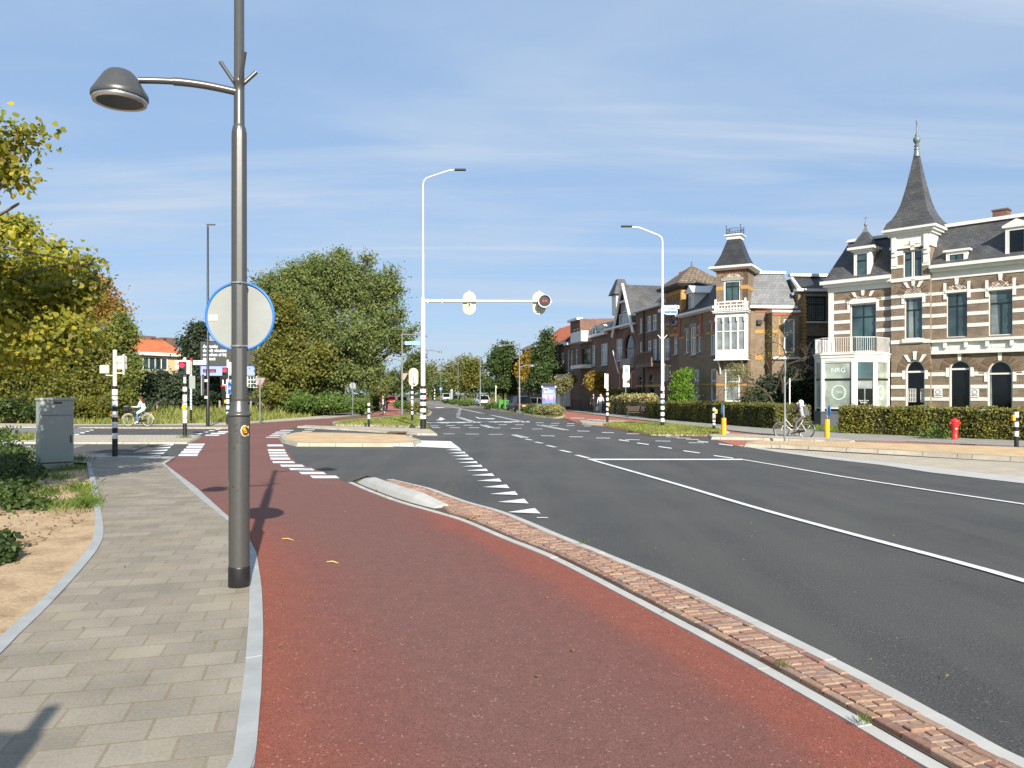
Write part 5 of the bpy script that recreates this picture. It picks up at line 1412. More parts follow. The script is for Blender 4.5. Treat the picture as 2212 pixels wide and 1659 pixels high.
for u in(2044,2089,2135,2188):
 x=VF.s(u);VF.box(b,x-0.09,x+0.09,zb0+0.34,zb1-0.16,0.1,0.26);VF.box(b,x-0.06,x+0.06,zb0+0.22,zb0+0.34,0.1,0.16)
for ua,uc in((2052,2083),(2143,2180)):VF.box(b,VF.s(ua),VF.s(uc),zb0+0.28,zb1-0.26,0.1,0.125)
b.build('sill_panel',M['trim'],villa)
b=MB()
VF.box(b,-0.4,sT0,zcl-0.1,zcl+0.12,-0.3,0.5);VF.box(b,-0.25,sT0,zcl-0.28,zcl-0.1,-0.3,0.34);VF.box(b,-0.06,sT0,VF.z(1859,627),zcl-0.28,-0.3,0.06)
b.mark();VF.box(b,sT1,sR,zcr-0.05,zcr+0.14,-0.3,0.5);VF.box(b,sT1,sR,zcr-0.24,zcr-0.05,-0.3,0.32);VF.box(b,sT1,sR,VF.z(2102,597),zcr-0.24,-0.3,0.05)
wT=sT1-sT0;b.mark()
for z0,z1,o in((zTt-0.9,zTt-0.75,0.07),(zTt-0.75,zTt-0.12,0.03),(zTt-0.12,zTt+0.02,0.16),(zTt+0.02,zTt+0.16,0.3),(zTt+0.16,zTt+0.3,0.42)):
 VT.box(b,sT0-o,sT1+o,z0,z1,-wT-o,o)
for x in(sT0+0.06,sT1-0.32):
 VT.box(b,x,x+0.26,zTt-1.35,zTt-0.12,0.0,0.12);VT.box(b,x+0.03,x+0.23,zTt-1.1,zTt-0.7,0.12,0.2);VT.box(b,x-0.04,x+0.3,zTt-1.9,zTt-1.35,0.0,0.06)
b.build('cornice',M['trim'],villa)
zrt=VF.z(2102,484,-1.5);zrl=VF.z(1880,518,-1.5)
b=MB()
VF.quad(b,[(sT1,zcr+0.14,0.3),(sR,zcr+0.14,0.3),(sR,zrt,-1.5),(sT1,zrt,-1.5)])
VF.quad(b,[(sT1,zrt,-1.5),(sR,zrt,-1.5),(sR,zrt+0.3,-D_),(sT1,zrt+0.3,-D_)])
xl=VF.s(1834,-1.5)
VF.quad(b,[(-0.25,zcl+0.12,0.3),(sT0,zcl+0.12,0.3),(sT0,zrl,-1.5),(xl,zrl,-1.5)])
VF.quad(b,[(-0.25,zcl+0.12,0.3),(xl,zrl,-1.5),(xl,zrl,-D_+1.5),(-0.25,zcl+0.12,-D_)])
VF.quad(b,[(xl,zrl,-1.5),(sT0+0.2,zrl,-1.5),(sT0+0.2,zrl,-D_+1.5),(xl,zrl,-D_+1.5)])
VF.quad(b,[(sR,zcr,0.2),(sR,zcr,-D_),(sR,zrt+0.3,-D_),(sR,zrt,-1.5)])
VF.box(b,sT0+0.1,sT1-0.1,zcl-0.4,zTt-0.05,-wT-0.1,-0.7)
b.build('mansard_roof',M['slate'],villa)
b=MB();VF.box(b,sT1+0.1,sR,zrt,zrt+0.2,-1.75,-1.35);b.mark();VF.box(b,xl-0.15,sT0,zrl,zrl+0.18,-1.75,-1.35);VF.box(b,xl-0.15,xl+0.1,zrl,zrl+0.18,-D_+1.5,-1.75);b.build('roof_edge',M['trim'],villa)
b=MB();x=VF.s(2164,-2.5);VF.box(b,x-0.38,x+0.38,zrt-0.3,VF.z(2164,457,-2.5),-2.8,-2.1);VF.box(b,x-0.43,x+0.43,VF.z(2164,457,-2.5),VF.z(2164,453.5,-2.5),-2.85,-2.05);b.build('chimney',M['brick_red'],villa)
ctr=VT.pt((sT0+sT1)/2,0,-wT/2)
kd=ctr.y/F
def zsp(y):return zz(219.4+y/4.32,ctr.y)
b=MB();prof=[(1152,535),(1140,500),(1120,452),(1100,415),(1070,372),(1040,338),(1000,300),(950,262),(880,222),(780,170),(680,126),(600,92),(512,56)]
vs=[];fs=[]
zbs=zTt+0.3
for i_,(y,w_)in enumerate(prof):
 h_=w_/4.32*kd/1.26/2
 z=max(zsp(y),zbs+0.1*i_)if i_<5 else zsp(y)
 if i_==0:z,h_=zbs,wT/2+0.36
 for a,c in((-1,-1),(1,-1),(1,1),(-1,1)):
  p=ctr+VT.t*(a*h_)-VT.n*(c*h_);vs.append((p.x,p.y,z))
for i in range(len(prof)-1):
 for k in range(4):fs.append((i*4+k,i*4+(k+1)%4,(i+1)*4+(k+1)%4,(i+1)*4+k))
b.add(vs,fs);sp_=b.build('spire',M['slate'],villa)
b=MB()
def rz_(px):return px/4.32*kd
b.lathe([(rz_(30),zsp(515)),(rz_(20),zsp(455))],ctr,12);b.lathe([(rz_(22),zsp(452)),(rz_(24),zsp(440)),(rz_(14),zsp(425)),(rz_(25),zsp(418)),(rz_(12),zsp(395)),(rz_(20),zsp(388)),(rz_(31),zsp(365)),(rz_(31),zsp(345)),(rz_(18),zsp(328)),(rz_(10),zsp(320)),(rz_(17),zsp(312)),(rz_(7),zsp(300)),(rz_(5),zsp(205)),(rz_(9),zsp(198)),(rz_(5),zsp(185)),(rz_(8),zsp(178)),(rz_(2),zsp(163))],ctr,14)
b.build('finial',plain('zinc',(0.16,0.19,0.2),0.5,0.3),sp_)
def dormer(f,parent,u0,u1,v0,v1,o,fr='trim',gl='glass',depth=1.6,roof='slate',kind='flat',label='dormer',wu=None,bars=(),trans=(),over=0.14,apex=None):
 s0,s1,z0,z1=f.rect(u0,u1,v0,v1,o)
 b=MB();f.box(b,s0,s1,z0,z1,o-depth,o-0.02)
 for x0,x1 in((s0,s0+0.14),(s1-0.14,s1)):f.box(b,x0,x1,z0,z1,o-0.02,o+0.04)
 f.box(b,s0+0.14,s1-0.14,z0,z0+0.1,o-0.02,o+0.05);f.box(b,s0+0.14,s1-0.14,z1-0.12,z1,o-0.02,o+0.04)
 f.box(b,s0-over,s1+over,z1,z1+0.12,o-depth,o+over)
 if kind=='pediment':
  m=(s0+s1)/2;A=[(s0-over,z1+0.12),(s1+over,z1+0.12),(m,z1+(s1-s0)*(apex or 0.35))]
  vs=[f.pt(x,z,o+over)for x,z in A]+[f.pt(x,z,o-depth)for x,z in A]
  b.add(vs,[(0,1,2),(5,4,3),(0,3,4,1),(1,4,5,2),(2,5,3,0)])
 D=b.build(label,M[fr],parent)
 W=window(f,D,s0+0.14,s1-0.14,z0+0.1,z1-0.12,o+0.02,fr,gl,bars,trans,0.05,None,inner='frame_dark')
 for ch in list(W.children):bpy.data.objects.remove(ch)if False else None
 return D,s0,s1,z0,z1
D,s0,s1,z0,z1=dormer(VF,villa,1845,1880,543,600,0.12,depth=1.5,trans=(0.68,))
b=MB();m=(s0+s1)/2;c0=VF.pt(m,0,0.12-0.55)
def pyr(b,f,m,o,z0,z1,h0,h1):
 vs=[f.pt(m+a*h,z,o+c*h)for z,h in((z0,h0),(z1,h1))for a,c in((-1,1),(1,1),(1,-1),(-1,-1))]
 b.add(vs,[(0,1,5,4),(1,2,6,5),(2,3,7,6),(3,0,4,7),(4,5,6,7)])
hw=(s1-s0)/2+0.22
b2=MB();VF.box(b2,m-hw-0.1,m+hw+0.1,z1+0.12,z1+0.28,0.12-0.55-hw-0.1,0.12+0.3);b2.build('dormer_cornice',M['trim'],villa)
pyr(b,VF,m,-0.43,z1+0.28,VF.z(1866,500),hw,0.16);dr_=b.build('dormer_roof',M['slate'],villa)
b=MB();pyr(b,VF,m,-0.43,VF.z(1866,500),VF.z(1866,487),0.17,0.03);b.lathe([(0.04,VF.z(1866,488)),(0.1,VF.z(1866,484)),(0.1,VF.z(1866,481)),(0.03,VF.z(1866,478)),(0.025,VF.z(1866,464)),(0,VF.z(1866,463))],VF.pt(m,0,-0.43),10);VF.box(b,m-0.12,m+0.12,VF.z(1866,469),VF.z(1866,467.8),-0.45,-0.41);b.build('finial',M['street_grey'],dr_)
dormer(VF,villa,2044,2090,543,575,0.12,depth=1.2,bars=(0.5,))
D,s0,s1,z0,z1=dormer(VF,villa,2172,2222,490,561,0.1,kind='pediment',gl='glass_black',depth=1.9,apex=0.42)
P0,P1,P2,P3,P4=Vector((18.99,48.2,0)),Vector((18.99,47.18,0)),Vector((20.47,45.98,0)),Vector((21.74,45.98,0)),Vector((23.1,47.1,0))
P5=VF.pt(0.35,0,0.02)
def zbay(v,P=P2):return zz(v,P.y)
zb_=[0.0,zbay(893),zbay(882.5),zbay(820.5),zbay(817),zbay(779),zbay(763)]
bay=MB();faces=[(P0,P1),(P1,P2),(P2,P3),(P3,P4)]
bayo=thing('x',None,None)
bpy.data.objects.remove(bayo)
fr=MB();dk=MB();basem=MB()
panes=[]
for a,c in faces:
 f=Fac(a,(c-a));L=(c-a).length
 pw=min(0.17,L*0.2)
 for x in(0,L-pw):f.box(fr,x,x+pw,zb_[1]-0.3,zb_[5],-0.12,0.03)
 f.box(fr,pw,L-pw,zb_[5]-0.08,zb_[5],-0.12,0.0);f.box(dk,pw,L-pw,zb_[3],zb_[4],-0.1,0.0);f.box(fr,pw,L-pw,zb_[2]-0.03,zb_[2]+0.04,-0.12,0.01)
 f.box(dk,pw,L-pw,zb_[1]-0.3,zb_[2]-0.03,-0.09,-0.02)
 panes.append((f,pw,L))
poly=[P5,P0,P1,P2,P3,P4,VF.pt(sT0-0.02,0,0.02)]
pp=[Vector((p.x,p.y))for p in poly]
basem.prism(inset(pp,-0.06),0.0,0.78);basem.prism(inset(pp,-0.1),0.78,0.86)
BAY=basem.build('bay_window',plain('bay_base_grey',(0.12,0.13,0.16),0.6),villa)
fr.build('bay_frame',M['trim'],BAY);dk.build('bay_panels',M['black'],BAY)
cp=MB();cp.prism(inset(pp,-0.03),zb_[5]-0.0,zb_[5]+0.2);cp.prism(inset(pp,-0.07),zb_[5]+0.2,zb_[6]-0.06);cp.prism(inset(pp,-0.13),zb_[6]-0.06,zb_[6]+0.03);cp.build('bay_cornice',M['trim'],BAY)
inn=MB();inn.prism(inset(pp,0.5),0.8,zb_[5]-0.02);inn.build('bay_interior',M['dark_in'],BAY)
for i,(f,pw,L)in enumerate(panes):
 b=MB();g='glass_green' if i!=2 else 'glass_black'
 f.quad(b,[(pw,zb_[2],-0.06),(L-pw,zb_[2],-0.06),(L-pw,zb_[3],-0.06),(pw,zb_[3],-0.06)])
 gp_=b.build('pane',M[g],BAY)
 b=MB();f.quad(b,[(pw,zb_[4],-0.06),(L-pw,zb_[4],-0.06),(L-pw,zb_[5]-0.08,-0.06),(pw,zb_[5]-0.08,-0.06)]);b.build('pane',M['glass_green' if i!=2 else 'glass'],BAY)
mint=plain('mint_lettering',(0.62,0.82,0.76),0.5)
f,pw,L=panes[1]
text('NRG',0.4,mint,f.pt(L*0.5,(zb_[4]+zb_[5])/2-0.04,-0.05),f.t,EZ,BAY,bold=0.002)
text('NRG',0.17,mint,f.pt(L*0.52,(zb_[2]+zb_[3])/2+0.12,-0.05),f.t,EZ,BAY)
def scribble(f,cs_,cz_,rx,rz__,name,seed):
 rr_=random.Random(seed);b=MB()
 for k in range(5):
  ph=rr_.random()*6.3;e1=rr_.uniform(0.86,1.05);e2=rr_.uniform(0.88,1.05)
  pts=[f.pt(cs_+rx*e1*math.cos(t_+ph)*(1+0.05*math.sin(3*t_)),cz_+rz__*e2*math.sin(t_+ph),-0.052)for t_ in[2*math.pi*i/28 for i in range(29)]]
  b.tube(pts,0.011,4,0,False)
 return b.build(name,mint,BAY)
scribble(f,L*0.51,(zb_[2]+zb_[3])/2+0.1,0.4,0.44,'ring_emblem',1)
f,pw,L=panes[3]
scribble(f,L*0.42,(zb_[2]+zb_[3])/2+0.1,0.38,0.44,'ring_emblem',2)
text('NRG',0.17,mint,f.pt(L*0.42,(zb_[2]+zb_[3])/2+0.12,-0.05),f.t,EZ,BAY)
f,pw,L=panes[2]
text('Supply Chain\nSpecialist',0.115,M['white'],f.pt(L*0.45,zb_[2]+0.42,-0.05),f.t,EZ,BAY)
text('nrgoffice',0.06,M['white'],f.pt(L*0.45,zb_[2]+0.18,-0.05),f.t,EZ,BAY)
b=MB();f.box(b,L*0.5-0.035,L*0.5+0.035,zb_[2]+0.02,zb_[3]-0.5,-0.058,-0.05);f.box(b,pw,L-pw,zb_[3]-0.52,zb_[3]-0.05,-0.058,-0.052);b.build('interior_frame',M['glass_pale'],BAY)
b=MB();rl=[P0,P1,P2,P3,P4];ztop=zz(728,P2.y);zr0=zb_[6]+0.08
rp_=inset(pp,-0.02)
pts=[Vector((rp_[i].x,rp_[i].y,0))for i in range(len(rp_))]
keep=[]
for a,c in zip(pts,pts[1:]):
 if(a-c).length<0.2:continue
 mid=(a+c)/2
 if(mid-VF.O).dot(VF.n)<0.15:continue
 L=(c-a).length;k=max(2,round(L/0.13))
 for z in(zr0,ztop):b.tube([Vector((a.x,a.y,z)),Vector((c.x,c.y,z))],0.022,6)
 for i in range(k+1):
  p=a.lerp(c,i/k);b.tube([Vector((p.x,p.y,zb_[6])),Vector((p.x,p.y,ztop))],0.014 if 0<i<k else 0.028,5)
b.build('balcony_railing',M['white'],villa)
for u0,u1,label,tx in((2018,2036,'white wall plaque with a ring mark left of the middle villa door','KANTOOR'),(2097,2115,'white wall plaque with a ring mark right of the middle villa door','NRG 167')):
 s0,s1,z0,z1=VF.rect(u0,u1,840,858)
 t=thing('wall_plaque',label,'plaque',VF.pt((s0+s1)/2,z0,0.05))
 b=MB();VF.box(b,s0,s1,z0,z1,0.026,0.06);b.build('plate',M['white'],t)
 b=MB();c_=VF.pt((s0+s1)/2,z0+(z1-z0)*0.63,0.062);b.lathe([(0.1,0),(0.15,0),(0.15,0.006),(0.1,0.006)],c_,20,0,False,(VF.t,EZ,VF.n),False);b.build('ring_mark',M['cabinet'],t)
 text(tx,0.08,M['lamp_dark'],VF.pt((s0+s1)/2,z0+(z1-z0)*0.22,0.066),VF.t,EZ,t)
TL=Vector((14.6,55.0,0));RT=Vector((-0.2,1.0,0)).normalized()
RF=Fac(TL,RT)
def house(name,label,cat,loc):return thing(name,label,cat,loc)
def ZT(x,y):return(1404.4+x/5.815,482.8+y/5.815)
def Zh(x,y):return(1289.2+x/3.557,466.3+y/3.557)
def Zr(x,y):return(1152+x/7.56,647.4+y/7.56)
ch=house('corner_house','ochre brown brick corner house with tower, white timber bay and roof cresting','house',TL)
TF=Fac(TL,(0.87,-0.5));TW=2.15
TR=TF.pt(TW,0);TS=Fac(TR,(0.5,0.87))
zte=TF.z(1580,580)
b=MB()
wd=TF.rect(*ZT(925,0)[:1],ZT(1135,0)[0],ZT(0,715)[1],ZT(0,985)[1])
wall(b,TF,0,TW,0,zte,[wd],0.14,0,0.3)
wall(b,TS,0,TW,0,zte,[],0.14,0,0.3)
pq=[TF.pt(0.03,0,-0.03),TF.pt(TW-0.03,0,-0.03),TF.pt(TW-0.03,0,-TW),TF.pt(0.03,0,-TW)]
b.prism(pq,0.0,TF.z(1580,690));
b.add([TF.pt(0,0,0),TF.pt(0,0,-TW),TF.pt(0,zte,-TW),TF.pt(0,zte,0)],[(0,1,2,3)])
b.add([TF.pt(0,0,-TW),TF.pt(TW,0,-TW),TF.pt(TW,zte,-TW),TF.pt(0,zte,-TW)],[(0,1,2,3)])
sE=RF.s(1467)
ze=RF.z(1500,676)
wins=[]
for x0,x1,y0,y1 in((445,480,1355,1630),(505,575,1300,1650),(603,635,1320,1612),(755,815,1250,1650)):
 wins.append(RF.rect(ZT(x0,0)[0],ZT(x1,0)[0],ZT(0,y0)[1],ZT(0,y1)[1]))
wins=[(max(0.05,min(w_[0],w_[1])),max(w_[0],w_[1]),w_[2],w_[3])for w_ in wins]
wlow=RF.rect(*Zh(745,0)[:1],Zh(785,0)[0],Zh(0,1180)[1],Zh(0,1410)[1]);wlow=(min(wlow[:2]),max(wlow[:2]),wlow[2],wlow[3])
wlow2=RF.rect(Zh(875,0)[0],Zh(915,0)[0],Zh(0,1175)[1],Zh(0,1425)[1]);wlow2=(max(0.05,min(wlow2[:2])),max(wlow2[:2]),wlow2[2],wlow2[3])
wall(b,RF,0,sE,0,ze,wins+[wlow,wlow2],0.14,0,0.3)
WF=Fac((TR+TS.t*(TW*0.55)),(1.0,0.1))
sW0,sW1=0.0,WF.s(1718)
zw=WF.z(1660,665)
wall(b,WF,sW0,sW1,0,zw,[],0.14,0,0.3)
wlo=TF.rect(Zh(985,0)[0],Zh(1100,0)[0],Zh(0,1180)[1],Zh(0,1428)[1])
b.build('wall',M['brick_ochre'],ch)
for w_ in wins:window(RF,ch,*w_,-0.08,'trim','glass_pale',(0.5,)if w_[1]-w_[0]>0.9 else(),(0.62,),0.1,'greystone')
window(RF,ch,*wlow,-0.08,'trim','glass_pale',(),(0.62,),0.1);window(RF,ch,*wlow2,-0.08,'trim','glass_pale',(),(0.62,),0.1)
window(TF,ch,*wd,-0.08,'trim','glass',(0.5,),(0.72,),0.1,None,'balcony_door',inner='frame_dark')
b=MB()
for f,z0,z1,s0,s1 in((TF,TF.z(1580,626),TF.z(1580,617.5),0,TW),(TS,TF.z(1580,626),TF.z(1580,617.5),0,TW)):
 b.mark();hs=[wd]if f is TF else[]
 segs=[(s0,s1)]
 for h in hs:segs=[x for a,c in segs for x in((a,min(c,h[0])),(max(a,h[1]),c))if x[1]>x[0]]
 for a,c in segs:f.box(b,a,c,z0,z1,-0.02,0.03)
b.mark();WF.box(b,0.3,sW1,WF.z(1660,ZT(0,1378)[1]),WF.z(1660,ZT(0,1335)[1]),-0.02,0.03)
b.mark();WF.box(b,0.3,sW1,WF.z(1660,777),WF.z(1660,766),-0.02,0.03)
for a,c in((0.1,sE*0.25),(sE*0.4,sE*0.55),(sE*0.85,sE)):RF.box(b,a,c,RF.z(1510,ZT(0,1415)[1]),RF.z(1510,ZT(0,1385)[1]),-0.02,0.03)
b.mark();RF.box(b,0.1,sE,RF.z(1500,833),RF.z(1500,829.5),-0.02,0.03);TF.box(b,0,TW,TF.z(1580,834),TF.z(1580,829),-0.02,0.03)
b.build('ochre_band',M['ochre'],ch)
b=MB()
for i in range(12):TF.box(b,0.05+i*0.178,0.05+i*0.178+0.1,zte-0.28,zte-0.1,-0.02,0.06)
b.mark();WF.box(b,0.3,sW1,zw-0.3,zw-0.12,-0.02,0.05)
for a in(0.15,sE*0.35,sE-0.3):b.mark();RF.box(b,a,a+0.3,ze-1.6,ze-0.2,-0.02,0.08)
b.build('red_trim',M['redtrim'],ch)
b=MB();m=(wd[0]+wd[1])/2
arch_ring(b,TF,wd[0]-0.05,wd[1]+0.05,wd[3]+0.24,wd[3]+0.5,0.16,-0.02,0.03,20)
for w_ in wins[:3]:b.mark();arch_ring(b,RF,w_[0],w_[1],w_[3]+0.3,w_[3]+0.3+(w_[1]-w_[0])*0.45,0.14,-0.02,0.03,14)
b.build('brick_arch',M['voussoir'],ch)
b=MB();TF.box(b,wd[0]-0.2,wd[1]+0.2,wd[3],wd[3]+0.2,-0.02,0.04)
for w_ in wins:b.mark();RF.box(b,w_[0]-0.14,w_[1]+0.14,w_[3],w_[3]+0.24,-0.02,0.04)
b.build('lintel',M['greystone'],ch)
b=MB();k=10;TF.quad(b,[(m-(wd[1]-wd[0])/2*math.cos(math.pi*i/k),wd[3]+0.22+0.27*math.sin(math.pi*i/k),0.01)for i in range(k+1)][::-1]);b.build('patterned_panel',M['diaper'],ch)
tc_=TF.pt(TW/2,0,-TW/2)
def sqring(c,f,h_,z):return[c+f.t*(a*h_)+f.n*(q*h_)+EZ*z for a,q in((-1,1),(1,1),(1,-1),(-1,-1))]
def sqloft(b,c,f,prof,cap=True):
 vs=[p for h_,z in prof for p in sqring(c,f,h_,z)];fs=[]
 for i in range(len(prof)-1):
  for k in range(4):fs.append((i*4+k,i*4+(k+1)%4,(i+1)*4+(k+1)%4,(i+1)*4+k))
 if cap:fs.append(tuple(len(vs)-4+k for k in range(4)))
 b.add(vs,fs)
b=MB();ov=TW/2
sqloft(b,tc_,TF,[(ov+0.1,zte-0.1),(ov+0.42,zte+0.02),(ov+0.46,zte+0.16),(ov+0.3,zte+0.2)]);b.build('cornice',M['trim'],ch)
zrt_=TF.z(1592,518.5,-TW/2)
b=MB();sqloft(b,tc_,TF,[(ov+0.16,zte+0.2),(ov*0.78,zte+1.0),(0.45,zrt_)]);tr_=b.build('tower_roof',M['slate_dark'],ch)
b=MB();sqloft(b,tc_,TF,[(0.48,zrt_),(0.5,zrt_+0.16),(0.62,zrt_+0.26),(0.62,zrt_+0.34)]);b.build('roof_platform',M['trim'],tr_)
b=MB();rg=sqring(tc_,TF,0.5,zrt_+0.34);hc_=zz(490,tc_.y)-zrt_-0.34
for i in range(4):
 a,c=rg[i],rg[(i+1)%4]
 b.tube([a,a+EZ*(hc_*1.0)],[0.03,0.015],6);b.ball(a+EZ*hc_,0.045,6);b.ball(a+EZ*hc_*0.8,0.04,6)
 b.tube([a+EZ*0.1,c+EZ*0.1],0.015,5)
 b.tube([(a.lerp(c,k/8)+EZ*(hc_*(0.62+0.1*math.sin(math.pi*k/8))))for k in range(9)],0.015,5)
 for k in range(1,5):p=a.lerp(c,k/5);b.tube([p+EZ*0.02,p+EZ*hc_*0.68],0.011,5)
b.build('roof_cresting',M['lamp_dark'],tr_)
b=MB()
zr2=zz(603,RF.pt(0.8,0,-2.0).y)
RF.quad(b,[(0,ze+0.12,0.25),(sE,ze+0.12,0.25),(sE,zr2,-2.0),(0.6,zr2,-2.0)])
zr3=WF.z(1660,592,-1.2)
WF.quad(b,[(0.1,zw+0.1,0.2),(sW1-0.1,zw+0.1,0.2),(sW1-0.35,zr3,-1.2),(0.3,zr3,-1.2)])
b.build('street_roof',M['slate_dark'],ch)
b=MB();WF.quad(b,[(-0.1,zw+0.14,0.24),(sW1-0.05,zw+0.14,0.24),(sW1-0.32,zr3,-1.17),(0.2,zr3,-1.17)]);b.build('mansard_roof',M['slate_pale'],ch)
b=MB();WF.box(b,-0.2,sW1,zw-0.05,zw+0.13,-0.1,0.34);b.mark();WF.box(b,0.1,sW1-0.2,zr3,zr3+0.2,-1.4,-1.05)
b.mark();RF.box(b,-0.1,sE,ze-0.05,ze+0.12,-0.1,0.36);b.mark();RF.box(b,0.5,sE,zr2,zr2+0.15,-2.2,-1.9)
for i in range(12):RF.box(b,0.3+i*(sE-0.4)/12,0.42+i*(sE-0.4)/12,ze-0.18,ze-0.05,0.0,0.3)
b.build('gutter',M['trim'],ch)
body=MB();body.prism([RF.pt(0.2,0,-0.3),RF.pt(sE,0,-0.3),RF.pt(sE,0,-9),WF.pt(sW1,0,-7),WF.pt(sW1,0,-0.3),WF.pt(0.6,0,-0.3)],0,min(ze,zw)-0.05);body.build('rear_wall',M['brick_ochre'],ch)
body=MB();body.prism([RF.pt(0.4,0,-2.0),RF.pt(sE,0,-2.0),RF.pt(sE,0,-9),WF.pt(sW1-0.3,0,-7),WF.pt(sW1-0.3,0,-1.25),WF.pt(0.3,0,-1.25)],min(ze,zw)-0.1,min(zr2,zr3)-0.02);body.build('attic',M['slate_dark'],ch)
s0,s1=sorted((RF.s(ZT(500,0)[0],-0.2),RF.s(ZT(560,0)[0],-0.2)))
m=(s0+s1)/2;z0,z1=ze+0.12,RF.z(1495,ZT(0,870)[1]);zap=RF.z(1493,ZT(0,775)[1])
b=MB();RF.box(b,s0,s1,z0,z1,-2.4,-0.1)
vs=[RF.pt(x,z,o)for o in(0.1,-2.4)for x,z in((s0-0.25,z1),(s1+0.25,z1),(m,zap))];b.add(vs,[(0,1,2),(5,4,3),(0,3,4,1),(1,4,5,2),(2,5,3,0)])
dm=b.build('dormer',M['trim'],ch);window(RF,dm,s0+0.15,s1-0.15,z0+0.1,z1-0.15,-0.06,'trim','glass_pale',(),(),0.06)
BF=TF.off(0.75);s0,s1=BF.s(1545.5),BF.s(1611)
zb0,zb1,zb2,zb3=BF.z(1578,778),BF.z(1578,755),BF.z(1578,685),BF.z(1578,675.5)
b=MB();BF.box(b,s0,s1,zb0+0.06,zb1,-0.75,0.0);BF.box(b,s0-0.1,s1+0.1,zb0,zb0+0.07,-0.75,0.08);b.mark();BF.box(b,s0,s1,zb2,zb3,-0.75,0.02);BF.box(b,s0-0.15,s1+0.12,zb3,zb3+0.1,-0.75,0.2);BF.box(b,s0-0.2,s1+0.17,zb3+0.1,zb3+0.16,-0.75,0.26)
wb_=b.build('timber_bay',M['white'],ch)
b=MB()
for i in range(5):
 x=s0+(s1-s0-0.1)*i/4;BF.box(b,x,x+0.1,zb1,zb2,-0.1,0.03)
 BF.box(b,x-0.02,x+0.12,zb2-0.3,zb2,0.03,0.1)
BF.box(b,s0,s1,zb1+(zb2-zb1)*0.55,zb1+(zb2-zb1)*0.55+0.06,-0.08,0.01)
for o in(-0.75,-0.4):BF.box(b,s1-0.09,s1,zb1,zb2,o,o+0.08)
b.build('bay_frame',M['white'],wb_)
for i in range(4):
 b=MB();x0,x1=s0+(s1-s0-0.1)*i/4+0.08,s0+(s1-s0-0.1)*(i+1)/4+0.02;BF.quad(b,[(x0,zb1,-0.04),(x1,zb1,-0.04),(x1,zb2,-0.04),(x0,zb2,-0.04)]);b.build('pane',M['glass_pale'],wb_)
b=MB();BF.quad(b,[(s1-0.04,zb1,-0.05),(s1-0.04,zb1,-0.75),(s1-0.04,zb2,-0.75),(s1-0.04,zb2,-0.05)]);BF.quad(b,[(s0+0.03,zb1,-0.05),(s0+0.03,zb2,-0.05),(s0+0.03,zb2,-0.75),(s0+0.03,zb1,-0.75)]);b.build('side_pane',M['glass_pale'],wb_)
b=MB();zk0,zk1=zb3+0.16,BF.z(1578,652)
for x in(s0-0.05,s1-0.08):BF.box(b,x,x+0.12,zk0,zk1+0.22,-0.04,0.08)
for z in(zk0+0.1,zk1-0.03,(zk0+zk1)/2+0.05):BF.box(b,s0,s1,z,z+0.07,-0.01,0.05)
for i in range(1,10):x=s0+(s1-s0)*i/10;BF.box(b,x,x+0.05,zk0,zk1 if i%2 else(zk0+zk1)/2,0.0,0.04)
for z in(zk0+0.1,zk1-0.03):BF.box(b,s1-0.04,s1+0.03,z,z+0.07,-0.75,-0.04)
for o in(-0.6,-0.45,-0.3,-0.15):BF.box(b,s1-0.03,s1+0.02,zk0,zk1,o,o+0.05)
b.build('balcony_railing',M['white'],ch)
b=MB()
for x in(s0+0.15,s1-0.3):b.mark();b.tube([BF.pt(x,zb0,-0.1),BF.pt(x,zb0-0.5,-0.6),BF.pt(x,zb0-0.95,-0.72)],0.06,6)
b.build('bay_bracket',M['white'],ch)
window(TF,ch,*wlo,0.03,'trim','glass_pale',(),(0.62,),0.1)
b=MB();TF.box(b,wlo[0]-0.1,wlo[1]+0.1,wlo[3],wlo[3]+0.22,-0.02,0.05);b.build('lintel',M['greystone'],ch)
b=MB();WF.box(b,WF.s(ZT(1335,0)[0]),WF.s(ZT(1395,0)[0]),WF.z(1640,ZT(0,1270)[1]),WF.z(1640,ZT(0,1215)[1]),0.0,0.22);b.build('wall_vent',M['lamp_dark'],ch)
sh=house('side_house','brick side house with yellow quoins and leaded dark window left of the villa','house',WF.pt(sW1,0))
SF=WF.off(0.9);a0,a1=SF.s(1668),SF.s(1726);zbt=SF.z(1697,675)
wS=SF.rect(1693,1717,689,762)
b=MB();wall(b,SF,a0,a1,0,zbt,[wS],0.12,0,0.9);b.build('wall',M['brick_ochre'],sh)
window(SF,sh,*wS,-0.07,'trim','glass_pale',(),(0.6,),0.09)
b=MB();SF.box(b,a0-0.06,a1+0.06,zbt,zbt+0.16,-0.9,0.12);b.mark();SF.box(b,a0-0.04,a1+0.04,SF.z(1697,776),SF.z(1697,771),-0.02,0.2);b.build('cornice',M['trim'],sh)
b=MB();SF.box(b,a0,a1,zbt-0.2,zbt-0.05,-0.02,0.05);b.build('red_trim',M['redtrim'],sh)
b=MB();x=SF.s(1681);SF.box(b,x,x+0.14,SF.z(1681,768),zbt-0.25,-0.02,0.03)
SF.box(b,a0,x+0.14,SF.z(1681,719),SF.z(1681,713),-0.02,0.035)
b.build('ochre_quoin',M['ochre'],sh)
HF=WF.off(0.35);h0,h1=HF.s(1724),HF.s(1805);zh=HF.z(1757,629)
wH=HF.rect(1742,1784.5,640,694.5);wH2=HF.rect(1742,1790,726,790)
b=MB();wall(b,HF,h0,h1,0,zh,[wH,wH2],0.12,0,0.6);HF.box(b,h0-0.02,h1+4,0,zh-0.2,-7,-0.5)
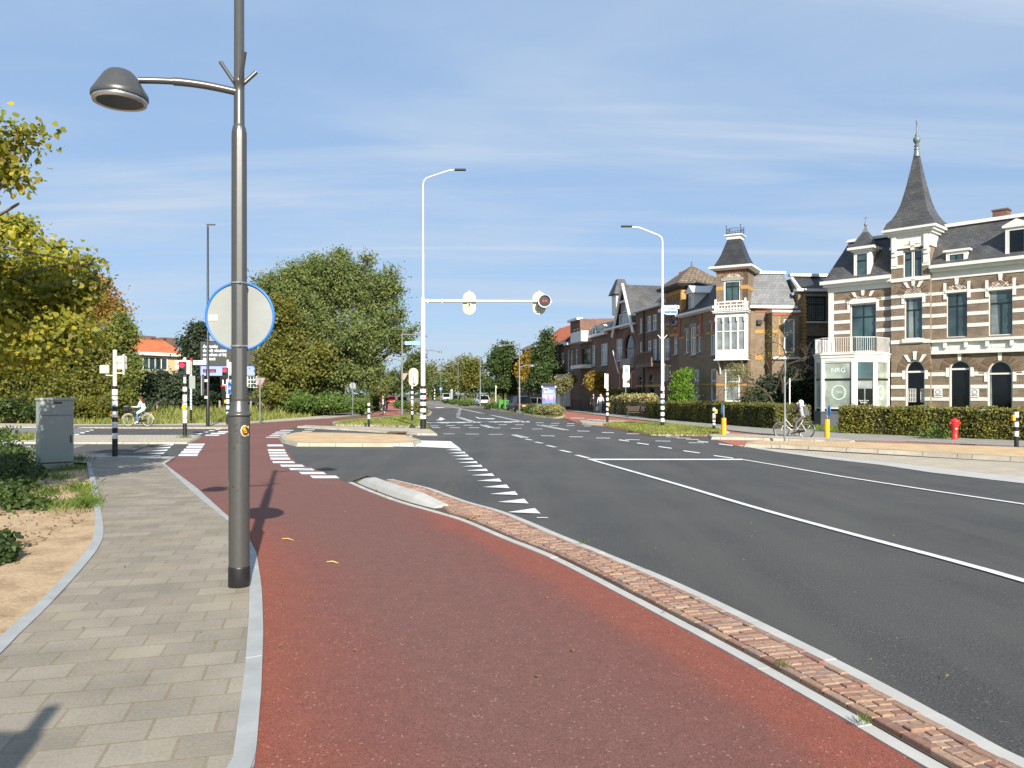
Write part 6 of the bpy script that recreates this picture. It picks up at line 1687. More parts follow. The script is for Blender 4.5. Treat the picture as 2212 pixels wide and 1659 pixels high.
b.add([HF.pt(h0,zh,0),HF.pt(h0,zh,-6),HF.pt(h0,HF.z(1725,597),-6),HF.pt(h0,HF.z(1725,597),-1.2)],[(0,1,2,3)])
b.build('wall',M['brick_ochre'],sh)
W=window(HF,sh,*wH,-0.06,'frame_dark','glass',(0.5,),(0.68,),0.12,'trim')
b=MB()
for i in range(1,9):x=wH[0]+(wH[1]-wH[0])*i/9;HF.box(b,x-0.01,x+0.01,wH[2]+0.1,wH[3]-0.1,-0.075,-0.06)
for i in range(1,12):z=wH[2]+(wH[3]-wH[2])*i/12;HF.box(b,wH[0]+0.1,wH[1]-0.1,z-0.01,z+0.01,-0.074,-0.058)
b.build('leaded_bars',plain('lead',(0.2,0.21,0.17),0.6),W)
window(HF,sh,*wH2,-0.06,'frame_dark','glass',(0.5,),(0.7,),0.1)
b=MB();arch_ring(b,HF,wH2[0]-0.15,wH2[1]-0.15,wH2[3]+0.3,wH2[3]+0.75,0.22,-0.02,0.03,24);b.build('brick_arch',M['voussoir'],sh)
b=MB();HF.box(b,h0+0.35,h0+0.55,HF.z(1727,790),zh-0.25,-0.02,0.03)
for i in range(16):z=HF.z(1727,770)+i*0.26;HF.box(b,h0+0.2,h0+0.66,z,z+0.12,-0.02,0.035)
b.build('ochre_quoin',M['ochre'],sh)
b=MB();HF.box(b,wH[0]-0.15,wH[1]+0.15,wH[3],wH[3]+0.18,-0.02,0.04);b.build('lintel',M['greystone'],sh)
zht=HF.z(1757,598,-1.2)
b=MB();HF.quad(b,[(h0-0.1,zh+0.14,0.25),(h1+3,zh+0.14,0.25),(h1+3,zht,-1.2),(h0,zht,-1.2)]);b.build('mansard_roof',M['slate_dark'],sh)
b=MB();HF.box(b,h0-0.25,h1+3,zh-0.04,zh+0.14,-0.2,0.34);HF.box(b,h0-0.1,h1+3,zht,zht+0.2,-1.4,-1.0);HF.quad(b,[(h0-0.06,zh+0.15,0.26),(h0+0.1,zh+0.15,0.28),(h0+0.16,zht,-1.18),(h0,zht,-1.18)]);b.build('cornice',M['trim'],sh)
def rowhouse(name,label,u0,u1,vE_,wlist,mat,roof=None,vR=None,roff=-2.0,gut='trim',gl='glass_pale',fr='trim',depth=9.0,o=0.0,bars=(),trans=(0.6,)):
 f=RF.off(o)
 s0,s1=sorted((f.s(u0),f.s(u1)))
 um=(u0+u1)/2;zt=f.z(um,vE_);sm_=(s0+s1)/2
 t=thing(name,label,'house',f.pt((s0+s1)/2,0))
 ws=[]
 for q in wlist:
  x0,x1,y0,y1=q[:4];r=f.rect(x0,x1,y0,y1);r=(max(s0+0.05,min(r[:2])),min(s1-0.05,max(r[:2])),max(0.05,r[2]),min(zt-0.05,r[3]))
  if r[1]-r[0]>0.1:ws.append((r,q[4]if len(q)>4 else{}))
 b=MB();wall(b,f,s0,s1,0,zt,[(*r,r[3]-(r[1]-r[0])/2)if k.get('arch')else r for r,k in ws],0.14,0,0.4)
 f.box(b,s0+0.01,s1-0.01,0,zt,-depth,-0.4);b.build('wall',M[mat],t)
 for r,k in ws:
  if k.get('door'):
   window(f,t,*r,-0.12,k.get('fr',fr),k['door'],(),(),0.06,None,'door',r[3]-(r[1]-r[0])/2 if k.get('arch')else None)
  elif k.get('arch'):window(f,t,*r,-0.1,k.get('fr',fr),k.get('gl',gl),(),(),0.08,None,'window',r[3]-(r[1]-r[0])/2)
  else:window(f,t,*r,-0.08,k.get('fr',fr),k.get('gl',gl),k.get('bars',bars),k.get('trans',trans),0.09,k.get('sill','greystone'))
 if gut:
  b=MB();f.box(b,s0,s1,zt-0.1,zt+0.16,-0.3,0.4);b.build('gutter',M[gut],t)
 if roof:
  zr=zz(vR,f.pt(sm_,0,roff).y);b=MB()
  f.quad(b,[(s0,zt+0.16,0.2),(s1,zt+0.16,0.2),(s1,zr,roff),(s0,zr,roff)])
  f.quad(b,[(s0,zr,roff),(s1,zr,roff),(s1,zr+0.1,-depth+0.5),(s0,zr+0.1,-depth+0.5)])
  f.quad(b,[(s0,zt,0.1),(s0,zr,roff),(s0,zr,-depth+0.5),(s0,zt,-depth)]);f.quad(b,[(s1,zt,0.1),(s1,zt,-depth),(s1,zr,-depth+0.5),(s1,zr,roff)])
  f.quad(b,[(s0,zt,-depth),(s1,zt,-depth),(s1,zr+0.1,-depth+0.5),(s0,zr+0.1,-depth+0.5)])
  b.build('roof',M[roof],t)
 return t,f,s0,s1,zt,ws
def Z8(x,y):return(1382.5+x/7.557,614.4+y/7.557)
def r8(x0,x1,y0,y1,**k):return(Z8(x0,0)[0],Z8(x1,0)[0],Z8(0,y0)[1],Z8(0,y1)[1],k)
t,f,s0,s1,zt,ws=rowhouse('turret_house','dark brick house with a brown tiled pyramid roof on its ochre turret',1431,1467,668,[r8(395,480,880,1225,bars=(0.5,)),r8(552,608,835,1140),r8(385,480,500,660,bars=(0.5,),fr='frame_dark'),r8(530,600,500,650,fr='frame_dark'),(1452,1466,835,880,{'door':'glass_black'})],'brick_brown')
b=MB()
for r,k in ws[:2]:b.mark();arch_ring(b,f,r[0],r[1],r[3]+0.1,r[3]+0.1+(r[1]-r[0])*0.6,0.2,-0.02,0.04,14)
f.box(b,s0,s0+(s1-s0)*0.5,f.z(1460,726),f.z(1460,720),-0.02,0.04)
b.build('ochre_arches',M['ochre'],t)
UF=Fac(RF.pt(RF.s(1470),0,0.15),(-0.5,0.87));tw=3.0
q0=RF.pt(RF.s(1473),0,0.1)
tcx=q0+RT*1.7-RF.n*1.7
zte2=zz(622,tcx.y-1.7);zta=zz(574,tcx.y)
b=MB();ff=Fac(tcx,RT);sqloft(b,tcx,ff,[(1.6,zt-1.0),(1.6,zte2)]);tb=b.build('turret',M['brick_brown'],t)
b=MB()
for k in range(4):
 x=-1.15+k*0.58;gF=Fac(tcx+ff.n*1.6,RT)
 arch_ring(b,gF,x,x+0.42,zte2-0.85,zte2-0.45,0.1,-0.02,0.06,10)
gF=Fac(tcx+ff.n*1.6,RT);gS=Fac(tcx-RT*1.6,(0.98,0.2))
gF.box(b,-1.6,-1.4,zt-0.5,zte2-0.1,-0.02,0.05);gF.box(b,1.4,1.6,zt-0.5,zte2-0.1,-0.02,0.05);gF.box(b,-1.6,1.6,zte2-0.4,zte2-0.1,-0.02,0.045)
gS.box(b,-1.6,-1.25,zt-0.5,zte2-0.15,-0.02,0.05);arch_ring(b,gS,-0.9,0.1,zte2-0.9,zte2-0.3,0.14,-0.02,0.06,10)
b.build('ochre_frieze',M['ochre'],tb)
b=MB();sqloft(b,tcx,ff,[(1.7,zte2-0.05),(2.15,zte2+0.1),(2.2,zte2+0.3)]);b.build('turret_eaves',M['lamp_dark'],tb)
b=MB();sqloft(b,tcx,ff,[(2.2,zte2+0.3),(0.03,zta)]);b.lathe([(0.06,zta-0.1),(0.05,zta+0.35),(0,zta+0.36)],tcx,8);b.build('turret_roof',M['tile_brown'],tb)
b=MB();cpt=tcx+RT*3.2-RF.n*0.6;zc0=zz(605,cpt.y);b.box((cpt.x,cpt.y,zc0-1.2),(0.8,1.3,2.6),math.atan2(RT.y,RT.x));ck=b.build('chimney',M['brick_red'],t)
b=MB()
for k in range(4):b.mark();p=cpt+RT*(-0.45+0.3*k);b.lathe([(0.12,zc0+0.1),(0.1,zc0+0.75)],p,8)
b.build('chimney_pot',M['redtrim'],ck)
t,f,s0,s1,zt,ws=rowhouse('flat_brick_house','three storey brown brick house with white sash windows behind the white lamp post',1373,1431,666,[r8(-5,33,555,800,bars=(0.5,)),r8(115,178,515,770,bars=(0.5,)),r8(205,272,487,745,bars=(0.5,)),r8(-5,33,940,1320),r8(125,180,915,1240),r8(212,272,893,1232),r8(300,330,870,1230),(1401,1413,807.5,885,{'arch':1,'door':'glass_black','fr':'greystone'}),(1379,1386,812,880,{'arch':1,'door':'glass_black','fr':'greystone'})],'brick_brown')
b=MB()
for r,k in ws[3:7]:b.mark();arch_ring(b,f,r[0],r[1],r[3]+0.1,r[3]+0.1+(r[1]-r[0])*0.55,0.2,-0.02,0.04,14)
b.build('brick_arch',M['voussoir'],t)
b=MB();x0,x1=sorted((f.s(1396),f.s(1431)));zb_a=f.z(1412,786)
f.box(b,x0,x1,zb_a-0.3,zb_a,0,1.0);f.box(b,x0,x1,zb_a+0.85,zb_a+1.0,0.85,1.0)
for i in range(12):x=x0+(x1-x0)*(i+0.3)/12;f.box(b,x,x+0.14,zb_a,zb_a+0.85,0.87,0.98)
b.build('balcony',M['brick_brown'],t)
b=MB();f.box(b,s0,s1,f.z(1400,836),f.z(1400,831),-0.02,0.03);b.build('ochre_band',M['ochre'],t)
b=MB();x=f.s(1392);b.tube([f.pt(x,0,0.08),f.pt(x,zt,0.08)],0.07,8);b.build('drainpipe',M['lamp_dark'],t)
b=MB();zq_=zz(643,f.pt((s0+s1)/2,0,-2.5).y);f.box(b,s0+0.5,s1-1,zt+0.1,zq_,-7,-2.5);b.build('attic_storey',M['plaster'],t)
b=MB();f.box(b,s0+0.4,s1-0.9,zq_,zq_+0.14,-7.1,-2.3);b.build('attic_trim',M['trim'],t)
t,f,s0,s1,zt,ws=rowhouse('gable_house','dark brick house with a deep round arch, white timber gable and flagpole',1313,1373,706,[(1349,1370,722,775,{'arch':1,'door':'glass_black','fr':'brick_red'}),(1331,1344,732,780,{'fr':'trim','bars':(0.5,),'trans':(0.6,)}),(1335,1341,805,842,{'door':'redwood'}),(1361,1371,802,842,{'door':'redwood'})],'brick_red','slate',628,-4.5,None)
b=MB();q=[(f.s(1347,0.4),f.z(1347,685,0.4)),(f.s(1372,0.4),f.z(1372,672,0.4)),(f.s(1352.5,0.4),f.z(1352,617,0.4))]
q=[(s1-0.3-(s1-s0)*0.62,zt-0.1),(s0+0.0,zt-0.1),(s0+(s1-s0)*0.2,zt+3.3)]if False else[(s0+0.1,zt-0.2),(s0+5.2,zt-0.2),(s0+2.65,f.z(1353,617))]
vs=[f.pt(x,z,0.05)for x,z in q]+[f.pt(x,z,-4)for x,z in q];b.add(vs,[(0,1,2),(5,4,3),(0,3,4,1),(1,4,5,2),(2,5,3,0)]);gw=b.build('gable',M['brick_red'],t)
b=MB()
for a,c in((q[0],q[2]),(q[1],q[2])):
 A,Cc_=f.pt(a[0],a[1],0.35),f.pt(c[0],c[1]+0.15,0.35);d_=(A-Cc_).normalized()
 b.tube([Cc_,A+d_*0.8],0.17,4)
f.box(b,q[2][0]-0.9,q[2][0]+0.9,q[2][1]-1.6,q[2][1]-1.42,0.1,0.4)
b.build('barge_boards',M['trim'],gw)
b=MB()
for a,c in((q[0],q[2]),(q[2],q[1])):
 vs=[f.pt(a[0],a[1]+0.05,0.3),f.pt(c[0],c[1]+0.1,0.3),f.pt(c[0],c[1]+0.1,-5),f.pt(a[0],a[1]+0.05,-5)];b.add(vs,[(0,1,2,3)])
b.build('gable_roof',M['slate'],gw)
window(f,gw,q[2][0]-1.45,q[2][0]+1.45,zt-0.1,zt+1.2,0.12,'trim','glass_pale',(0.25,0.5,0.75),(),0.1,'trim');window(f,gw,q[2][0]-0.75,q[2][0]+0.75,zt+1.3,zt+2.4,0.12,'trim','glass',(0.33,0.66),(),0.08)
b=MB();f.box(b,s0,s1,zt-0.1,zt+0.1,0.0,0.5);b.build('eaves',M['trim'],t)
b=MB();r=ws[0][0];arch_ring(b,f,r[0],r[1],r[3]-(r[1]-r[0])/2,r[3],0.3,-0.02,0.04,26);b.build('brick_arch',M['brick_red'],t)
b=MB();f.box(b,r[0]-0.1,r[1]+0.1,r[2]-0.9,r[2],0.02,0.4);b.build('arch_balcony',M['greystone'],t)
cpt=f.pt(s1-0.9,0,-1.0);b=MB();zq=f.z(1331,663);b.box((cpt.x,cpt.y,zq+0.4),(1.3,1.3,2.0),math.atan2(RT.y,RT.x));ty=b.build('roof_lantern',M['trim'],t)
b=MB();sqloft(b,cpt,f,[(0.95,zq+1.4),(0.35,zq+3.0),(0.03,zz(618,cpt.y))]);b.build('lantern_roof',M['slate'],ty)
b=MB();b.tube([f.pt(f.s(1343),f.z(1343,806),0.3),f.pt(f.s(1343)-0.4,zz(758,f.pt(f.s(1343),0,1.2).y),1.05)],[0.09,0.05],8);fp=b.build('flagpole',M['white'],None)
tag(fp,'white flagpole slanting out from the front of the arched gable house','flagpole')
t,f,s0,s1,zt,ws=rowhouse('mansard_house','brick house with grey mansard roof, dormers and a bay window far down the row',1253,1313,727,[(1256,1275,752,787,{'door':'glass_black','fr':'brick_brown'}),(1279,1285,745,790,{}),(1298,1312,742,789,{'trans':(0.7,),'bars':((0.33,0.7,1),(0.66,0.7,1))}),(1296,1310,810,842,{})],'brick_brown','slate',693,-2.2)
b=MB();x0,x1=sorted((f.s(1254),f.s(1278)));za=f.z(1266,735);f.box(b,x0,x1,za-0.25,za+0.9,0.0,1.2);b.mark();f.box(b,x0,x1,f.z(1266,796),f.z(1266,789),0.0,1.2);b.build('balcony',M['trim'],t)
dormer(f,t,1281,1287,705,724,0.0,depth=2.0);dormer(f,t,1298,1308,704,722,0.0,depth=2.0)
t,f,s0,s1,zt,ws=rowhouse('round_window_house','narrow red brick house with two tall arched windows in its raised gable',1232,1253,692,[(1238.5,1243,704,742,{'arch':1,'gl':'glass'}),(1245,1249,703,742,{'arch':1,'gl':'glass'}),(1243.5,1248,755,796,{}),(1233,1237,758,800,{})],'brick_red')
t,f,s0,s1,zt,ws=rowhouse('orange_roof_house','house with a steep bright orange tiled roof above the street tree',1163,1224,748,[(1200,1206,762,800,{}),(1212,1218,760,800,{})],'brick_red','tile_orange',700,-3.0)
t2_,f2,s02,s12,zt2,ws2=rowhouse('bay_house','brick house with a white ground floor bay beside the orange roofed house',1224,1232,744,[(1226,1230,757,800,{}),(1226,1231,707,742,{})],'brick_brown','slate_dark',708,-1.6)
b=MB();f2.box(b,s02,s12,0.4,f2.z(1228,812),0.0,1.3);f2.box(b,s02-0.1,s12+0.1,f2.z(1228,812),f2.z(1228,809),0.0,1.5);b.build('front_bay',M['trim'],t2_)
rowhouse('white_gable_house','far house with white stepped gable behind the dark street tree',1128,1163,752,[(1150,1155,765,790,{}),(1140,1145,765,790,{})],'brick_brown','slate_dark',735,-2.0)
rowhouse('far_brick_house','farthest brick house of the row, mostly hidden by street trees',1095,1128,775,[(1102,1106,785,805,{})],'brick_brown','slate_dark',765,-2.0)
P=RF.pt(RF.s(1106),0,0.2)
t=thing('striped_turret','far slim turret banded in black and white with a pointed top','turret',P)
b=MB()
for i,(a,c)in enumerate(zip([828,814,809,804,799,794,789,784],[814,809,804,799,794,789,784,779])):b.lathe([(0.75,zz(a,P.y)),(0.75,zz(c,P.y))],P,10,i%2)
b.lathe([(0.85,zz(779,P.y)),(0.6,zz(776,P.y)),(0.3,zz(774,P.y)),(0.0,zz(770,P.y))],P,10,1);b.build('shaft',[M['brick_dark'],M['trim']],t)
def bb_pt(x,y,d):u,v=219.4+0,0;return None
def ZK_(x,y):return(219.4+x/3.857,713.2+y/3.857)
d=105.0;OF=Fac(at(ZK_(318,0)[0]-40,96),(0.55,0.83));
t=thing('orange_roof_terrace','distant terrace with orange tiled roof and brick chimneys behind the trees','terrace',OF.pt(0,0))
s1=OF.s(392);ze_=OF.z(305,762);zr_=OF.z(305,727,-5)
b=MB();OF.box(b,0,s1,0,ze_,-10,0);b.build('wall',M['plaster'],t)
b=MB();OF.quad(b,[(0,ze_+0.1,0.5),(s1,ze_+0.1,0.5),(s1,zr_,-5),(0,zr_,-5)]);OF.quad(b,[(0,zr_,-5),(s1,zr_,-5),(s1,ze_,-10.5),(0,ze_,-10.5)]);OF.quad(b,[(s1,ze_,0),(s1,ze_,-10),(s1,zr_,-5)]);b.build('roof',M['tile_orange'],t)
b=MB();OF.box(b,0,s1,ze_-0.3,ze_+0.1,0,0.6);b.build('gutter',M['trim'],t)
for u in(316,338,364):
 x=OF.s(u,-4.5);b=MB();OF.box(b,x-1.1,x+1.1,zr_-1.5,OF.z(u,726 if u<330 else 730,-4.5),-5.6,-4.0);b.build('chimney',M['brick_brown'],t)
for u in(308,322,335,348):
 x=OF.s(u);window(OF,t,x-0.9,x+0.9,ze_-2.2,ze_-0.5,0.03,'trim','glass',(0.5,),(),0.12)
CF=Fac(at(430,84),(1.0,0.05));c1=CF.s(690)
t=thing('brick_cottage','low brick house with tall white paned windows behind the billboard leg','house',CF.pt(0,0))
zc_=CF.z(540,808)
b=MB();CF.box(b,0,c1,0,zc_,-7,0);b.build('wall',M['brick_red'],t)
b=MB();CF.quad(b,[(-0.3,zc_,0.4),(c1+0.3,zc_,0.4),(c1-2,zc_+2.5,-3.5),(2,zc_+2.5,-3.5)]);b.build('roof',M['tile_brown'],t)
x0,x1=CF.s(534),CF.s(556);window(CF,t,x0,x1,CF.z(545,870),CF.z(545,811),0.04,'white','glass',(0.33,0.66),(0.42,0.56,0.7,0.84),0.12)
b=MB();CF.box(b,x0,x1,CF.z(545,870),CF.z(545,848),0.07,0.12);b.build('door',M['white'],t)
x0,x1=CF.s(566),CF.s(584);window(CF,t,x0,x1,CF.z(575,857),CF.z(575,832),0.04,'white','glass',(0.33,0.66),(0.5,),0.12)
x0,x1=CF.s(450),CF.s(470);window(CF,t,x0,x1,CF.z(460,865),CF.z(460,838),0.04,'white','glass',(0.5,),(0.5,),0.12)
# people
M['skin']=plain('skin',(0.5,0.3,0.2),0.6,0,0.08,8)
M['hair_brown']=plain('brown_hair',(0.09,0.025,0.015),0.6,0,0.3,30)
M['hair_dark']=plain('dark_hair',(0.02,0.014,0.01),0.6,0,0.3,30)
M['cloth_white']=plain('white_cloth',(0.66,0.68,0.7),0.85,0,0.08,12)
M['cloth_black']=plain('black_cloth',(0.016,0.016,0.018),0.85,0,0.2,12)
M['cloth_grey']=plain('grey_cloth',(0.11,0.115,0.12),0.85,0,0.15,12)
M['cloth_mid']=plain('light_grey_cloth',(0.38,0.39,0.4),0.85,0,0.15,12)
M['cloth_green']=plain('pale_coat',(0.62,0.66,0.66),0.85,0,0.08,12)
M['jeans']=plain('blue_jeans',(0.06,0.17,0.36),0.85,0,0.2,14)
M['jeans_pale']=plain('pale_jeans',(0.3,0.38,0.46),0.85,0,0.15,14)
M['trouser']=plain('grey_trousers',(0.12,0.11,0.105),0.85,0,0.2,14)
M['shoe_white']=plain('white_shoe',(0.7,0.7,0.68),0.6,0,0.05,10)
M['beige']=plain('beige_cloth',(0.55,0.42,0.32),0.85,0,0.1,10)
_remesh=[]
def person(label,loc,rz,J,cl,hair=None,face=1.0,scale=1.0):
 """J: joints in a local frame (x forward); cl: material names for top, sleeve, leg, shoe"""
 V={k:Vector(p)for k,p in J.items()if not k.startswith("extra")}
 prim=[]
 def seg(a,c,r0,r1,m):
  a=V[a]if isinstance(a,str)else a;c=V[c]if isinstance(c,str)else c
  prim.append((a,c,r0,r1,m))
 top,slv,leg,shoe=0,1,2,3;skin=4
 for s in 'lr':
  seg('hip_'+s,'kn_'+s,0.088,0.062,leg);seg('kn_'+s,'an_'+s,0.06,0.042,leg);seg('an_'+s,'to_'+s,0.044,0.036,shoe)
  seg('sh_'+s,'el_'+s,0.058,0.046,slv);seg('el_'+s,'ha_'+s,0.045,0.032,slv)
  h=V['ha_'+s];d=(h-V['el_'+s]).normalized();sd=d.cross(Vector((0,0,1)));sd=sd.normalized()if sd.length>0.1 else Vector((0,1,0));up=sd.cross(d)
  palm=h+d*0.06;seg(h,palm,0.026,0.034,skin)
  for k in range(4):
   b0=palm+up*(0.03-0.02*k)+d*0.01;ln=(0.032,0.038,0.035,0.027)[k];sgn=1 if s=='l' else-1
   k1=b0+d*ln;k2=k1+(d*0.5-sd*0.8*sgn).normalized()*ln*0.8
   seg(b0,k1,0.0095,0.009,skin);seg(k1,k2,0.009,0.007,skin)
  th=h+d*0.03+up*0.03;seg(th,th+(d*0.6+up*0.7).normalized()*0.05,0.012,0.009,skin)
 pel,che,nec,hea=V['pelvis'],V['chest'],V['neck'],V['head']
 wai=pel.lerp(che,0.45)
 fwd=Vector((1,0,0))
 for o in(-0.055,0.055):
  y=Vector((0,o,0));seg(pel+y,wai+y*0.9,0.112,0.098,leg if cl[4:]and cl[4]=='short' else top);seg(wai+y*0.9,che+y*1.2,0.1,0.115,top);seg(che+y*1.2,V['sh_l' if o>0 else 'sh_r'],0.085,0.06,top)
 seg(che,nec,0.085,0.052,top);seg(nec,hea-EZ*0.05,0.05,0.05,skin)
 hd=Vector(J.get('look',(1,0,0))).normalized()
 prim.append((hea-EZ*0.035+hd*0.015,hea+EZ*0.045-hd*0.01,0.074,0.088,skin))
 prim.append((hea-EZ*0.085+hd*0.04,hea-EZ*0.06+hd*0.045,0.035,0.045,skin))
 prim.append((hea+hd*0.08,hea+hd*0.1-EZ*0.02,0.011,0.014,skin))
 for a,c in J.get('extra',[]):prim.append((*[Vector(q)for q in a],*c))
 b=MB()
 for a,c,r0,r1,m in prim:
  if(c-a).length<1e-4:c=a+Vector((0,0,0.001))
  b.tube([a,c],[r0,r1],12,0,True,True);b.ball(a,r0,12);b.ball(c,r1,12)
 t=thing('person',label,'person',loc,rz);t.scale=(scale,)*3
 tmp=b.build('tmp',M['skin'],None,uv=False)
 mo=tmp.modifiers.new('r','REMESH');mo.mode='VOXEL';mo.voxel_size=0.0125
 sm=tmp.modifiers.new('s','SMOOTH');sm.iterations=4;sm.factor=0.5
 dg=bpy.context.evaluated_depsgraph_get()
 me=bpy.data.meshes.new_from_object(tmp.evaluated_get(dg))
 bpy.data.objects.remove(tmp)
 n=len(me.polygons);ce=np.empty(n*3,'f');me.polygons.foreach_get('center',ce);ce=ce.reshape(-1,3)
 best=np.full(n,9e9);mi=np.zeros(n,'i')
 for a,c,r0,r1,m in prim:
  a_,c_=np.array(a),np.array(c);ab=c_-a_;L2=max(1e-8,ab@ab)
  tt=np.clip(((ce-a_)@ab)/L2,0,1);q=a_+tt[:,None]*ab
  dd=np.linalg.norm(ce-q,axis=1)-(r0+(r1-r0)*tt)
  w_=dd<best;best[w_]=dd[w_];mi[w_]=m
 me.materials.clear()
 for k in(0,1,2,3):me.materials.append(M[cl[k]])
 me.materials.append(M['skin'])
 for x in J.get('extra_mats',[]):me.materials.append(M[x])
 me.polygons.foreach_set('material_index',mi);me.polygons.foreach_set('use_smooth',[True]*n)
 me.name='body'
 o=bpy.data.objects.new('body',me);C.objects.link(o);o.parent=t
 side=EZ.cross(hd).normalized()
 for s in(-1,1):
  e=MB();e.ball(hea+hd*0.078+side*(0.032*s)+EZ*0.012,(0.01,0.01,0.008),8);q=e.build('eye',M['black'],t,False,uv=False)
 e=MB();e.ball(hea+hd*0.082-EZ*0.052,(0.012,0.02,0.006),8);e.build('mouth',plain('lips',(0.3,0.08,0.07),0.5),t,False,uv=False)
 if hair:
  e=MB();kind,mat=hair
  e.ball(hea+EZ*0.03-hd*0.022,(0.1,0.098,0.102),16)
  if kind=='long':
   for k in range(9):
    y=-0.09+0.0225*k;st_=hea+side*y*0.9-hd*0.05+EZ*0.03
    e.tube([st_,st_-hd*0.05-EZ*0.12,st_-hd*0.1-EZ*0.26+side*y*0.3,st_-hd*0.13-EZ*(0.36+0.03*(k%3))],[0.045,0.05,0.045,0.012],8)
  if kind=='hood':
   e.ball(hea+EZ*0.02-hd*0.03,(0.125,0.12,0.13),16);e.tube([hea-hd*0.05-EZ*0.05,hea-hd*0.06-EZ*0.16],[0.1,0.12],12)
  h_=e.build('hood' if kind=='hood' else 'hair',M[mat],t,False,uv=False)
 return t
def bicycle(label,loc,rz,paint,guard,basket=False,seat=(-0.36,0.95),bar=(0.33,1.06),scale=1.0):
 t=thing('bicycle',label,'bicycle',loc,rz);t.scale=(scale,)*3
 fx,rx_,r=0.55,-0.55,0.345
 for x in(fx,rx_):
  b=MB();n=36
  b.tube([(x+r*math.cos(2*math.pi*k/n),0,r+0.005+r*math.sin(2*math.pi*k/n))for k in range(n+1)],0.019,8,0,False)
  wh=b.build('wheel',M['rubber'],t,False,uv=False)
  b=MB();b.tube([(x+(r-0.032)*math.cos(2*math.pi*k/n),0,r+0.005+(r-0.032)*math.sin(2*math.pi*k/n))for k in range(n+1)],0.012,6,0,False);b.build('rim',M[guard],wh,False,uv=False)
  b=MB()
  for k in range(18):
   a=2*math.pi*k/18;b.tube([(x,0.02*(-1)**k,r),(x+(r-0.03)*math.cos(a),0,r+(r-0.03)*math.sin(a))],0.0022,4,0,False)
  b.cyl((x,-0.05,r),(x,0.05,r),0.028,0.028,10);b.build('spokes',M['steel'],wh,False,uv=False)
  b=MB();a0,a1=(20,175)if x<0 else(15,130)
  b.tube([(x+(r+0.035)*math.cos(R(a0+(a1-a0)*k/14)),0,r+(r+0.035)*math.sin(R(a0+(a1-a0)*k/14)))for k in range(15)],0.02,6);b.build('mudguard',M[guard],t,False,uv=False)
 bb_,hd0,hd1,st0=Vector((-0.1,0,0.3)),Vector((0.4,0,0.62)),Vector((0.34,0,0.9)),Vector((seat[0],0,seat[1]-0.08))
 b=MB()
 b.tube([hd0,hd1],0.022,8);b.tube([hd0+EZ*0.05,Vector((0.15,0,0.4)),bb_],0.021,8);b.tube([hd1-EZ*0.06,Vector((0.1,0,0.55)),Vector((-0.17,0,0.46))],0.016,8);b.tube([bb_,st0],0.018,8)
 for s in(-1,1):
  b.tube([bb_+EY*0.03*s,(rx_,0.06*s,r)],0.011,6);b.tube([st0.lerp(bb_,0.3)+EY*0.02*s,(rx_,0.06*s,r)],0.01,6)
  b.tube([hd0+EY*0.04*s,(0.47,0.055*s,0.55),(fx,0.055*s,r)],0.013,6)
 b.build('frame',M[paint],t,False,uv=False)
 b=MB();b.tube([hd1,Vector((bar[0],0,bar[1]))],0.013,6)
 b.tube([(bar[0]-0.2,-0.3,bar[1]),(bar[0]-0.05,-0.27,bar[1]+0.02),(bar[0]+0.02,-0.12,bar[1]),(bar[0],0,bar[1]),(bar[0]+0.02,0.12,bar[1]),(bar[0]-0.05,0.27,bar[1]+0.02),(bar[0]-0.2,0.3,bar[1])],0.012,6);b.build('handlebar',M['steel'],t,False,uv=False)
 b=MB();b.tube([(seat[0]+0.14,0,seat[1]),(seat[0],0,seat[1]+0.01),(seat[0]-0.12,0,seat[1]+0.03)],[0.025,0.06,0.09],10);b.build('saddle',M['black'],t,False,uv=False)
 b=MB()
 for s in(-1,1):b.tube([(st0.x-0.02,0.05*s,0.78),(rx_-0.28,0.06*s,0.78),(rx_,0.07*s,r)],0.01,5)
 for k in range(3):b.tube([(rx_+0.05-0.14*k,-0.06,0.78),(rx_+0.05-0.14*k,0.06,0.78)],0.008,5)
 b.build('carrier',M[guard],t,False,uv=False)
 b=MB();b.box((rx_-0.3,0,0.76),(0.04,0.1,0.06));b.build('tail_light',M['red'],t,False)
 b=MB();b.tube([bb_+EY*0.05,(rx_+0.05,0.05,r)],[0.075,0.05],10);b.build('chain_case',M['black']if not basket else M['black'],t,False,uv=False)
 b=MB()
 for s,dz in((1,-0.15),(-1,0.15)):
  b.tube([bb_+EY*0.08*s,bb_+EY*0.09*s+Vector((0.05,0,dz))],0.01,5);b.box(bb_+EY*0.14*s+Vector((0.05,0,dz)),(0.09,0.1,0.025))
 b.build('pedals',M['black'],t,False,uv=False)
 if basket:
  b=MB();b.box((0.62,0,0.86),(0.32,0.38,0.02));
  for s in(-1,1):b.box((0.62,0.19*s,0.99),(0.32,0.015,0.26));b.box((0.62+0.16*s,0,0.99),(0.015,0.38,0.26))
  b.build('basket',M['black'],t,False)
  b=MB();b.ball((0.62,0,1.02),(0.19,0.2,0.14),14);b.ball((0.7,0.05,1.08),(0.13,0.14,0.1),12);b.build('basket_cover',M['cloth_grey'],t,False,uv=False)
 return t
cy=at(1714.5,33.8,0.0);yaw=math.atan2(0.42,-0.9)
bicycle('white bicycle ridden past the end of the clipped hedge',cy,yaw,'white','steel',False,(-0.42,0.93),(0.3,1.1),0.94)
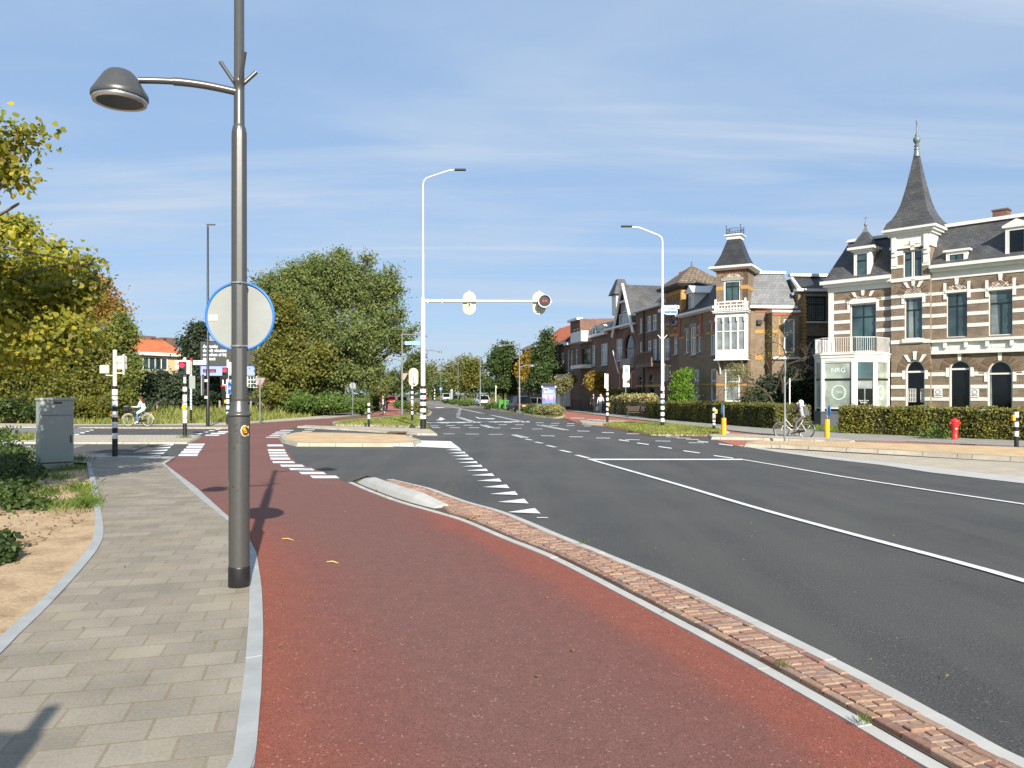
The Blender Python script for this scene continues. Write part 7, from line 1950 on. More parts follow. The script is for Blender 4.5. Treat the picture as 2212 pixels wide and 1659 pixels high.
person('cyclist in white hood and black jacket, one hand raised to the head',cy,yaw,dict(pelvis=(-0.42,0,1.02),chest=(-0.31,0,1.38),neck=(-0.3,0,1.5),head=(-0.29,0,1.63),look=(1,0,-0.15),sh_l=(-0.3,0.18,1.43),el_l=(-0.02,0.26,1.36),ha_l=(-0.15,0.16,1.56),sh_r=(-0.3,-0.18,1.43),el_r=(-0.12,-0.26,1.2),ha_r=(0.1,-0.28,1.12),hip_l=(-0.42,0.09,1.0),kn_l=(-0.12,0.11,0.72),an_l=(-0.08,0.13,0.27),to_l=(0.1,0.13,0.19),hip_r=(-0.42,-0.09,1.0),kn_r=(0.0,-0.11,0.86),an_r=(-0.04,-0.13,0.5),to_r=(0.12,-0.13,0.46)),('cloth_mid','cloth_black','trouser','cloth_black'),('hood','cloth_white'),1.0,0.94)
bp=thing('backpack','grey backpack worn by the hooded cyclist','backpack',cy,yaw);bp.scale=(0.94,)*3
b=MB();b.box((-0.52,0,1.24),(0.2,0.3,0.44));b.build('bag',M['cloth_grey'],bp,False,bevel=0.07)
b=MB();b.box((-0.64,0,1.16),(0.07,0.22,0.22));b.build('front_pocket',M['cloth_grey'],bp,False,bevel=0.03)
b=MB()
for s in(-1,1):b.tube([(-0.45,0.1*s,1.44),(-0.32,0.12*s,1.49),(-0.2,0.13*s,1.35),(-0.26,0.13*s,1.16)],0.022,6)
b.build('straps',M['cloth_black'],bp,False,uv=False)
b=MB();b.box((-0.675,0.05,1.08),(0.01,0.06,0.04));b.build('reflector',M['white'],bp,False)
cw=gp(298,923.0);cw.z=0.06
bicycle('dark city bicycle with a front basket crossing on the far left',cw,math.pi,'black','cream',True,(-0.36,0.93),(0.3,1.1),1.0)
person('woman with long brown hair in a pale coat and blue jeans riding a bicycle',cw,math.pi,dict(pelvis=(-0.36,0,1.0),chest=(-0.23,0,1.34),neck=(-0.19,0,1.45),head=(-0.16,0,1.58),look=(1,0,-0.1),sh_l=(-0.2,0.17,1.38),el_l=(-0.12,0.24,1.12),ha_l=(0.14,0.28,1.12),sh_r=(-0.2,-0.17,1.38),el_r=(-0.12,-0.24,1.12),ha_r=(0.14,-0.28,1.12),hip_l=(-0.36,0.09,0.97),kn_l=(0.0,0.11,0.74),an_l=(-0.05,0.13,0.26),to_l=(0.13,0.13,0.18),hip_r=(-0.36,-0.09,0.97),kn_r=(0.06,-0.11,0.9),an_r=(-0.03,-0.13,0.52),to_r=(0.13,-0.13,0.48),extra=[(((-0.36,0.09,0.97),(-0.06,0.11,0.78)),(0.1,0.088,0)),(((-0.38,-0.06,0.97),(-0.1,-0.06,0.82)),(0.1,0.085,0))]),('cloth_green','cloth_white','jeans','shoe_white'),('long','hair_brown'))
stand_ride=lambda lean=0.0:dict(pelvis=(-0.36,0,1.0),chest=(-0.24,0,1.36),neck=(-0.21,0,1.48),head=(-0.18,0,1.61),sh_l=(-0.22,0.18,1.4),el_l=(-0.12,0.28,1.15),ha_l=(0.12,0.28,1.12),sh_r=(-0.22,-0.18,1.4),el_r=(-0.12,-0.28,1.15),ha_r=(0.12,-0.28,1.12),hip_l=(-0.36,0.09,0.98),kn_l=(0.0,0.12,0.78),an_l=(-0.06,0.13,0.3),to_l=(0.1,0.13,0.22),hip_r=(-0.36,-0.09,0.98),kn_r=(0.05,-0.12,0.9),an_r=(-0.02,-0.13,0.52),to_r=(0.14,-0.13,0.48))
c1_=gp(827,896.3);h1_=math.atan2(-1,0.12)
bicycle('dark bicycle coming towards the junction on the far cycle path',c1_,h1_,'black','steel',False)
person('woman in black jacket over a beige top cycling towards the junction',c1_,h1_,dict(stand_ride(),extra=[(((-0.16,0,1.0),(-0.11,0,1.36)),(0.08,0.08,5))],extra_mats=['beige']),('cloth_black','cloth_black','cloth_black','shoe_white'),('short','hair_dark'))
c2_=gp(834,889);
bicycle('second dark bicycle right behind on the far cycle path',c2_,h1_,'black','steel',False)
person('person in dark clothes cycling right behind the woman in black',c2_,h1_,stand_ride(),('cloth_black','cloth_black','cloth_black','shoe_white'),('short','hair_brown'))
def walker(st_=0.18,sw=0.1):
 return dict(pelvis=(0,0,0.95),chest=(0.02,0,1.32),neck=(0.03,0,1.46),head=(0.05,0,1.61),sh_l=(0.02,0.19,1.4),el_l=(-0.02-sw,0.25,1.13),ha_l=(0.06-sw,0.25,0.9),sh_r=(0.02,-0.19,1.4),el_r=(0.0+sw,-0.25,1.13),ha_r=(0.12+sw,-0.22,0.93),hip_l=(0,0.09,0.92),kn_l=(st_*0.8,0.09,0.5),an_l=(st_,0.09,0.08),to_l=(st_+0.15,0.1,0.04),hip_r=(0,-0.09,0.92),kn_r=(-st_*0.2,-0.09,0.5),an_r=(-st_,-0.09,0.1),to_r=(-st_+0.14,-0.1,0.05))
w1=gp(1282.5,892.0,0.06)
person('pedestrian in a long black coat walking along the right pavement',w1,R(-115),dict(walker(),extra=[(((0,0.05,0.95),(0.02,0.05,0.72)),(0.13,0.14,0)),(((0,-0.05,0.95),(0.02,-0.05,0.72)),(0.13,0.14,0)),(((0.1,0,1.3),(0.1,0,1.4)),(0.03,0.035,5))],extra_mats=['cloth_white']),('cloth_black','cloth_black','cloth_black','cloth_black'),('short','hair_dark'),1,1.06)
w2=gp(1297.5,892.3,0.06)
person('pedestrian in a white top and pale jeans carrying bags on the right pavement',w2,R(-115),walker(0.14),('cloth_white','cloth_white','jeans_pale','shoe_white'),('long','beige'),1,1.06)
t=thing('carrier_bag','pale plastic carrier bag held between the two pedestrians','bag',gp(1291,892.0,0.06))
b=MB();b.tube([(0,0,0.22),(0,0,0.4),(0,0,0.68)],[0.17,0.2,0.13],10);b.build('bag',plain('pale_plastic',(0.6,0.62,0.5),0.5),t,False,uv=False,bevel=0.02)
b=MB();b.tube([(0,-0.06,0.68),(0,-0.03,0.86),(0,0.03,0.86),(0,0.06,0.68)],0.012,6);b.build('handles',M['cloth_white'],t,False,uv=False)
# cars
def car(label,cat,loc,rz,L,W,Hh,paint,kind='suv',front_view=False,plate=True,group=None,name='parked_car'):
 t=thing(name,label,cat,loc,rz,group)
 h,w=L/2,W/2
 zl=0.2;zb=Hh*0.58;tail={'suv':0.04,'hatch':0.05,'van':0.0}[kind]
 hood=zb*(0.9 if kind!='van' else 1.0)
 rings=[(-h,w*0.8,0.34,zb*0.86),(-h+0.08,w*0.95,0.26,zb*0.97),(-h+0.5,w,zl,zb),(0,w,zl,zb),(h*0.42,w,zl,zb*0.98),(h-0.75,w*0.98,zl,hood),(h-0.14,w*0.9,0.24,hood*0.86),(h,w*0.74,0.34,hood*0.68)]
 vs,fs=[],[];m=12
 for x,hw,z0,z1 in rings:
  c=[(-1,0.12),(-1,0.55),(-0.97,0.85),(-0.9,0.96),(-0.75,1.0),(0.75,1.0),(0.9,0.96),(0.97,0.85),(1,0.55),(1,0.12),(0.85,0.0),(-0.85,0.0)]
  vs+=[(x,hw*a,z0+(z1-z0)*q)for a,q in c]
 for i in range(len(rings)-1):
  for k in range(m):fs.append((i*m+k,i*m+(k+1)%m,(i+1)*m+(k+1)%m,(i+1)*m+k))
 fs+=[tuple(range(m))[::-1],tuple(len(vs)-m+k for k in range(m))]
 b=MB();b.add(vs,fs,0,True);bd=b.build('body',paint,t,False,uv=False,subs=1)
 xr0,xr1=-h+0.06,-h+0.06+(0.35 if kind!='van' else 0.1)
 xf1,xf0=(h*0.18,h*0.5)if kind!='van' else(h*0.55,h*0.8)
 wt_=w*(0.72 if kind!='van' else 0.85);wb2=w*0.93
 zg0,zg1=zb*0.97,Hh-0.05
 P=[(xr0,wb2*0.9,zg0),(xr1,wt_*0.92,zg1),(xf1,wt_,zg1),(xf0,wb2*0.9,zg0)]
 vs=[(x,s*y,z)for s in(-1,1)for x,y,z in P]
 b=MB();b.add(vs,[(0,1,2,3),(7,6,5,4),(0,4,5,1),(3,2,6,7),(1,5,6,2)]);b.build('windows',M['carglass'],t,False,bevel=0.04)
 b=MB();b.tube([(xr1-0.1,0,zg1-0.01),(xr1+0.1,0,Hh-0.02),(0,0,Hh-0.01),(xf1-0.1,0,Hh-0.03),(xf1+0.08,0,zg1-0.02)],0.02,4)
 vs=[];fs=[]
 for i,(x,z)in enumerate(((xr1-0.16,zg1-0.06),(xr1,zg1+0.01),(xr1+0.4,Hh),(xf1-0.4,Hh),(xf1,zg1+0.01),(xf1+0.1,zg1-0.03))):
  vs+=[(x,-wt_*1.03,z-0.05),(x,-wt_*0.8,z),(x,wt_*0.8,z),(x,wt_*1.03,z-0.05)]
 for i in range(5):
  for k in range(3):fs.append((i*4+k,i*4+k+1,(i+1)*4+k+1,(i+1)*4+k))
 b=MB();b.add(vs,fs,0,True);b.build('roof',paint,t,False,uv=False)
 b=MB()
 for s in(-1,1):
  for(x0,y0,z0),(x1,y1,z1)in((P[0],P[1]),(P[3],P[2]),((0.1,wb2*0.96,zg0),(0.05,wt_,zg1))):b.tube([(x0,s*y0,z0),(x1,s*y1,z1)],0.045,6)
 b.build('pillars',paint,t,False,uv=False)
 for sx_ in(-1,1):
  for s in(-1,1):
   c=Vector((h*0.6*sx_,s*(w-0.1),0.33));b=MB();b.lathe([(0.2,-0.11),(0.33,-0.1),(0.34,0.0),(0.33,0.1),(0.2,0.11)],c,20,0,True,(EX,EZ,EY));wh=b.build('wheel',M['rubber'],t,False,uv=False)
   b=MB();b.lathe([(0.0,0.0),(0.2,0.0),(0.2,0.02)],c+EY*(s*0.1),14,0,False,(EX,EZ,EY));b.build('rim',M['steel'],wh,False,uv=False)
 xr=-h-0.01
 for s in(-1,1):
  b=MB();b.box((-h+0.06,s*w*0.72,zb*0.8),(0.14,w*0.4,0.16));b.build('tail_light',M['tail'],t,False,bevel=0.02)
  b=MB();b.box((h-0.14,s*w*0.66,hood*0.7),(0.24,w*0.34,0.16));b.build('headlight',M['steel'],t,False,bevel=0.03)
  b=MB();b.box((h*0.4,s*(w+0.08),zb*1.02),(0.12,0.18,0.13));b.build('mirror',paint,t,False,bevel=0.03)
 for x in(-h-0.0,h+0.0):
  b=MB();b.box((x,0,0.38),(0.08,W*0.8,0.18));b.build('bumper',M['rubber'],t,False,bevel=0.04)
  if plate:
   b=MB();b.box((x+(0.05 if x>0 else-0.05),0,zb*0.66 if x<0 else 0.42),(0.03,0.52,0.12));b.build('number_plate',M['plate_y'],t,False)
 b=MB();b.box((h+0.0,0,hood*0.55),(0.06,W*0.5,0.16));b.build('grille',M['black'],t,False,bevel=0.02)
 return t
M['tail']=plain('tail_light_red',(0.3,0.01,0.01),0.25);M['plate_y']=plain('number_plate_yellow',(0.75,0.5,0.03),0.4)
def paint(name,c):return plain(name,c,0.35,0,0.04,3,coat=0.25)
pblack,pwhite,pred,pgrey,pblue=paint('black_car_paint',(0.012,0.012,0.014)),paint('white_car_paint',(0.75,0.75,0.76)),paint('red_car_paint',(0.5,0.01,0.02)),paint('grey_car_paint',(0.12,0.15,0.16)),paint('dark_car_paint',(0.03,0.045,0.05))
away=math.atan2(1,-0.17)
car('black SUV with yellow number plate parked tail first beside the green bins','car',at(1120,82.5),away+R(6),4.6,1.9,1.7,pblack)
car('dark grey car parked behind the blue poster panel','car',at(1166,86),R(-30),4.3,1.8,1.5,pgrey,'hatch')
car('white SUV parked at the kerb farther down the road','car',at(1041,126),away+R(4),4.6,1.9,1.68,pwhite,plate=False)
car('red hatchback waiting at the far end of the red cycle path','car',at(846.5,143),math.atan2(-1,0.12),3.8,1.7,1.48,pred,'hatch',name='red_car')
car('white van facing the junction beyond the second lamp','van',at(964,185),math.atan2(-1,0.1),4.9,1.95,2.0,pwhite,'van',name='parked_van')
car('dark car parked nose out between the white van and the kerb shrubs','car',at(985,165),math.atan2(-1,0.3),4.2,1.75,1.5,pblack,'hatch')
car('small red car driving away at the far end of the road','car',at(916,205),away,4.0,1.7,1.5,pred,'hatch',name='red_car')
car('grey green car parked behind the hedge right of the red hatchback','car',at(869,128),math.atan2(-1,0.12),4.2,1.75,1.45,pblue,'hatch')
def bin_(loc,rz):
 t=thing('wheelie_bin','','wheelie bin',loc,rz,'green wheelie bins at the kerb')
 b=MB();b.add([(x*k,y*k,z)for z,k in((0.08,0.8),(1.0,1.0))for x,y in((-0.29,-0.36),(0.29,-0.36),(0.29,0.36),(-0.29,0.36))],[(3,2,1,0),(4,5,6,7),(0,1,5,4),(1,2,6,5),(2,3,7,6),(3,0,4,7)]);b.build('tub',M['greenbin'],t,False,bevel=0.03)
 b=MB();b.box((0,0,1.04),(0.64,0.8,0.07));b.tube([(-0.25,0.42,1.04),(0.25,0.42,1.04)],0.025,6);b.build('lid',M['greenbin'],t,False,bevel=0.02)
 for s in(-1,1):
  b=MB();b.cyl((0.24*s,0.33,0.1),(0.29*s,0.33,0.1),0.1,0.1,12);b.build('wheel',M['rubber'],t,False)
 return t
bn=bin_(at(1081.5,90.5,0.1),R(10));bn['label']='green wheelie bin left of its twin at the kerb'
bn2=dup(bn,at(1093.5,89.0,0.1),R(6),'green wheelie bin standing between its twin and the black SUV')
pts_=[(ZM(510,0)[0],79),(ZM(800,0)[0],72),(ZM(900,0)[0],74),(ZM(993,0)[0],75),(ZM(1093,0)[0],77),(ZL(850,0)[0],58),(ZL(877,0)[0],53),(ZL(1160,0)[0],60),(ZL(1470,0)[0],66),(ZL(2050,0)[0],70)]
lab_=['wooden verge post just left of the billboard leg','wooden verge post just right of the near lamp post','wooden verge post right behind the give way sign pole','wooden verge post second right of the give way sign','wooden verge post nearest the laurel shrub','thin wooden verge post beside a thicker one left of the cyclist','thick wooden verge post left of the cyclist','wooden verge post just ahead of the woman cycling','wooden verge post behind the woman cycling','wooden verge post between the black lamp and billboard leg']
for i,(u,d)in enumerate(pts_):
 P=at(u,d)
 if i==0:
  b=MB();b.lathe([(0.1,0),(0.1,1.2),(0.085,1.25),(0,1.26)],(0,0,0),10);wp=b.build('verge_post',M['wood'],None);wp.location=P;wp.rotation_euler=(R(2),R(-1),0.3)
  tag(wp,lab_[0],'post','wooden posts along the grass verge')
 else:
  q=wp.copy();C.objects.link(q);q.location=P;q.rotation_euler=(R(random.uniform(-3,3)),R(random.uniform(-3,3)),random.random()*3);q['label']=lab_[i]
P=at(1071,100);t=thing('marker_pole','slim pale pole standing in the kerb planting left of the green bins','pole',P)
b=MB();b.lathe([(0.07,0),(0.07,zz(833,100)),(0,zz(832,100))],P,8);b.build('pole',M['plate_cream'],t)
b=MB();b.box(P+Vector((0.08,0,zz(836,100))),(0.14,0.1,0.3));b.build('reflector',M['plate_cream'],t)
P=at(997,158);t=thing('parking_meter','grey pillar standing by the farther kerb shrubs','pillar',at(975.5,160))
P=at(975.5,160);b=MB();b.box(P+EZ*1.2,(0.5,0.4,2.4));b.build('pillar',M['sign_back'],t,bevel=0.05)
b=MB();b.ball(P+EZ*2.6,(0.25,0.25,0.22),10);b.build('top',M['white'],t)
P=at(938.8,200);t=thing('keep_right_post','thin banded post with an oval sign far down the road','road sign',P)
b=MB()
for k in range(8):b.lathe([(0.13,k*0.38),(0.13,(k+1)*0.38)],P,8,k%2)
b.build('pole',[M['black'],M['white']],t)
b=MB();b.tube([P+Vector((0,-0.1,3.1+0)),P+Vector((-0.45,-0.1,3.6)),P+Vector((-0.45,-0.1,4.4)),P+Vector((0,-0.1,4.8)),P+Vector((0.3,-0.1,4.5))],0.08,6);b.build('oval_frame',M['street_grey'],t)
# vegetation
LF={}
def lm(k,cols,tr=0.35):LF[k]=leafm('leaves_'+k,cols,tr)
lm('near',[(0.16,0.18,0.03),(0.25,0.25,0.035),(0.11,0.14,0.025),(0.34,0.31,0.045),(0.2,0.21,0.03),(0.46,0.38,0.045),(0.14,0.17,0.03),(0.3,0.2,0.06)],0.45)
lm('big',[(0.1,0.14,0.035),(0.15,0.19,0.06),(0.07,0.105,0.028),(0.18,0.21,0.075),(0.12,0.15,0.035),(0.21,0.23,0.1)],0.3)
lm('maple',[(0.1,0.125,0.025),(0.16,0.165,0.03),(0.075,0.1,0.022),(0.21,0.17,0.035),(0.11,0.14,0.025)],0.3)
lm('olive',[(0.09,0.11,0.015),(0.15,0.15,0.02),(0.055,0.075,0.012),(0.19,0.17,0.03),(0.1,0.11,0.018)],0.3)
lm('poplar',[(0.13,0.17,0.035),(0.19,0.22,0.05),(0.09,0.13,0.028),(0.23,0.23,0.07)],0.35)
lm('orange',[(0.26,0.13,0.03),(0.2,0.15,0.04),(0.34,0.16,0.035),(0.16,0.12,0.04)],0.3)
lm('conifer',[(0.025,0.04,0.02),(0.04,0.06,0.028),(0.018,0.03,0.015),(0.05,0.07,0.035)],0.1)
lm('dark',[(0.04,0.07,0.018),(0.06,0.1,0.025),(0.03,0.05,0.014),(0.08,0.12,0.03)],0.25)
lm('laurel',[(0.06,0.11,0.018),(0.1,0.16,0.03),(0.045,0.08,0.014),(0.13,0.19,0.04)],0.25)
lm('far',[(0.13,0.14,0.04),(0.17,0.17,0.055),(0.1,0.12,0.035),(0.2,0.18,0.06)],0.3)
lm('fargreen',[(0.07,0.1,0.03),(0.1,0.14,0.045),(0.055,0.08,0.025),(0.13,0.15,0.045)],0.3)
lm('hedge',[(0.11,0.135,0.018),(0.18,0.19,0.025),(0.07,0.095,0.014),(0.25,0.2,0.04),(0.13,0.155,0.02),(0.15,0.1,0.028),(0.28,0.28,0.05)],0.25)
lm('hedge_dark',[(0.09,0.1,0.018),(0.13,0.13,0.022),(0.055,0.065,0.012),(0.2,0.18,0.04)],0.25)
lm('bright',[(0.12,0.22,0.025),(0.18,0.3,0.04),(0.09,0.17,0.02)],0.35)
lm('gold',[(0.3,0.2,0.03),(0.38,0.26,0.04),(0.16,0.16,0.025),(0.28,0.13,0.025)],0.35)
lm('pale',[(0.2,0.2,0.09),(0.26,0.24,0.11),(0.15,0.16,0.06)],0.3)
lm('flower',[(0.55,0.42,0.25),(0.25,0.25,0.06),(0.6,0.5,0.35),(0.16,0.18,0.03),(0.2,0.2,0.04)],0.3)
lm('grass',[(0.2,0.23,0.05),(0.28,0.29,0.08),(0.14,0.19,0.035),(0.34,0.31,0.13)],0.35)
lm('grass_green',[(0.1,0.17,0.022),(0.15,0.22,0.035),(0.08,0.13,0.02),(0.21,0.24,0.06)],0.35)
lm('weeds',[(0.03,0.055,0.012),(0.06,0.1,0.02),(0.02,0.04,0.01),(0.09,0.13,0.025)],0.25)
lm('litter',[(0.16,0.07,0.03),(0.09,0.045,0.02),(0.25,0.13,0.05),(0.06,0.035,0.02)],0.1)
SH4=np.array([(-1,0),(0.1,-0.62),(1,0),(0.1,0.62)])
SH7=np.array([(-0.85,0),(-0.95,-0.45),(-0.45,-0.85),(0.25,-0.62),(1.0,0),(0.25,0.62),(-0.45,0.85),(-0.95,0.45)])
def leaf_mesh(name,P,size,mat,parent=None,shape=SH4,outward=None,bias=0.35,up=0.15,jit=0.35):
 P=np.asarray(P,'f');N=len(P);k=len(shape)
 nrm=rng.normal(size=(N,3));nrm/=np.linalg.norm(nrm,axis=1)[:,None]
 if outward is not None:nrm=nrm+outward*bias
 nrm[:,2]+=up;nrm+=np.array(SUNV)*0.45;nrm/=np.linalg.norm(nrm,axis=1)[:,None]
 a=np.cross(nrm,rng.normal(size=(N,3)));a/=np.linalg.norm(a,axis=1)[:,None]
 b_=np.cross(nrm,a)
 s=size*(1+jit*rng.uniform(-1,1,N))[:,None,None]*0.5
 vs=P[:,None,:]+s*(a[:,None,:]*shape[None,:,:1]+b_[:,None,:]*shape[None,:,1:2])
 if k==8:
  vs=vs+(np.abs(shape[None,:,1:2])*s*0.35)*nrm[:,None,:]
 me=bpy.data.meshes.new(name)
 me.vertices.add(N*k);me.loops.add(N*k);me.polygons.add(N)
 me.vertices.foreach_set('co',vs.reshape(-1).astype('f'))
 me.loops.foreach_set('vertex_index',np.arange(N*k,dtype='i'))
 me.polygons.foreach_set('loop_start',np.arange(0,N*k,k,dtype='i'))
 me.materials.append(mat);me.update(calc_edges=True);me.validate()
 o=bpy.data.objects.new(name,me);C.objects.link(o);attach(o,parent,True)
 return o
def blob_pts(blobs,nclump,per,cr,shell=0.5,flat=1.0,sub_n=0):
 """blobs: (centre, (rx, ry, rz)); returns points and outward directions"""
 sb=[]
 for c_,r_ in blobs:
  for _ in range(sub_n):
   d_=rng.normal(size=3);d_/=np.linalg.norm(d_);d_[2]=d_[2]*0.8+0.1
   k_=0.34+0.2*rng.random();sb.append((Vector(np.array(tuple(c_))+d_*np.array(r_)*(1.02-k_)*(0.78+0.36*rng.random())),tuple(np.array(r_)*k_)))
 if sub_n:blobs=sb
 vol=np.array([b[1][0]*b[1][1]*b[1][2]for b in blobs])**0.75;pr=vol/vol.sum()
 idx=rng.choice(len(blobs),nclump,p=pr)
 c=np.array([tuple(blobs[i][0])for i in idx]);r=np.array([blobs[i][1]for i in idx])
 d=rng.normal(size=(nclump,3));d/=np.linalg.norm(d,axis=1)[:,None]
 rad=shell+(1.05-shell)*rng.random(nclump)**0.6
 cc=c+d*r*rad[:,None]
 crs=cr*(0.6+0.8*rng.random(nclump))
 pts=np.repeat(cc,per,axis=0)+rng.normal(size=(nclump*per,3))*np.repeat(crs,per)[:,None]*np.array([1,1,0.75*flat])
 out=np.repeat(d,per,axis=0)
 return pts,out
def pb(u,v,ru,rv,d,dd=0.0,rd=None):
 k=(d+dd)/F
 return(Vector(((u-U0)*k,d+dd,zz(v,d+dd))),(ru*k,(rd or ru)*k,rv*k))
def limbs(b,base,blobs,r0,n=1,seed=3,fork=0.35):
 rr=random.Random(seed)
 top=sum((Vector(x[0])for x in blobs),Vector())/len(blobs)
 f=Vector((base.x+(top.x-base.x)*0.2,base.y+(top.y-base.y)*0.2,base.z+(top.z-base.z)*fork))
 b.tube([base,base.lerp(f,0.5)+Vector((rr.uniform(-.1,.1),rr.uniform(-.1,.1),0)),f],[r0*1.15,r0*0.9,r0*0.8],10)
 for c,r in blobs:
  c=Vector(c);e=c+Vector((rr.uniform(-.3,.3)*r[0],0,0.3*r[2]));m=f.lerp(c,0.5)+Vector((rr.uniform(-.1,.1),rr.uniform(-.1,.1),-0.08))*(c-f).length
  b.tube([f,m,c,e],[r0*0.5,r0*0.34,r0*0.2,r0*0.06],7)
  for _ in range(n*3):
   q=c+Vector((rr.gauss(0,.5)*r[0],rr.gauss(0,.5)*r[1],rr.gauss(0.1,.5)*r[2]));b.tube([m.lerp(c,rr.random()),q],[r0*0.12,r0*0.03],5)
def tree(name,label,cat,base,blobs,mat,nclump,per,cr,size,r0=0.2,shell=0.5,bark='bark',group=None,shape=SH4,zmin=None,fork=0.35,bias=0.35,nl=1):
 t=thing(name,label,cat,base,0,group)
 b=MB();limbs(b,Vector(base),blobs,r0,nl,len(label),fork);b.build('trunk',M[bark],t,uv=False)
 p,o=blob_pts(blobs,nclump,per,cr,shell,1.0,20 if nclump>2000 else 14 if nclump>290 else 0)
 if zmin is not None:k=p[:,2]>zmin;p,o=p[k],o[k]
 leaf_mesh('crown',p,size,LF[mat],t,shape,o,bias)
 return t
nb=[pb(30,300,42,32,12.0,0,50),pb(75,285,28,16,12.0),pb(15,365,30,34,12.0),pb(50,395,16,30,12.0),pb(-40,330,60,70,12.3),pb(15,500,60,30,16.5),pb(90,545,50,24,16.3),pb(50,600,85,40,15.6),pb(150,575,46,20,16),pb(198,568,20,9,15.8),pb(30,680,75,45,14.6),pb(130,645,55,38,15),pb(185,625,30,34,15.2),pb(50,760,75,40,13.8,0,60),pb(165,715,42,34,14.4),pb(110,735,55,28,14.2),pb(-60,620,60,130,14.5,0,100)]
p,o=blob_pts(nb[5:],1200,12,0.15,0.3);pt_,ot_=blob_pts(nb[:5],150,9,0.13,0.1);p,o=np.concatenate([p,pt_]),np.concatenate([o,ot_])
nt=thing('linden_tree','yellowing tree reaching in from the left edge over the footpath','tree',Vector((-11.6,13.2,0)))
leaf_mesh('crown',p,0.092,LF['near'],nt,SH7,o,0.25,0.3,0.45)
off=[(Vector((-8.6,11.4,5.2)),(0.9,1.6,0.9)),(Vector((-9.8,10.2,5.0)),(1.4,1.6,1.2)),(Vector((-8.6,9.0,4.6)),(1.2,1.3,1.0))]
p,o=blob_pts(off,420,11,0.2,0.2)
k=(p[:,0]/p[:,1]*F+U0)<-10
leaf_mesh('inner_crown',p[k],0.15,LF['near'],nt,SH7,o[k],0.25,0.3,0.4)
b=MB();limbs(b,Vector((-11.6,13.2,0)),nb[6:14]+off,0.08,2,5,0.5);b.build('trunk',M['bark'],nt,uv=False)
b=MB()
for pth in([(-60,660),(0,635),(60,590),(130,570),(205,572)],[(-60,700),(0,680),(30,705),(95,745),(105,790)],[(-40,720),(10,730),(40,770),(60,800)],[(-60,540),(0,528),(60,545),(140,560)],[(-30,480),(20,452),(40,440)],[(-30,440),(20,380),(50,330),(60,290),(95,285)],[(30,300),(25,360),(45,420)]):
 b.tube([at(u,14.8 if v>445 else 12.0,zz(v,14.8 if v>445 else 12.0))for u,v in pth],[0.035,0.028,0.02,0.012,0.006][:len(pth)],6)
b.build('twigs',M['barkpale'],nt,uv=False)
tree('orange_tree','tree with a rust orange autumn crown behind the left thicket','tree',at(200,66),[pb(205,640,48,52,66),pb(235,680,36,50,66),pb(160,680,40,50,66)],'orange',420,18,0.35,0.26,0.25)
tree('poplar_tree','narrow light green tree at the right end of the left thicket','tree',at(270,58),[pb(266,720,26,55,58),pb(272,790,30,70,58),pb(262,850,30,50,58),pb(292,800,10,30,58)],'poplar',700,18,0.25,0.2,0.15,0.4)
tree('thicket_tree','olive green bushy tree behind the grey cabinet','tree',at(140,57),[pb(110,740,70,80,57),pb(180,770,60,75,57),pb(150,840,80,55,56),pb(220,840,45,55,57),pb(240,740,30,50,58),pb(245,870,35,30,55)],'olive',1300,18,0.32,0.24,0.25,0.4)
tree('thicket_tree','dark olive bushy tree at the left edge behind the weeds','tree',at(30,54),[pb(20,740,80,90,54),pb(50,830,80,60,53),pb(-30,830,70,80,54),pb(100,860,50,40,52)],'olive',1200,18,0.32,0.24,0.25,0.4)
tree('thicket_shrub','low dark shrub growing out over the grass left of the cabinet','shrub',at(30,51),[pb(40,885,60,22,51),pb(85,890,30,18,50.5)],'dark',420,16,0.22,0.17,0.08,0.3)
tree('thicket_shrub','low green shrub between the cabinet and the banded post','shrub',at(190,53),[pb(180,880,45,26,53),pb(225,885,25,22,53)],'olive',420,16,0.22,0.17,0.08,0.3)
tree('yew_tree','dark green yew rising behind the billboard and pedestrian light','tree',at(432,82),[pb(430,715,22,24,82),pb(420,755,38,38,82),pb(445,790,42,40,82),pb(405,810,45,40,81),pb(430,850,60,32,80),pb(470,830,35,40,82),pb(420,885,50,14,80)],'conifer',1500,18,0.35,0.3,0.25,0.35)
tree('yew_shrub','wide dark evergreen shrub below the orange roofed terrace','shrub',at(330,78),[pb(330,830,42,34,78),pb(300,850,40,34,77),pb(365,850,40,35,78),pb(335,878,55,16,77),pb(385,865,30,25,78)],'conifer',1200,18,0.32,0.28,0.2,0.35)
D0=73
tree('maple_tree','huge grey green maple filling the middle left of the junction','tree',at(735,76),[pb(690,630,80,66,75),pb(780,635,80,70,75,1),pb(620,645,52,50,74),pb(730,590,60,36,75),pb(830,690,46,70,75),pb(850,735,40,40,75,-1),pb(660,700,80,70,74),pb(770,730,80,80,74,-1),pb(740,810,70,50,74,-1),pb(800,800,40,50,74),pb(675,800,70,60,75),pb(872,738,24,26,74),pb(893,712,12,10,74),pb(728,550,22,14,75),pb(792,558,14,20,75),pb(645,588,20,14,75),pb(572,610,26,20,74),pb(635,605,55,42,75),pb(590,645,40,50,74),pb(835,625,36,40,75),pb(690,575,40,24,75),pb(862,628,14,14,75),pb(842,590,20,16,75)],'big',4200,24,0.38,0.23,0.45,0.5,nl=3,zmin=1.5)
tree('yellow_maple','yellowing maple standing in front of the huge tree, left side','tree',at(615,71),[pb(605,690,40,55,70),pb(620,760,50,55,70),pb(585,790,36,60,70),pb(640,810,55,45,69.5),pb(600,850,45,35,69.5),pb(690,770,40,40,70)],'maple',1300,18,0.34,0.27,0.2,0.45,zmin=0.8)
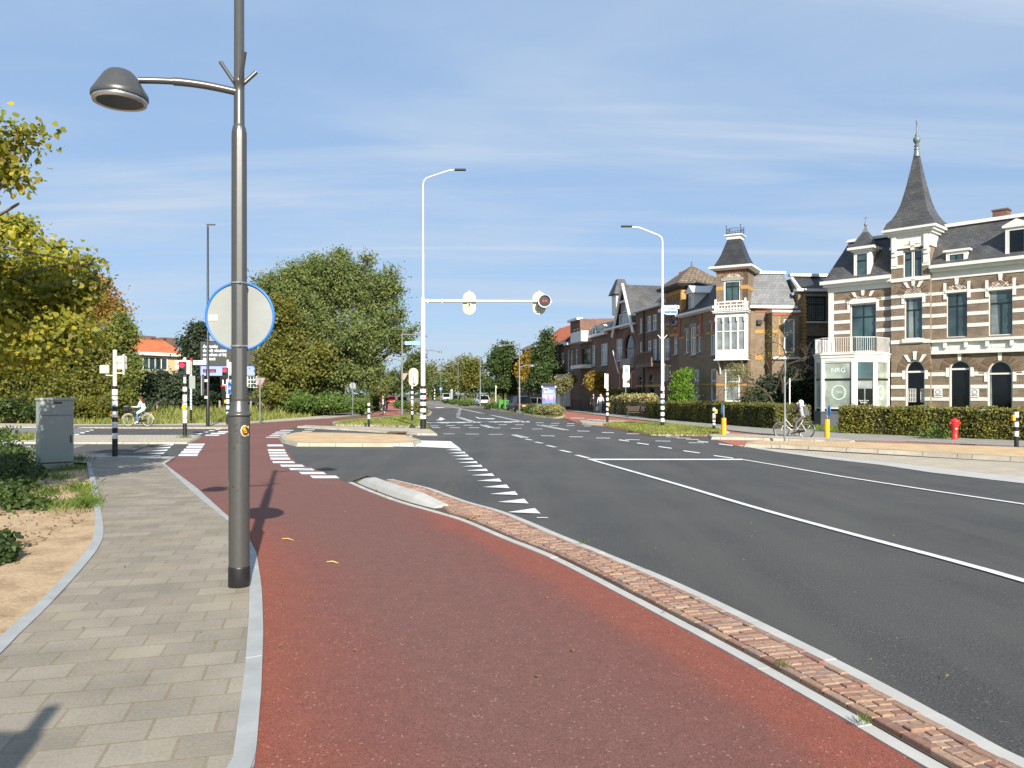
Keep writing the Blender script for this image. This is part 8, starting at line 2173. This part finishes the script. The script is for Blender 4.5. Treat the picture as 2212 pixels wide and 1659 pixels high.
tree('laurel_shrub','glossy laurel shrub spreading under the big tree','shrub',at(690,67),[pb(690,872,60,20,67),pb(640,868,35,24,68),pb(735,876,28,14,66.5),pb(720,865,40,20,68.5),pb(780,878,26,16,70)],'laurel',900,16,0.24,0.22,0.08,0.3)
tree('hedge_shrub','yellow green clipped shrub beside the far pavement','shrub',at(811,86),[pb(811,872,9,18,86)],'olive',160,14,0.16,0.16,0.08,0.3)
tree('street_tree','dark green street tree with a pointed top before the brick houses','tree',at(1175,97),[pb(1180,730,16,24,97),pb(1178,770,32,36,97),pb(1185,810,42,34,96),pb(1165,830,34,24,96),pb(1205,840,28,24,97)],'dark',900,16,0.36,0.3,0.16,0.45)
tree('street_tree','broad dark green street tree above the white parked SUV','tree',at(1088,126),[pb(1085,770,30,28,126),pb(1072,800,34,32,126),pb(1105,800,28,36,126),pb(1080,836,40,22,125),pb(1098,752,14,18,126)],'dark',900,16,0.45,0.4,0.16,0.45)
tree('autumn_tree','brownish autumn tree between the two dark street trees','tree',at(1140,112),[pb(1138,800,22,44,112),pb(1150,770,14,24,112)],'gold',300,16,0.36,0.32,0.14,0.45)
tree('street_tree','olive green street tree behind the third lamp','tree',at(1028,142),[pb(1028,805,26,34,142),pb(1012,825,26,26,142),pb(1040,830,22,22,142)],'maple',500,16,0.5,0.44,0.16,0.45)
tree('street_tree','tall thin leaved tree with pale top far right of the road','tree',at(1005,190),[pb(1005,795,22,30,190),pb(1000,825,30,26,190)],'far',420,16,0.6,0.5,0.2,0.45)
tree('street_tree','pale yellow green tree beyond the farthest lamp','tree',at(975,230),[pb(975,800,20,30,230),pb(965,825,30,26,228)],'far',420,16,0.7,0.6,0.2,0.45)
tree('street_tree','dark green tree right behind the blue arrow sign','tree',at(958,215),[pb(955,830,20,26,213),pb(945,838,16,20,213)],'fargreen',320,16,0.6,0.55,0.2,0.45)
tree('street_tree','yellow green tree left of the blue arrow sign','tree',at(935,240),[pb(935,810,16,34,240),pb(928,830,18,24,240)],'far',320,16,0.7,0.6,0.2,0.45)
tree('street_tree','green street tree directly behind the gantry foot','tree',at(893,120),[pb(893,800,28,34,120),pb(880,825,30,24,120),pb(905,775,12,20,120),pb(908,820,16,24,120)],'fargreen',600,16,0.42,0.36,0.14,0.45)
tree('street_tree','pale green tree above the red hatchback','tree',at(850,180),[pb(850,825,20,26,180),pb(840,838,18,18,180),pb(866,835,14,18,175)],'fargreen',340,16,0.55,0.48,0.16,0.45)
tree('street_tree','sparse yellowish tree over the far cycle path','tree',at(822,160),[pb(822,830,12,30,160),pb(812,845,12,20,158)],'far',260,14,0.45,0.4,0.14,0.4)
far_b=[(Vector((x,330+10*math.sin(x),5+2.5*math.sin(x*0.37))),(11,8,7+2*math.sin(x*0.9)))for x in range(-330,60,9)]
p,o=blob_pts(far_b,2600,12,1.0,0.4);k=p[:,2]>-0.5
tag(leaf_mesh('woodland',p[k],1.1,LF['fargreen'],None,SH4,o[k]),kind='stuff')
far_b=[(Vector((x,150+(x-20)*0.6+6*math.sin(x),4.5+1.2*math.sin(x*0.7))),(6,5,5))for x in range(24,190,7)]+[(Vector((x,118+6*math.sin(x),4+math.sin(x*0.8))),(6,5,5))for x in range(-150,-70,7)]
p,o=blob_pts(far_b,1800,12,0.7,0.4)
tag(leaf_mesh('woodland',p,0.8,LF['fargreen'],None,SH4,o),kind='stuff')
tree('kerb_shrub','pale variegated shrub in the kerbed bed below the poster','shrub',gp(1190,898),[pb(1192,886,24,15,66),pb(1172,886,18,13,67),pb(1204,890,12,11,65)],'pale',460,14,0.16,0.14,0.06,0.3)
tree('kerb_shrub','dark green shrub at the left end of the kerbed bed below the poster','shrub',gp(1150,893.5),[pb(1150,886,16,11,72),pb(1162,889,12,9,70)],'dark',280,14,0.16,0.14,0.06,0.3)
tree('kerb_shrub','green shrub in the kerb bed left of the wheelie bins','shrub',gp(1065,884),[pb(1062,879,13,8,96),pb(1072,880,8,6,95)],'laurel',220,14,0.18,0.18,0.06,0.3)
tree('kerb_shrub','green shrub in front of the white SUV by the third lamp','shrub',gp(1015,878),[pb(1012,873,10,7,118),pb(1000,872,8,6,120)],'laurel',200,14,0.2,0.2,0.06,0.3)
tree('kerb_shrub','low green shrub by the grey pillar far along the kerb','shrub',gp(982,875),[pb(983,869,10,5,140),pb(965,867,8,4,150)],'laurel',160,14,0.2,0.22,0.06,0.3)
tree('kerb_shrub','brown green shrub in the small bed left of the gantry foot','shrub',gp(912,896),[pb(906,884,14,11,75),pb(893,878,12,8,84)],'maple',320,14,0.18,0.16,0.06,0.3)
tree('kerb_shrub','low green hedge shrub between red hatchback and lamp','shrub',gp(880,889),[pb(878,875,18,8,98),pb(862,874,10,8,100)],'laurel',300,14,0.18,0.18,0.06,0.3)
tree('cone_shrub','bright green cone shaped shrub behind the long hedge','shrub',at(1474,57),[pb(1474,812,14,18,57),pb(1472,838,24,24,57),pb(1476,862,27,20,57),pb(1490,806,6,12,57),pb(1460,808,6,12,57)],'bright',620,16,0.17,0.15,0.08,0.35)
tree('gold_tree','small clipped tree with gold leaves beside the pedestrians','tree',at(1290,80),[pb(1290,815,22,16,80),pb(1298,835,16,16,80),pb(1280,830,16,20,80),pb(1305,842,10,10,80)],'gold',420,16,0.16,0.17,0.08,0.4)
tree('pale_tree','small pale leaved tree right of the poster panel','tree',at(1216,86),[pb(1216,825,20,14,86),pb(1210,840,18,12,86),pb(1235,820,12,14,88)],'pale',320,14,0.2,0.19,0.07,0.4)
t=thing('bare_tree','dark twisted half bare tree in the shaded garden left of the villa','tree',at(1690,49))
b=MB();tw_=[]
def grow(p,d,L,r,lv):
 pts=[p];q=p;dd=d
 for i in range(4):
  dd=(dd+Vector((rb.gauss(0,.28),rb.gauss(0,.28),rb.gauss(0.04,.2)))).normalized();q=q+dd*(L/4);pts.append(q)
 b.tube(pts,[r*(1-0.14*i)for i in range(5)],6)
 if lv==0:tw_.append(q);return
 for i in range(3):grow(pts[rb.choice((2,3,4))],(dd+Vector((rb.gauss(0,.7),rb.gauss(0,.6),rb.gauss(0.1,.4)))).normalized(),L*0.68,r*0.55,lv-1)
rb=random.Random(11)
s0_=at(1690,49)
grow(s0_,Vector((-0.15,0,1)),2.6,0.13,3);grow(s0_+EZ*2.0,Vector((-0.9,-0.1,0.5)),2.4,0.09,3);grow(s0_+EZ*2.2,Vector((0.4,0,0.9)),1.9,0.08,3)
b.build('trunk',M['bark'],t,uv=False)
p=np.repeat(np.array([tuple(x)for x in tw_]),16,axis=0)+rng.normal(size=(len(tw_)*16,3))*0.2
leaf_mesh('crown',p[:len(p)//2],0.1,LF['maple'],t)
tree('grey_shrub','pale grey feathery shrub hanging beside the tower house entrance','shrub',at(1592,47),[pb(1592,800,22,16,47),pb(1578,822,12,20,47)],'pale',200,10,0.14,0.08,0.05,0.3)
tree('garden_tree','dark evergreen filling the shaded gap between tower house and villa','tree',at(1700,52.5),[pb(1670,850,40,40,52.5),pb(1720,840,45,50,52.8),pb(1750,850,30,55,53.5),pb(1640,870,30,25,52)],'conifer',900,16,0.25,0.2,0.12,0.2)
def hedge(label,A,Bp,h,th,mat,n,size,rag=0.05,core=True,end=True,name='hedge'):
 A=Vector(A);Bp=Vector(Bp);t_=(Bp-A);L=t_.length;t_=t_/L;nn=Vector((t_.y,-t_.x,0))
 if nn.dot(-A)<0:nn=-nn
 root=thing(name,label,'hedge',A)
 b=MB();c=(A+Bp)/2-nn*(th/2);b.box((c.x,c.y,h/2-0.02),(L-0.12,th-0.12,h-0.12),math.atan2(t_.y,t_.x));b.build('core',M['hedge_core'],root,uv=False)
 fr_=rng.random(n);pts=np.zeros((n,3));out=np.zeros((n,3))
 s=rng.random(n)*L;z=rng.random(n)**0.9*h;w_=-rng.random(n)*th
 wob=0.05*np.sin(s*2.3)+0.035*np.sin(s*5.1+1)
 A_,T_,N_=np.array(A),np.array(t_),np.array(nn)
 kind=np.where(fr_<0.6,0,np.where(fr_<0.82,1,np.where(fr_<0.91,2,3)))
 for k in range(4):
  m=kind==k;g=rng.normal(size=m.sum())*rag
  if k==0:pts[m]=A_+T_*s[m][:,None]+N_*(g+wob[m]-0.02)[:,None]+np.array([0,0,1])*z[m][:,None];out[m]=N_
  elif k==1:pts[m]=A_+T_*s[m][:,None]+N_*w_[m][:,None]+np.array([0,0,1])*(h+g*0.8+wob[m]*0.7)[:,None];out[m]=(0,0,1)
  elif k==2:pts[m]=A_+T_*g[:,None]+N_*w_[m][:,None]+np.array([0,0,1])*z[m][:,None];out[m]=-T_
  else:pts[m]=A_+T_*(L+g)[:,None]+N_*w_[m][:,None]+np.array([0,0,1])*z[m][:,None];out[m]=T_
 leaf_mesh('foliage',pts,size,LF[mat],root,SH4,out,0.7,0.1)
 return root
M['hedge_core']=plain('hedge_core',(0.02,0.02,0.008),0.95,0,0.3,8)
h1a=Vector((15.75,37.0,0));hd_=(Vector((20.27,31.1,0))-Vector((15.58,37.1,0))).normalized()
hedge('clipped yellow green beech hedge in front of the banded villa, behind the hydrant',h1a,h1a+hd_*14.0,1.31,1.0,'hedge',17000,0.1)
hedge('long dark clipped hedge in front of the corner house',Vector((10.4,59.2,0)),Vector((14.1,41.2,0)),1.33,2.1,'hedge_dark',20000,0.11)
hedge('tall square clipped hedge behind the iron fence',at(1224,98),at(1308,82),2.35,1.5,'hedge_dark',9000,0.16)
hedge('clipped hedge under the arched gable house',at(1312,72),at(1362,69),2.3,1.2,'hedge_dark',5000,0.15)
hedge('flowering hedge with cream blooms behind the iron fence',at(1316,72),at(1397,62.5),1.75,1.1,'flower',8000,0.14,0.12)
t=thing('iron_fence','black iron garden fence along the right pavement','fence',at(1260,83))
fa,fb=gp(1236,887.2),gp(1396,903.0)
fa.z=fb.z=0;b=MB()
n=60
for i in range(n+1):
 p=fa.lerp(fb,i/n);b.tube([p,p+EZ*1.25],0.022 if i%10 else 0.045,5)
b.build('bars',M['black'],t,uv=False)
b=MB()
for z in(0.15,1.1):b.tube([fa+EZ*z,fb+EZ*z],0.02,5)
b.build('rails',M['black'],t,uv=False)
P=gp(1376,902.0);t=thing('garden_bench','dark wooden bench by the end of the long hedge','bench',P)
b=MB();b.box((0,0,0.42),(1.7,0.45,0.07));b.build('seat',M['bark'],t,False);b=MB();b.box((0,0.22,0.72),(1.7,0.06,0.4));b.build('backrest',M['bark'],t,False)
for s in(-1,1):
 b=MB();b.box((0.75*s,0.1,0.4),(0.08,0.4,0.8));b.build('leg',M['black'],t,False)
def blades(name,P,h,w_,mat,lean=0.35):
 P=np.asarray(P,'f');N=len(P);a=rng.random(N)*2*math.pi
 d=np.stack([np.cos(a),np.sin(a),np.zeros(N)],1)*(w_/2);hh=h*(0.5+0.8*rng.random(N))
 tip=P+np.stack([rng.normal(size=N)*lean*hh,rng.normal(size=N)*lean*hh,hh],1)
 mid=P*0.45+tip*0.55+np.stack([np.zeros(N),np.zeros(N),hh*0.12],1)
 vs=np.stack([P-d,P+d,mid+d*0.7,tip,mid-d*0.7],1)
 me=bpy.data.meshes.new(name);k=5
 me.vertices.add(N*k);me.loops.add(N*k);me.polygons.add(N)
 me.vertices.foreach_set('co',vs.reshape(-1).astype('f'));me.loops.foreach_set('vertex_index',np.arange(N*k,dtype='i'));me.polygons.foreach_set('loop_start',np.arange(0,N*k,k,dtype='i'))
 me.materials.append(LF[mat]);me.update(calc_edges=True);me.validate()
 o=bpy.data.objects.new(name,me);C.objects.link(o);return tag(o,kind='stuff')
def px_pts(n,u0,u1,v0,v1,z=0.0,fn=None):
 u=rng.uniform(u0,u1,n);v=1/rng.uniform(1/(v1-V0),1/(v0-V0),n)+V0
 d=F*(H-z)/(v-V0)
 return np.stack([(u-U0)/F*d,d,np.full(n,z)],1),u,v
P,u,v=px_pts(26000,-60,830,888,919)
vmax=np.interp(u,[-60,100,330,500,560,600,700,780,800,830],[911,916,917.5,913,910,906,898,889,880,870]);
blades('verge_grass',P[v<vmax],0.34,0.06,'grass')
P,u,v=px_pts(5000,300,800,884,906);vmax=np.interp(u,[300,560,700,780],[905,903,893,886]);blades('verge_grass',P[v<vmax],0.75,0.07,'grass')
def poly_pts(n,poly,z):
 q=[gp(*p,z)for p in poly];xs=[p.x for p in q];ys=[p.y for p in q]
 pts=np.stack([rng.uniform(min(xs),max(xs),n),rng.uniform(min(ys),max(ys),n),np.full(n,z)],1)
 ins=np.zeros(n,bool);m=len(q)
 for i in range(m):
  a,c=q[i],q[(i+1)%m]
  cr=((a.y>pts[:,1])!=(c.y>pts[:,1]))&(pts[:,0]<(c.x-a.x)*(pts[:,1]-a.y)/(c.y-a.y+1e-12)+a.x);ins^=cr
 return pts[ins]
blades('island_grass',poly_pts(16000,[(1305,919),(1362,930),(1405,938.5),(1520,939.5),(1570,935),(1550,927.5),(1480,920.5),(1396,915),(1322,915)],0.1),0.12,0.035,'grass')
blades('island_grass',poly_pts(9000,[(722,915),(728,917.5),(800,918),(905,921),(912,917),(908,903),(880,900),(860,901),(800,907),(748,911)],0.1),0.13,0.04,'grass')
blades('median_grass',poly_pts(4000,[(-100,948),(72,948),(76,941),(-100,939)],0.1),0.15,0.04,'grass')
P=poly_pts(9000,[(1700,930),(1765,932),(1805,936),(1990,945),(2190,953),(2190,925),(2000,915),(1790,913),(1720,918)],0.0);blades('garden_grass',P,0.1,0.03,'grass_green')
def tuft(cx_,cy_,rx,ry,n):
 c=rng.normal(size=(n,2))*np.array([rx,ry])*0.5
 out=[]
 for dx,dy in c:
  u,v=Z1(cx_+dx,cy_+dy)
  if v>V0+60:out.append(tuple(gp(u,v,0.0)))
 return np.array(out)
tp=np.concatenate([tuft(390,685,100,30,220),tuft(480,570,130,25,160),tuft(620,660,150,36,380),tuft(670,785,170,40,480),tuft(420,800,170,40,200),tuft(620,430,110,25,300),tuft(700,740,90,40,250),tuft(560,500,150,20,200)])
k=(tp[:,0]<np.interp(tp[:,1],[9,12,14,18,21],[-6.9,-6.45,-7.3,-9.7,-11.5]))
blades('grass_tufts',tp[k],0.13,0.012,'grass_green',0.6)
wpz=[]
for cx_,cy_,rx,ry,n,h in((90,450,190,60,1500,0.4),(50,550,150,70,1500,0.36),(110,640,180,60,1200,0.18),(20,740,110,80,1000,0.26),(200,780,180,50,450,0.12),(30,1200,90,50,420,0.16),(50,1140,60,30,150,0.22),(40,400,120,40,500,0.9),(250,560,120,40,500,0.16)):
 q=tuft(cx_,cy_,rx,ry,n)
 if len(q):q[:,2]=rng.random(len(q))*h;wpz.append(q)
wpz=np.concatenate(wpz)
tag(leaf_mesh('ground_weeds',wpz,0.085,LF['weeds'],None,SH7,None,0,0.6),kind='stuff')
P,u,v=px_pts(1600,-300,215,1080,1420);P2,u2,v2=px_pts(1800,-300,215,1170,1480);P=np.concatenate([P,P2]);k=P[:,0]<np.interp(P[:,1],[5,7,9,12,14],[-4.5,-5.2,-5.9,-6.6,-7.4]);P=P[k];P[:,2]=0.012
tag(leaf_mesh('leaf_litter',P,0.045,LF['litter'],None,SH4,None,0,2.0),kind='stuff')
P,u,v=px_pts(120,100,2100,1010,1600);P[:,2]=0.04
tag(leaf_mesh('leaf_litter',P,0.03,LF['gold'],None,SH4,None,0,2.5),kind='stuff')
P=np.concatenate([tuft(*x)for x in((0,0,1,1,1),)])if False else np.array([tuple(gp(*Z3(x,y),0.03))for x,y in((990+rng.normal()*20,565+rng.normal()*4)for _ in range(14))]+[tuple(gp(*Z3(1093+rng.normal()*16,592+rng.normal()*4),0.03))for _ in range(24)]+[tuple(gp(*Z3(1640+rng.normal()*35,738+rng.normal()*6),0.06))for _ in range(16)])
tag(leaf_mesh('leaf_litter',P,0.07,LF['orange'],None,SH4,None,0,1.0),kind='stuff')
b=MB()
for x0,y0,x1,y1 in((358,886,436,897),(659,1041,735,1050)):a,c=gp(*Z3(x0,y0),0.02),gp(*Z3(x1,y1),0.02);b.tube([a,a.lerp(c,0.5)+EZ*0.012,c],[0.006,0.009,0.004],6)
tag(b.build('fallen_twigs',plain('straw',(0.6,0.42,0.12),0.7),None,uv=False),kind='stuff')
sp=np.concatenate([tuft(1740,0,1,1,1)])if False else np.array([tuple(gp(ZB(1960,0)[0]+0,1400,0))])
def tuft_uv(u,v,r,n,z):c=gp(u,v,z);return np.array(c)+np.concatenate([rng.normal(size=(n,2))*r,np.zeros((n,1))],1)
blades('grass_tufts',np.concatenate([tuft_uv(398,946,0.16,90,0.08),tuft_uv(566,915,0.12,60,0.0)]),0.13,0.012,'grass_green',0.7)
blades('grass_tufts',np.concatenate([tuft_uv(1692,1440,0.025,30,0.05),tuft_uv(1866,1560,0.022,26,0.05),tuft_uv(1258,1173,0.03,20,0.05)]),0.045,0.006,'grass_green',0.9)
w_=gp(2020,950);q=np.array(w_)+rng.normal(size=(500,3))*np.array([0.4,0.15,0.0]);q[:,2]=np.abs(rng.normal(size=500))*0.28+0.06
tag(leaf_mesh('hedge_weeds',q,0.09,LF['laurel'],None),kind='stuff')
GR={'street_tree':'street trees along the far road','kerb_shrub':'shrubs in the kerbed beds','traffic_signal_post':'banded signal posts','push_button_post':'push button posts','give_way_sign':'give way signs seen from behind','round_sign':'round signs seen from behind','bicycle':'bicycles being ridden','parked_car':'parked cars','red_car':'red cars','street_name_sign':'blue street name plates','hedge':'clipped garden hedges','thicket_tree':'trees of the left thicket','thicket_shrub':'shrubs of the left thicket','wall_plaque':'wall plaques by the villa doors','drain_grate':'gullies in the kerbs','street_lamp':'street lamps','person':'people in the street'}
for o in C.objects:
 k_=o.name.split('.')[0]
 if o.parent is None and 'label' in o and 'group' not in o and k_ in GR:o['group']=GR[k_]
for o in[x for x in C.objects if x.type=='FONT']:
 me=bpy.data.meshes.new_from_object(o);me.name='lettering'
 n_=bpy.data.objects.new('lettering',me);C.objects.link(n_)
 n_.parent=o.parent;n_.matrix_parent_inverse=o.matrix_parent_inverse.copy();n_.matrix_basis=o.matrix_basis.copy()
 bpy.data.objects.remove(o)
